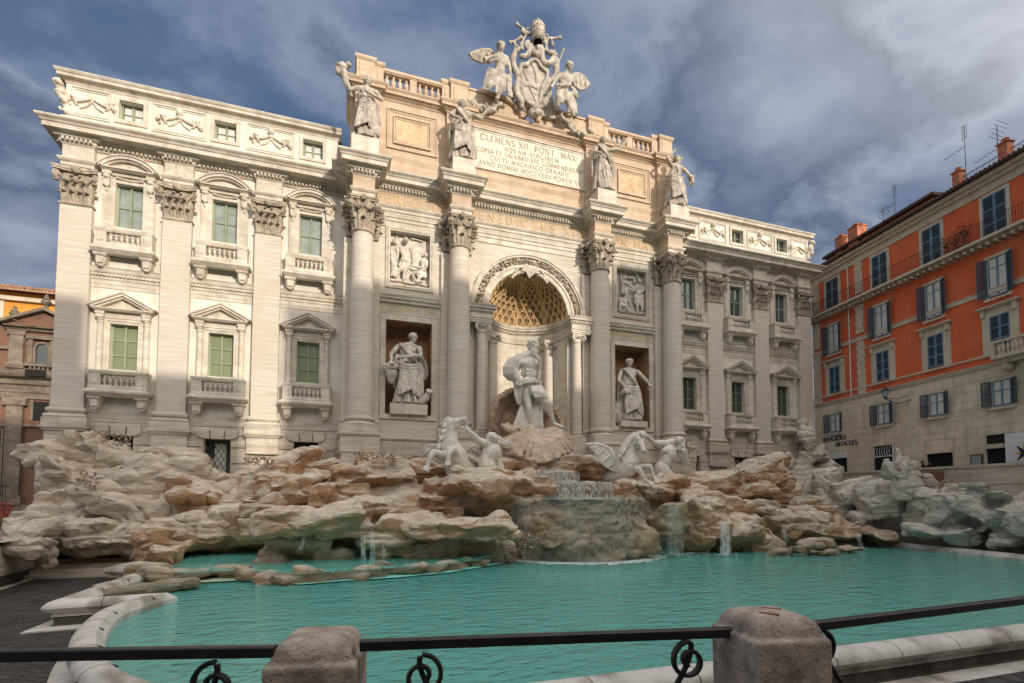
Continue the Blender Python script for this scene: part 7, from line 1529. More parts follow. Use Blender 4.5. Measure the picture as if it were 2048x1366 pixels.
# ================================================================== ROCKS
def rock_mat(name, light, dark, stain, st_amt, algae=True):
    m = bpy.data.materials.new(name); m.use_nodes = True; t = m.node_tree; b = t.nodes['Principled BSDF']; b.inputs['Roughness'].default_value = .8; b.inputs['Specular IOR Level'].default_value = .25
    g = N(t, 'ShaderNodeNewGeometry'); mp = N(t, 'ShaderNodeMapping'); mp.inputs['Scale'].default_value = (.8, .8, 3.2); mp.inputs['Rotation'].default_value = (R(6), R(-7), 0); t.links.new(g.outputs['Position'], mp.inputs[0])
    a = N(t, 'ShaderNodeTexNoise', i_Scale=1.6, i_Detail=8.0, i_Roughness=.65); t.links.new(mp.outputs[0], a.inputs[0]); r = ramp(t, [(.30, dark), (.60, light)], a.outputs[0])
    n = N(t, 'ShaderNodeTexNoise', i_Scale=.42, i_Detail=6.0, i_Roughness=.62, i_Distortion=.5); t.links.new(g.outputs['Position'], n.inputs[0])
    sx = N(t, 'ShaderNodeSeparateXYZ'); t.links.new(g.outputs['Normal'], sx.inputs[0]); px = N(t, 'ShaderNodeSeparateXYZ'); t.links.new(g.outputs['Position'], px.inputs[0])
    k = math_(t, 'SUBTRACT', n.outputs[0], math_(t, 'MULTIPLY', sx.outputs[2], .24)); s_ = ramp(t, [(.36, (0, 0, 0)), (.56, (st_amt,)*3)], k); c = mixc(t, s_.outputs[0], r.outputs[0], stain)
    d2 = N(t, 'ShaderNodeTexNoise', i_Scale=2.3, i_Detail=6.0, i_Roughness=.7); t.links.new(mp.outputs[0], d2.inputs[0]); r2 = ramp(t, [(.56, (0, 0, 0)), (.67, (.65,)*3)], d2.outputs[0]); c = mixc(t, r2.outputs[0], c, tuple(q*.32 for q in dark))
    if algae:
        hh = math_(t, 'ADD', px.outputs[2], math_(t, 'MULTIPLY', n.outputs[0], 1.8)); r3 = ramp(t, [(0.0, (.85,)*3), (1.0, (0, 0, 0))], math_(t, 'DIVIDE', math_(t, 'ADD', hh, 6.6), 1.1, True)); c = mixc(t, r3.outputs[0], c, (.13, .115, .055))
    t.links.new(c, b.inputs['Base Color'])
    h1 = N(t, 'ShaderNodeTexNoise', i_Scale=5.0, i_Detail=8.0, i_Roughness=.7); t.links.new(mp.outputs[0], h1.inputs[0]); h2 = N(t, 'ShaderNodeTexNoise', i_Scale=24, i_Detail=3.0); t.links.new(mp.outputs[0], h2.inputs[0]); pr = ramp(t, [(.34, (0, 0, 0)), (.46, (1, 1, 1))], h2.outputs[0])
    bp = N(t, 'ShaderNodeBump', i_Strength=.9, i_Distance=.09); t.links.new(math_(t, 'ADD', h1.outputs[0], math_(t, 'MULTIPLY', pr.outputs[0], .18)), bp.inputs['Height']); t.links.new(bp.outputs[0], b.inputs['Normal']); M[name] = m
rock_mat('rock_grey', (.70, .62, .51), (.46, .38, .29), (.50, .38, .27), .35)
rock_mat('rock_orange', (.74, .66, .54), (.48, .38, .28), (.52, .265, .12), .78)
rock_mat('rock_pale', (.74, .69, .61), (.50, .455, .39), (.50, .42, .34), .25, algae=False)
rock_mat('rock_wet', (.48, .41, .29), (.22, .20, .12), (.36, .20, .09), .55, algae=False)
def rdisp(amp=1.0, sc=1.0, strata=1.0):
    def f(co, no):
        tl = co[:, 2]+.10*co[:, 0]*0+.16*fbm(co*np.array((.35, .35, .35)), 3)*2
        s_ = tl*1.7*sc; fr = s_-np.floor(s_); led = np.where(fr < .8, fr*.9, (1-fr)*3.6)-.4
        s2 = tl*4.3*sc+.5; f2 = s2-np.floor(s2); led2 = np.where(f2 < .75, f2, (1-f2)*3)-.45
        hz = np.sqrt(np.clip(1-no[:, 2]**2, 0, 1))
        big = fbm(co*.7*sc+3, 3)*.16; med = 1.15*fbm(co*np.array((1.6, 1.6, 2.6))*sc, 2); rid = (1-np.abs(vnoise(co*np.array((1.3, 1.3, 2.0))*sc+9)))**6
        d = big*1.2+med*.075+led*.055*strata*hz+led2*.022*strata*hz-rid*.13+fbm(co*9, 2)*.012
        return co+no*(d*amp)[:, None]
    return f
def block(mb, px, py, y, s, rot=(0, 0, 0), p=.33, seed=0):
    rg = np.random.RandomState(seed+int(px)); pl = rg.randn(7, 3); pl /= np.linalg.norm(pl, axis=1)[:, None]; off = rg.uniform(.62, .95, 7)
    def fn(v):
        u = v/np.array(s); u = u+.10*fbm(u*1.6+seed, 2)[:, None]*u
        for a, o in zip(pl, off):
            dd = u@a; k = np.clip(dd-o, 0, None); u = u-np.outer(k, a)
        return u*np.array(s)
    mb.ell(at(px, py, 1, y), s, rot=tuple(R(q) for q in rot), nu=22, nv=16, p=p, fn=fn)
def facet(o, ratio):
    d = o.modifiers.new('d', 'DECIMATE'); d.ratio = ratio; dg = bpy.context.evaluated_depsgraph_get(); me = bpy.data.meshes.new_from_object(o.evaluated_get(dg)); o.modifiers.clear(); old = o.data; me.name = o.name; o.data = me; bpy.data.meshes.remove(old)
    bm = bmesh.new(); bm.from_mesh(me)
    for f in bm.faces: f.smooth = True
    for e_ in bm.edges:
        if len(e_.link_faces) == 2 and e_.calc_face_angle(0) > R(13): e_.smooth = False
    bm.to_mesh(me); bm.free()
def rocks(name, label, blocks, mt='rock_grey', vox=.085, amp=1.0, strata=1.0, sc=1.0, extra=None, cat='rock', dec=.11):
    e = MB()
    for i, b in enumerate(blocks): block(e, *b[:3], (b[3][0], b[3][1], b[3][2]*(1.3 if b[3][2] < .5 and 'shelf' not in name and 'flat' not in name else 1)), b[4] if len(b) > 4 else (0, 0, 0), b[5] if len(b) > 5 else .33, i)
    if extra: e.add(extra.v, extra.f)
    o = sculpt(name, e, vox*.8, M[mt], None, it=0, dfn=rdisp(amp, sc, strata)); facet(o, dec); tag(o, label, cat); return o
rocks('rock_outcrop', 'grey travertine rock slope carved against the left corner of the palace', [
  (300, 975, 0.1, (3.3, 1.5, 1.8)), (190, 965, -.2, (1.6, 1.5, 1.9)), (150, 1005, -1.0, (1.5, 1.5, 1.9), (0, 12, 0)), (260, 1010, -1.8, (3.2, 1.7, 1.7)), (330, 1040, -3.0, (2.6, 1.5, 1.5)),
  (95, 905, -1.4, (.95, .8, .75), (0, 20, 0)), (150, 900, -1.2, (.45, .6, .95), (0, -32, 0)), (215, 915, -1.0, (.35, .7, 1.5), (0, -32, 0)), (235, 905, -.3, (.6, .5, .5)), (120, 950, -2.0, (.5, .8, 1.2), (0, -40, 0)),
  (190, 1065, -3.0, (2.2, 1.2, .8)), (135, 1075, -3.4, (1.0, 1.0, .7)), (110, 1015, -2.6, (.6, .8, .8)), (145, 1035, -3.4, (1.3, .9, .55), (0, -10, 0))], strata=.35, dec=.07)
rocks('rock_slab', 'long tilted rock slab leaning diagonally on the left rock slope', [(225, 1012, -4.3, (1.75, .75, .42), (0, 33, 0), .5), (190, 985, -4.0, (.9, .75, .5), (0, 20, 0))], strata=.5)
rocks('rock_ledges', 'cracked layered rock ledges above the dark steps at the lower left', [(215, 1085, -4.6, (2.3, 1.1, .48), (0, 0, 4)), (170, 1062, -4.8, (1.2, .9, .45)), (270, 1075, -4.6, (1.5, 1.1, .8)), (300, 1095, -5.6, (.9, .7, .6))], strata=1.6, sc=1.5)
rocks('boulder', 'rounded pale boulder at the far left beside the retaining wall', [(58, 1062, -6.4, (.78, .7, .70), (0, 15, 0), .5), (90, 1105, -6.6, (.42, .5, .6)), (45, 1085, -6.8, (.6, .5, .45))], strata=.4)
rocks('rock_ridge', 'broad weathered rock ridge below the first two ground windows', [(340, 918, -1.2, (1.7, 1.1, .55), (0, 6, 0), .5), (400, 950, -2.0, (1.3, 1.1, .6), (0, 22, 0)), (310, 930, -1.0, (1.6, 1.2, .7)), (330, 975, -1.6, (2.0, 1.5, 1.3)), (450, 1010, -2.0, (2.3, 1.6, 1.1)), (385, 1000, -2.3, (1.8, 1.3, 1.2))], strata=.6)
rocks('boulder', 'big light boulder with an orange hollow beneath it, left of the central rocks', [(392, 985, -4.2, (1.15, .9, .45), (0, 12, 0), .5), (360, 975, -4.2, (.6, .7, .55))], 'rock_orange', strata=.6)
rocks('rock_outcrop', 'orange stained rock foot touching the small left pool', [(440, 1040, -3.6, (2.0, 1.3, 1.2)), (345, 1070, -6.0, (.8, .8, .9), (0, -8, 0)), (400, 1060, -5.0, (1.2, .9, .9)), (320, 1090, -6.2, (.6, .7, .7)), (500, 1050, -4.6, (1.6, 1.2, .95)), (455, 1060, -4.2, (1.6, .9, .85), (0, -8, 0)), (545, 1030, -5.2, (1.2, 1.2, 1.1)), (500, 1065, -3.6, (2.2, 1.0, .9)), (325, 1118, -8.2, (.7, .7, .5))], 'rock_orange')
rocks('rock_ridge', 'long rock ridge rising to the third ground window', [(550, 950, -2.0, (2.5, 1.1, .48), (0, -24, 0), .5), (600, 925, -1.2, (1.3, 1.0, .75), (0, -14, 0)), (640, 960, -1.5, (1.5, 1.3, 1.0)), (520, 1000, -2.6, (1.8, 1.3, 1.0)), (600, 1000, -3.0, (2.2, 1.4, 1.3)), (680, 1000, -3.6, (1.8, 1.3, 1.4)), (500, 985, -2.6, (1.2, 1.0, .5), (0, -20, 0))], 'rock_orange', strata=.8)
rocks('rock_slab', 'jagged light slab jutting left below the ridge, left of the coral carving', [(600, 967, -4.6, (1.35, .9, .30), (0, -10, 0), .45), (640, 955, -4.4, (.8, .8, .35)), (575, 990, -4.6, (1.2, .9, .45), (0, -20, 0))], 'rock_orange', strata=1.1)
rocks('rock_slab', 'flat topped upper slab with rust stains below the left column', [(735, 955, -5.2, (1.75, 1.2, .36), (0, 0, 0), .42), (700, 950, -5.0, (.9, 1.0, .42)), (790, 940, -4.8, (.9, 1.0, .5)), (760, 925, -4.2, (1.4, 1.0, .5))], 'rock_orange', strata=1.2)
rocks('rock_outcrop', 'rust stained rock wall behind the front slabs', [(760, 1000, -4.8, (3.0, 1.5, 1.1)), (880, 985, -5.2, (1.3, 1.1, .75)), (690, 1010, -5.4, (1.5, 1.2, 1.0)), (880, 1020, -5.6, (1.6, 1.3, .9)), (960, 1010, -5.2, (2.0, 1.4, 1.1)), (1030, 1000, -4.6, (1.6, 1.3, 1.2)), (840, 940, -3.4, (1.6, 1.2, .7)), (960, 950, -4.2, (2.6, 1.3, .5))], 'rock_orange')
rocks('rock_slab', 'large pale wedge slab overhanging the small pool, left part of the front rocks', [(615, 1040, -8.8, (2.05, 1.4, .46), (0, -6, 0), .4), (558, 1042, -9.0, (.95, 1.0, .40), (0, -2, 0), .4), (720, 1022, -7.6, (1.8, 1.2, .42), (0, -6, 0), .45), (700, 1050, -7.9, (1.6, 1.2, .36))], 'rock_orange', strata=1.2)
rocks('rock_slab', 'large blunt slab with a mossy underside, right part of the front rocks', [(905, 1058, -9.2, (2.15, 1.4, .52), (0, 2, 0), .38), (990, 1052, -9.4, (.95, 1.0, .42), (0, 0, 0), .4), (830, 1055, -8.2, (1.6, 1.2, .45)), (770, 1065, -8.1, (1.3, 1.1, .42))], 'rock_orange', strata=1.2)
rocks('cave_rock', 'eroded brown rock base under the front slabs with a dark cave', [(600, 1090, -7.7, (1.35, 1.0, .70), (0, 10, 0)), (550, 1110, -8.0, (.6, .7, .5)), (650, 1115, -7.9, (1.3, .8, .4), (0, 22, 0)), (850, 1095, -8.0, (1.6, 1.0, .62)), (930, 1085, -7.9, (1.8, 1.1, .7)), (1000, 1105, -8.0, (.5, .6, .6)), (730, 1075, -6.8, (1.6, .8, .6)), (790, 1090, -8.1, (.7, .9, .5))], 'rock_orange', strata=.7)
rg = random.Random(12); sh_ = []
for px_, py_ in ((300, 1150), (340, 1152), (385, 1150), (430, 1146), (475, 1146), (515, 1150), (548, 1155), (575, 1157), (610, 1155), (650, 1153), (695, 1149), (740, 1145), (775, 1140), (820, 1141), (865, 1136), (905, 1131), (950, 1125), (995, 1117), (1035, 1109)):
    q = at(px_, py_, 2, -7.06); sh_.append((px_, py_, q[1], (rg.uniform(.55, .8), rg.uniform(.28, .42), rg.uniform(.20, .26)+(.16 if px_ in (775, 610, 300) else 0)), (0, rg.uniform(-5, 5), rg.uniform(-12, 12))))
rocks('rock_shelf', 'low line of rocks holding back the small raised pool in front of the left slabs', sh_, 'rock_orange', strata=1.2, vox=.06, amp=.6)
rocks('flat_rock', 'flat brown rock lying in the shallow corner of the basin near the rim', [(300, 1178, -12.3, (1.1, .35, .14), (0, -4, 18)), (345, 1168, -12.0, (.7, .3, .12), (0, 0, 15))], 'rock_orange', vox=.06, amp=.6)
rocks('rock_slab', 'broad flat pale slab carrying the left sea horse and its handler', [(1000, 973, -6.8, (2.55, 1.5, .46), (0, 1, 0), .4), (920, 972, -6.8, (1.0, 1.2, .4)), (1060, 965, -6.2, (1.0, 1.1, .5)), (960, 958, -6.0, (1.6, 1.0, .35)), (1010, 1000, -6.3, (1.9, 1.1, .35))], 'rock_orange', strata=1.0)
# central cascade: three basins of living rock stepping down
e = MB()
def bowl(mb, cx, cy, r, z1, z0, a0, a1, seed=0, flare=.12):
    n = 40; pr = [(-.12, z1), (0, z1), (.03, z1-.04), (-.02, z1-.16)]+[(-.10-.10*math.sin(k*1.7+seed), z1-.16-(z1-.16-z0)*k/6) for k in range(1, 7)]; vs = []
    pr = [(-r*.98, z1-.10), (-.18, z1-.10), (-.12, z1)]+pr[1:]+[(-r*.98, z0)]
    for i in range(n+1):
        a = a0+(a1-a0)*i/n; w = 1+.05*math.sin(a*5+seed)+.03*math.sin(a*11)
        for o, z in pr: q = max(r*w+o, .02); vs.append((cx+q*math.sin(a), cy-q*math.cos(a), z))
    k = len(pr); mb.add(vs, [(i*k+j, (i+1)*k+j, (i+1)*k+(j+1) % k, i*k+(j+1) % k) for i in range(n) for j in range(k)]+[tuple(range(k)), tuple(n*k+j for j in range(k))[::-1]])
bowl(e, .35, -6.2, 3.65, -4.42, -7.9, R(-92), R(92), 1); block(e, 1130, 1065, -9.0, (1.3, .7, .9), (0, 0, 0)); block(e, 1260, 1070, -9.1, (1.4, .6, .9)); block(e, 1180, 1095, -9.5, (1.3, .5, .5), (0, 12, 0)); block(e, 1330, 1050, -8.5, (.9, .9, 1.1)); block(e, 1080, 1050, -8.0, (.8, .9, 1.2))
sculpt('cascade_rock', e, .075, M['rock_wet'], None, it=1, dfn=rdisp(.9, 1.3, .6)); tag(bpy.data.objects['cascade_rock'], 'great wet rock bowl of the main cascade, overflowing into the basin', 'rock')
e = MB(); bowl(e, .35, -5.2, 2.35, -3.58, -4.6, R(-95), R(95), 2); o = sculpt('cascade_rock', e, .06, M['rock_wet'], None, it=1, dfn=rdisp(.5, 1.5, .5)); tag(o, 'middle bowl of the cascade under the statue', 'rock')
e = MB(); bowl(e, -.25, -5.0, 1.25, -2.98, -3.7, R(-95), R(95), 3); o = sculpt('cascade_rock', e, .05, M['rock_wet'], None, it=1, dfn=rdisp(.4, 1.6, .5)); tag(o, 'smallest top bowl of the cascade below the great shell', 'rock')
rocks('rock_outcrop', 'rough brown rocks holding up the great shell and the middle bowls', [(1000, 935, -4.0, (1.5, 1.2, .7)), (1080, 945, -3.8, (2.2, 1.3, .8)), (1180, 945, -3.6, (2.6, 1.4, .7)), (1280, 985, -4.6, (2.4, 1.6, .7)), (1040, 1010, -5.4, (1.4, 1.4, 1.2)), (1300, 970, -4.4, (2.2, 1.4, .42)), (1250, 1010, -4.0, (3.4, 1.5, 1.4)), (1380, 985, -4.8, (1.8, 1.4, .6)), (1040, 960, -5.2, (.9, .9, .5), (0, -15, 0))], 'rock_orange', amp=.8)
rocks('rock_outcrop', 'brown eroded rocks with two small falls right of the cascade', [(1400, 1055, -7.8, (1.3, 1.3, 1.5)), (1470, 1065, -7.9, (1.4, 1.2, 1.1)), (1530, 1085, -8.2, (.9, 1.0, .85), (0, 18, 0)), (1430, 1010, -6.4, (2.2, 1.3, .7)), (1500, 1015, -6.2, (1.5, 1.2, .6)), (1540, 1040, -6.8, (1.0, 1.1, .9)), (1555, 1110, -10.0, (.8, .5, .25)), (1400, 1030, -6.6, (2.0, 1.2, .9))], 'rock_orange', strata=.8)
rocks('rock_outcrop', 'sunlit cream rock with a knobbly crest below the right wing windows', [(1440, 965, -4.6, (2.0, 1.3, .6), (0, -10, 0), .5), (1510, 950, -4.2, (1.7, 1.3, .95), (0, -14, 0)), (1540, 930, -3.6, (1.0, 1.0, .7)), (1560, 960, -3.8, (.7, .9, .9)), (1500, 985, -5.0, (1.6, 1.1, .55), (0, 0, 0), .4), (1400, 960, -3.6, (1.5, 1.2, .6)), (1450, 990, -4.0, (2.4, 1.4, .9)), (1560, 1000, -4.0, (1.4, 1.3, 1.3))], 'rock_orange', strata=.7)
rocks('hanging_rock', 'brown stained rock knob hanging right of the cream rock', [(1568, 962, -4.8, (.62, .6, .62), (0, -35, 0), .6)], 'rock_orange', strata=.5)
rocks('rock_pillar', 'tall twisted pale rock pillar climbing the right corner of the palace', [(1617, 870, -1.0, (.42, .5, 1.25), (0, 10, 0), .7), (1604, 860, -.8, (.30, .4, 1.0), (0, 5, 0), .7), (1640, 905, -1.2, (.5, .6, .7), (0, 25, 0)), (1615, 925, -1.4, (.7, .7, .8)), (1660, 940, -1.2, (1.0, .9, .95), (0, 15, 0)), (1600, 965, -1.2, (1.5, 1.2, 1.3)), (1660, 985, -1.8, (1.5, 1.3, .9)), (1580, 950, -.6, (1.2, .8, 1.3)), (1620, 1010, -2.0, (2.0, 1.4, 1.0))], 'rock_pale', strata=.25, amp=.9)
rocks('rock_slab', 'large layered slab jutting over the water at the right end of the rocks', [(1640, 1048, -7.2, (2.0, 1.3, .75), (0, 3, 0), .42), (1580, 1035, -6.6, (1.4, 1.2, .7)), (1690, 1060, -7.6, (.7, .9, .65)), (1620, 1015, -5.6, (1.7, 1.2, .45), (0, 12, 0)), (1570, 1060, -7.0, (.7, .9, 1.0)), (1600, 1075, -6.6, (1.6, 1.1, .7))], 'rock_orange', strata=1.2)
rocks('rock_shelf', 'low pale rocks in the water at the right end', [(1610, 1105, -10.6, (.9, .4, .26), (0, 10, 0)), (1660, 1108, -10.9, (.8, .35, .24)), (1705, 1100, -10.5, (.7, .3, .14)), (1575, 1100, -9.8, (.5, .4, .2)), (1630, 1085, -8.6, (1.2, .5, .3))], 'rock_orange', vox=.07)
rocks('flat_rock', 'smooth low rock between the layered slab and the far basin rim', [(1760, 1072, -8.6, (1.0, .7, .35), (0, 8, 0)), (1720, 1062, -7.6, (.9, .7, .35))], 'rock_orange', vox=.07)
rocks('rock_wall', 'grey hollowed rock wall between the right corner and the scrolled rock', [(1700, 985, -6.2, (1.3, 1.0, .9)), (1740, 1000, -7.4, (1.3, 1.0, 1.1)), (1690, 1020, -5.6, (1.7, 1.2, 1.0)), (1775, 1000, -8.6, (1.0, 1.0, 1.1)), (1665, 1015, -4.4, (1.6, 1.1, 1.2)), (1725, 1040, -6.8, (1.4, .9, .5)), (1660, 970, -4.0, (1.3, 1.0, 1.1))], 'rock_pale', strata=.3, sc=.9, dec=.09)
rocks('carved_rock', 'pale carved rock with curling petals rising before the parapet on the right', [(1800, 920, -9.5, (.34, .42, .78), (0, 12, 0), .5), (1778, 942, -9.6, (.26, .40, .72), (0, -20, 0), .5), (1822, 940, -9.5, (.34, .4, .42), (0, 0, 0), .6), (1806, 950, -9.7, (.50, .45, .5), (0, 10, 0)), (1815, 968, -9.8, (.6, .55, .5), (0, 25, 0)), (1855, 965, -9.8, (.70, .5, .28), (0, 38, 0), .6), (1840, 990, -10.0, (.8, .7, .5), (0, 25, 0)), (1800, 985, -9.8, (.36, .6, .6), (0, 18, 0)), (1880, 990, -10.4, (.7, .6, .35), (0, 30, 0))], 'rock_pale', strata=.15, amp=.6, vox=.06)
rocks('rock_slope', 'broad grey rock slope falling toward the basin rim at the right edge', [(1865, 1030, -10.6, (1.0, 1.0, 1.0), (0, 20, 0)), (1915, 1020, -11.8, (1.3, 1.1, 1.0)), (1970, 1025, -13.2, (1.3, 1.2, .9), (0, 10, 0)), (2030, 1040, -14.4, (1.2, 1.3, .8)), (2090, 1040, -15.6, (1.2, 1.5, .9)), (1860, 1062, -11.0, (1.0, .8, .5)), (1930, 1070, -12.4, (1.2, .9, .5)), (2010, 1085, -14.2, (1.1, .8, .5)), (1885, 1005, -11.0, (.9, .7, .8)), (1945, 1008, -12.2, (1.1, .7, .8)), (2000, 1012, -13.4, (1.1, .7, .75)), (2060, 1012, -14.4, (1.1, .7, .75)), (1770, 1010, -8.2, (.9, .8, .9)), (1930, 985, -12.0, (.8, .8, .3), (0, 20, 0)), (1975, 990, -13.2, (1.5, .6, .16), (0, 24, 0), .4), (2010, 1005, -14.0, (1.5, .6, .14), (0, 27, 0), .4), (1835, 1045, -10.0, (.5, .7, 1.0), (0, 12, 0))], 'rock_pale', strata=.7, dec=.10)
# steps
e = MB()
for i in range(4): e.box(-23.2, -18.4, -5.5+.4*i, 0, -7.6, -7.45+.16*i)
o = e.build('stone_steps', M['travertine_base']); tag(o, 'dark worn stone steps at the foot of the left rocks', 'steps')
e = MB()
for i in range(5): e.box(15.5, 21.6, -7.6+.5*i, 0, -7.9, -7.05+.17*i)
o = e.build('stone_steps', M['old_stone']); tag(o, 'dark worn stone steps behind the basin rim on the right', 'steps')
# carved plants on the rocks
def carved_plant(px, py, y, w, h, label, seed, n=70, mt='rock_brown'):
    e = MB(); rg = random.Random(seed); c = at(px, py, 1, y)
    for i in range(n):
        b = c+np.array((rg.uniform(-1, 1)*w, rg.uniform(-.3, .3), rg.uniform(-.6, .5)*h)); d = np.array((rg.uniform(-1, 1), rg.uniform(-1, 0), rg.uniform(-.3, 1))); d /= np.linalg.norm(d); L = rg.uniform(.10, .24); s_ = np.cross(d, (0, 0, 1.)); s_ /= np.linalg.norm(s_)+1e-6
        e.tube([b, b+d*L*.5+s_*.03, b+d*L], [.025, .05, .02], 6, flat=.5)
    o = e.build('carved_plant', M[mt], smooth=True, angle=60); tag(o, label, 'carved plant', 'stone plants carved on the rocks')
for a in ((232, 878, -2.0, .55, .6, 'carved stone leaves under the first ground window', 1), (175, 965, -4.7, .35, .7, 'carved stone moss on the top of the tilted left slab', 2), (515, 922, -3.0, .6, .35, 'carved stone bush left of the third ground window', 3), (755, 915, -5.6, 1.0, .35, 'spreading carved stone plant on the upper slab below the left column', 4, 120), (668, 975, -5.6, .45, .5, 'carved stone coral between the slabs left of centre', 5), (1545, 925, -4.8, .5, .5, 'carved stone leaves on the crest of the cream right rock', 6), (1490, 950, -5.8, .6, .35, 'carved stone sprig in the middle of the cream right rock', 7), (1375, 895, -3.4, .35, 1.2, 'tall carved stone plant behind the conch blowing man', 8, 110), (1895, 968, -11.0, .55, .35, 'carved stone foliage on the scrolled rock at the right', 9, 120), (1065, 1080, -9.2, .8, .6, 'dark carved stone plants in the recess left of the cascade', 10, 110)): carved_plant(*a)
# ================================================================== FALLING WATER
def fall_mat(name, dens, sc=(22, 22, 1.6), col=(.85, .9, .9), amax=.8):
    m = bpy.data.materials.new(name); m.use_nodes = True; t = m.node_tree; b = t.nodes['Principled BSDF']; b.inputs['Base Color'].default_value = (*col, 1); b.inputs['Roughness'].default_value = .25
    g = N(t, 'ShaderNodeNewGeometry'); mp = N(t, 'ShaderNodeMapping'); mp.inputs['Scale'].default_value = sc; t.links.new(g.outputs['Position'], mp.inputs[0]); n = N(t, 'ShaderNodeTexNoise', i_Scale=1.0, i_Detail=5.0, i_Roughness=.7); t.links.new(mp.outputs[0], n.inputs[0])
    r = ramp(t, [(dens, (0, 0, 0)), (dens+.22, (amax,)*3)], n.outputs[0]); t.links.new(r.outputs[0], b.inputs['Alpha']); M[name] = m
fall_mat('fall_thin', .44, (24, 24, 2.5), amax=.30); fall_mat('fall_thick', .43, (26, 26, 2.2), amax=.85); fall_mat('fall_mid', .45, (30, 30, 3), amax=.5); fall_mat('foam', .33, (9, 9, 9), (.75, .92, .88), amax=.9)
def curtain(cx, cy, r, z1, z0, a0, a1, mt, label, out=.10, name='waterfall'):
    n = 60; e = MB(); vs = []
    for i in range(n+1):
        a = a0+(a1-a0)*i/n; w = 1+.05*math.sin(a*5+1)+.03*math.sin(a*11)
        for k in range(7): t = k/6; q = r*w+.03+out*math.sqrt(t)+.03*math.sin(i*1.3); vs.append((cx+q*math.sin(a), cy-q*math.cos(a), z1-(z1-z0)*t**1.3))
    e.add(vs, [(i*7+j, (i+1)*7+j, (i+1)*7+j+1, i*7+j+1) for i in range(n) for j in range(6)]); o = e.build(name, M[mt], smooth=True, angle=80); tag(o, label, 'waterfall'); return o
curtain(.35, -6.2, 3.72, -4.40, -7.22, R(-72), R(80), 'fall_thin', 'thin veil of water falling from the main bowl into the basin', .30)
curtain(.35, -5.2, 2.42, -3.55, -4.40, R(-80), R(80), 'fall_thick', 'short white fall from the middle bowl', .15)
curtain(-.25, -5.0, 1.30, -2.95, -3.50, R(-75), R(75), 'fall_thick', 'small white fall from the top bowl', .12)
def pool(cx, cy, r, z, a0, a1, label, mt='pool_water'):
    e = MB(); n = 30; e.add([(cx, cy, z)]+[(cx+r*math.sin(a0+(a1-a0)*i/n), cy-r*math.cos(a0+(a1-a0)*i/n), z) for i in range(n+1)], [(0, i+1, i+2) for i in range(n)]); o = e.build('water', M[mt]); struct(o)
mat('pool_water', (.20, .20, .14), rough=.08, var=.3, nscale=2, bump=.5, bscale=7, spec=.6)
pool(.35, -6.2, 3.62, -4.46, R(-90), R(90), ''); pool(.35, -5.2, 2.3, -3.62, R(-90), R(90), ''); pool(-.25, -5.0, 1.2, -3.02, R(-90), R(90), '')
def spout(P_, w, mt, label, foam_r=.35):
    e = MB(); P_ = [np.array(at(*p[:2], 1, p[2])) for p in P_]; vs = []
    for i, p in enumerate(P_):
        for s in (-1, 1): vs.append(p+np.array((s*w*(1+.2*i), 0, 0)))
    n = len(P_); e.add(vs+[v+np.array((.02, -.10, 0)) for v in vs], [(2*i, 2*i+1, 2*i+3, 2*i+2) for i in range(n-1)]+[(2*n+2*i, 2*n+2*i+1, 2*n+2*i+3, 2*n+2*i+2) for i in range(n-1)]); o = e.build('waterfall', M[mt]); tag(o, label, 'waterfall')
spout([(1436, 1043, -8.9), (1447, 1050, -9.3), (1449, 1080, -9.45), (1450, 1108, -9.5)], .19, 'fall_thick', 'narrow bright fall right of the main cascade')
spout([(1345, 1015, -9.4), (1348, 1060, -9.6), (1350, 1108, -9.6)], .35, 'fall_thin', 'streaky fall at the right flank of the main bowl')
spout([(1565, 1050, -8.8), (1568, 1070, -8.9), (1568, 1088, -8.9)], .12, 'fall_mid', 'small fall between the right rocks')
spout([(1712, 1065, -8.7), (1716, 1080, -8.9), (1722, 1098, -9.0)], .09, 'fall_mid', 'thin fall at the right tip of the rocks')
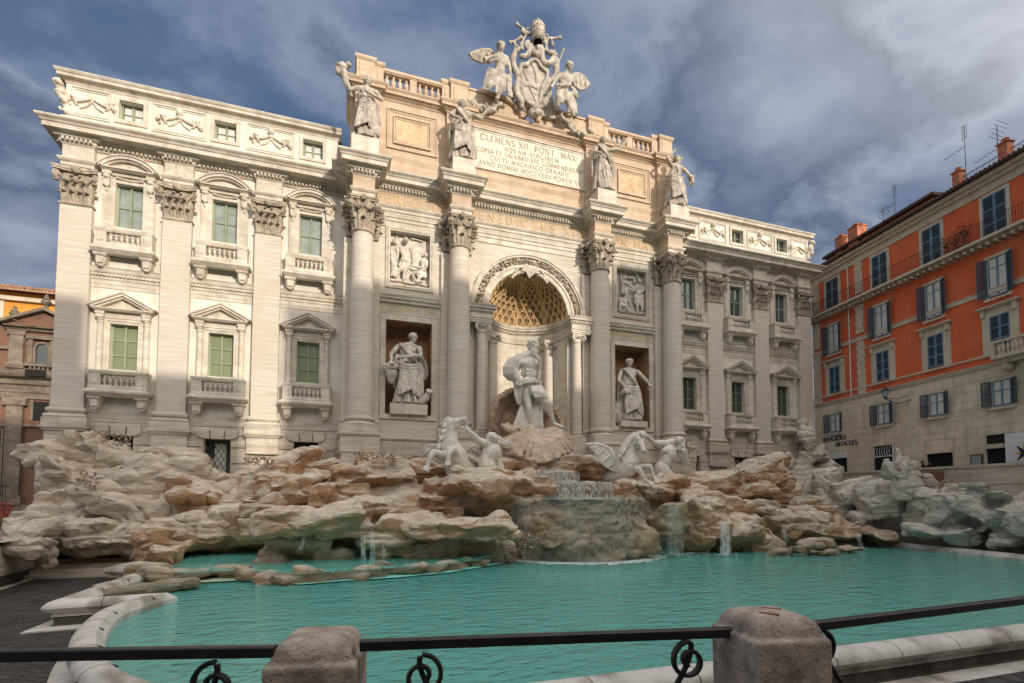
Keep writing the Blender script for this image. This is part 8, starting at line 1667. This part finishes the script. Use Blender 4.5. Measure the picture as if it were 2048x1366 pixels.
spout([(725, 1068, -9.5), (726, 1095, -9.6), (727, 1128, -9.6)], .07, 'fall_mid', 'left trickle over the dark cave mouth'); spout([(742, 1066, -9.5), (744, 1095, -9.6), (745, 1128, -9.6)], .08, 'fall_mid', 'right trickle over the dark cave mouth'); spout([(614, 1055, -9.4), (608, 1075, -9.4), (600, 1100, -9.4)], .06, 'fall_thin', 'slanting trickle below the wedge slab'); spout([(765, 1085, -9.4), (768, 1110, -9.5), (768, 1128, -9.5)], .05, 'fall_thin', 'faint trickle right of the cave')
# foam where the falls meet the basin
e = MB(); rg = random.Random(9)
def foam_at(x, y, r):
    n = 8; p0 = rg.random()*6; z = -7.244+rg.random()*.012; e.add([(x+r*rg.uniform(.6, 1.2)*math.cos(p0+i*6.283/n), y+r*.6*rg.uniform(.6, 1.2)*math.sin(p0+i*6.283/n), z+rg.random()*.02) for i in range(n)]+[(x, y, z+.05*r/.2)], [(i, (i+1) % n, n) for i in range(n)])
for i in range(2600):
    a = R(rg.uniform(-75, 85)); q = 3.92+abs(rg.gauss(0, .26)); foam_at(.35+q*math.sin(a), -6.2-q*math.cos(a), rg.uniform(.03, .16))
def foam_ring(cx, cy, r0, sp, z, a0, a1, n, s0, s1):
    for i in range(n):
        a = R(rg.uniform(a0, a1)); q = r0+abs(rg.gauss(0, sp)); x, y, r = cx+q*math.sin(a), cy-q*math.cos(a), rg.uniform(s0, s1); p0 = rg.random()*6
        e.add([(x+r*rg.uniform(.6, 1.2)*math.cos(p0+k*1.047), y+r*rg.uniform(.6, 1.2)*math.sin(p0+k*1.047), z+rg.random()*.02) for k in range(6)]+[(x, y, z+.03)], [(k, (k+1) % 6, 6) for k in range(6)])
foam_ring(.35, -5.2, 2.5, .22, -4.45, -85, 85, 900, .03, .10); foam_ring(-.25, -5.0, 1.35, .15, -3.61, -80, 80, 350, .03, .08)
for px, py, n, r in ((1450, 1110, 90, .35), (1350, 1110, 120, .5), (727, 1130, 50, .28), (1568, 1092, 30, .2), (1722, 1100, 30, .25), (768, 1130, 16, .15), (1390, 1106, 60, .4)):
    c = at(px, py, 2, -7.25)
    for i in range(n): foam_at(c[0]+rg.gauss(0, r), c[1]+rg.gauss(0, r*.7), rg.uniform(.03, .10))
o = e.build('foam', M['foam'], smooth=True, angle=60); tag(o, kind='stuff', label='white foam around the foot of the cascade', cat='foam')
bpy.context.view_layer.update()
print('OBJECTS', len(bpy.data.objects), 'POLYS', sum(len(o.data.polygons) for o in bpy.data.objects if o.type == 'MESH'))
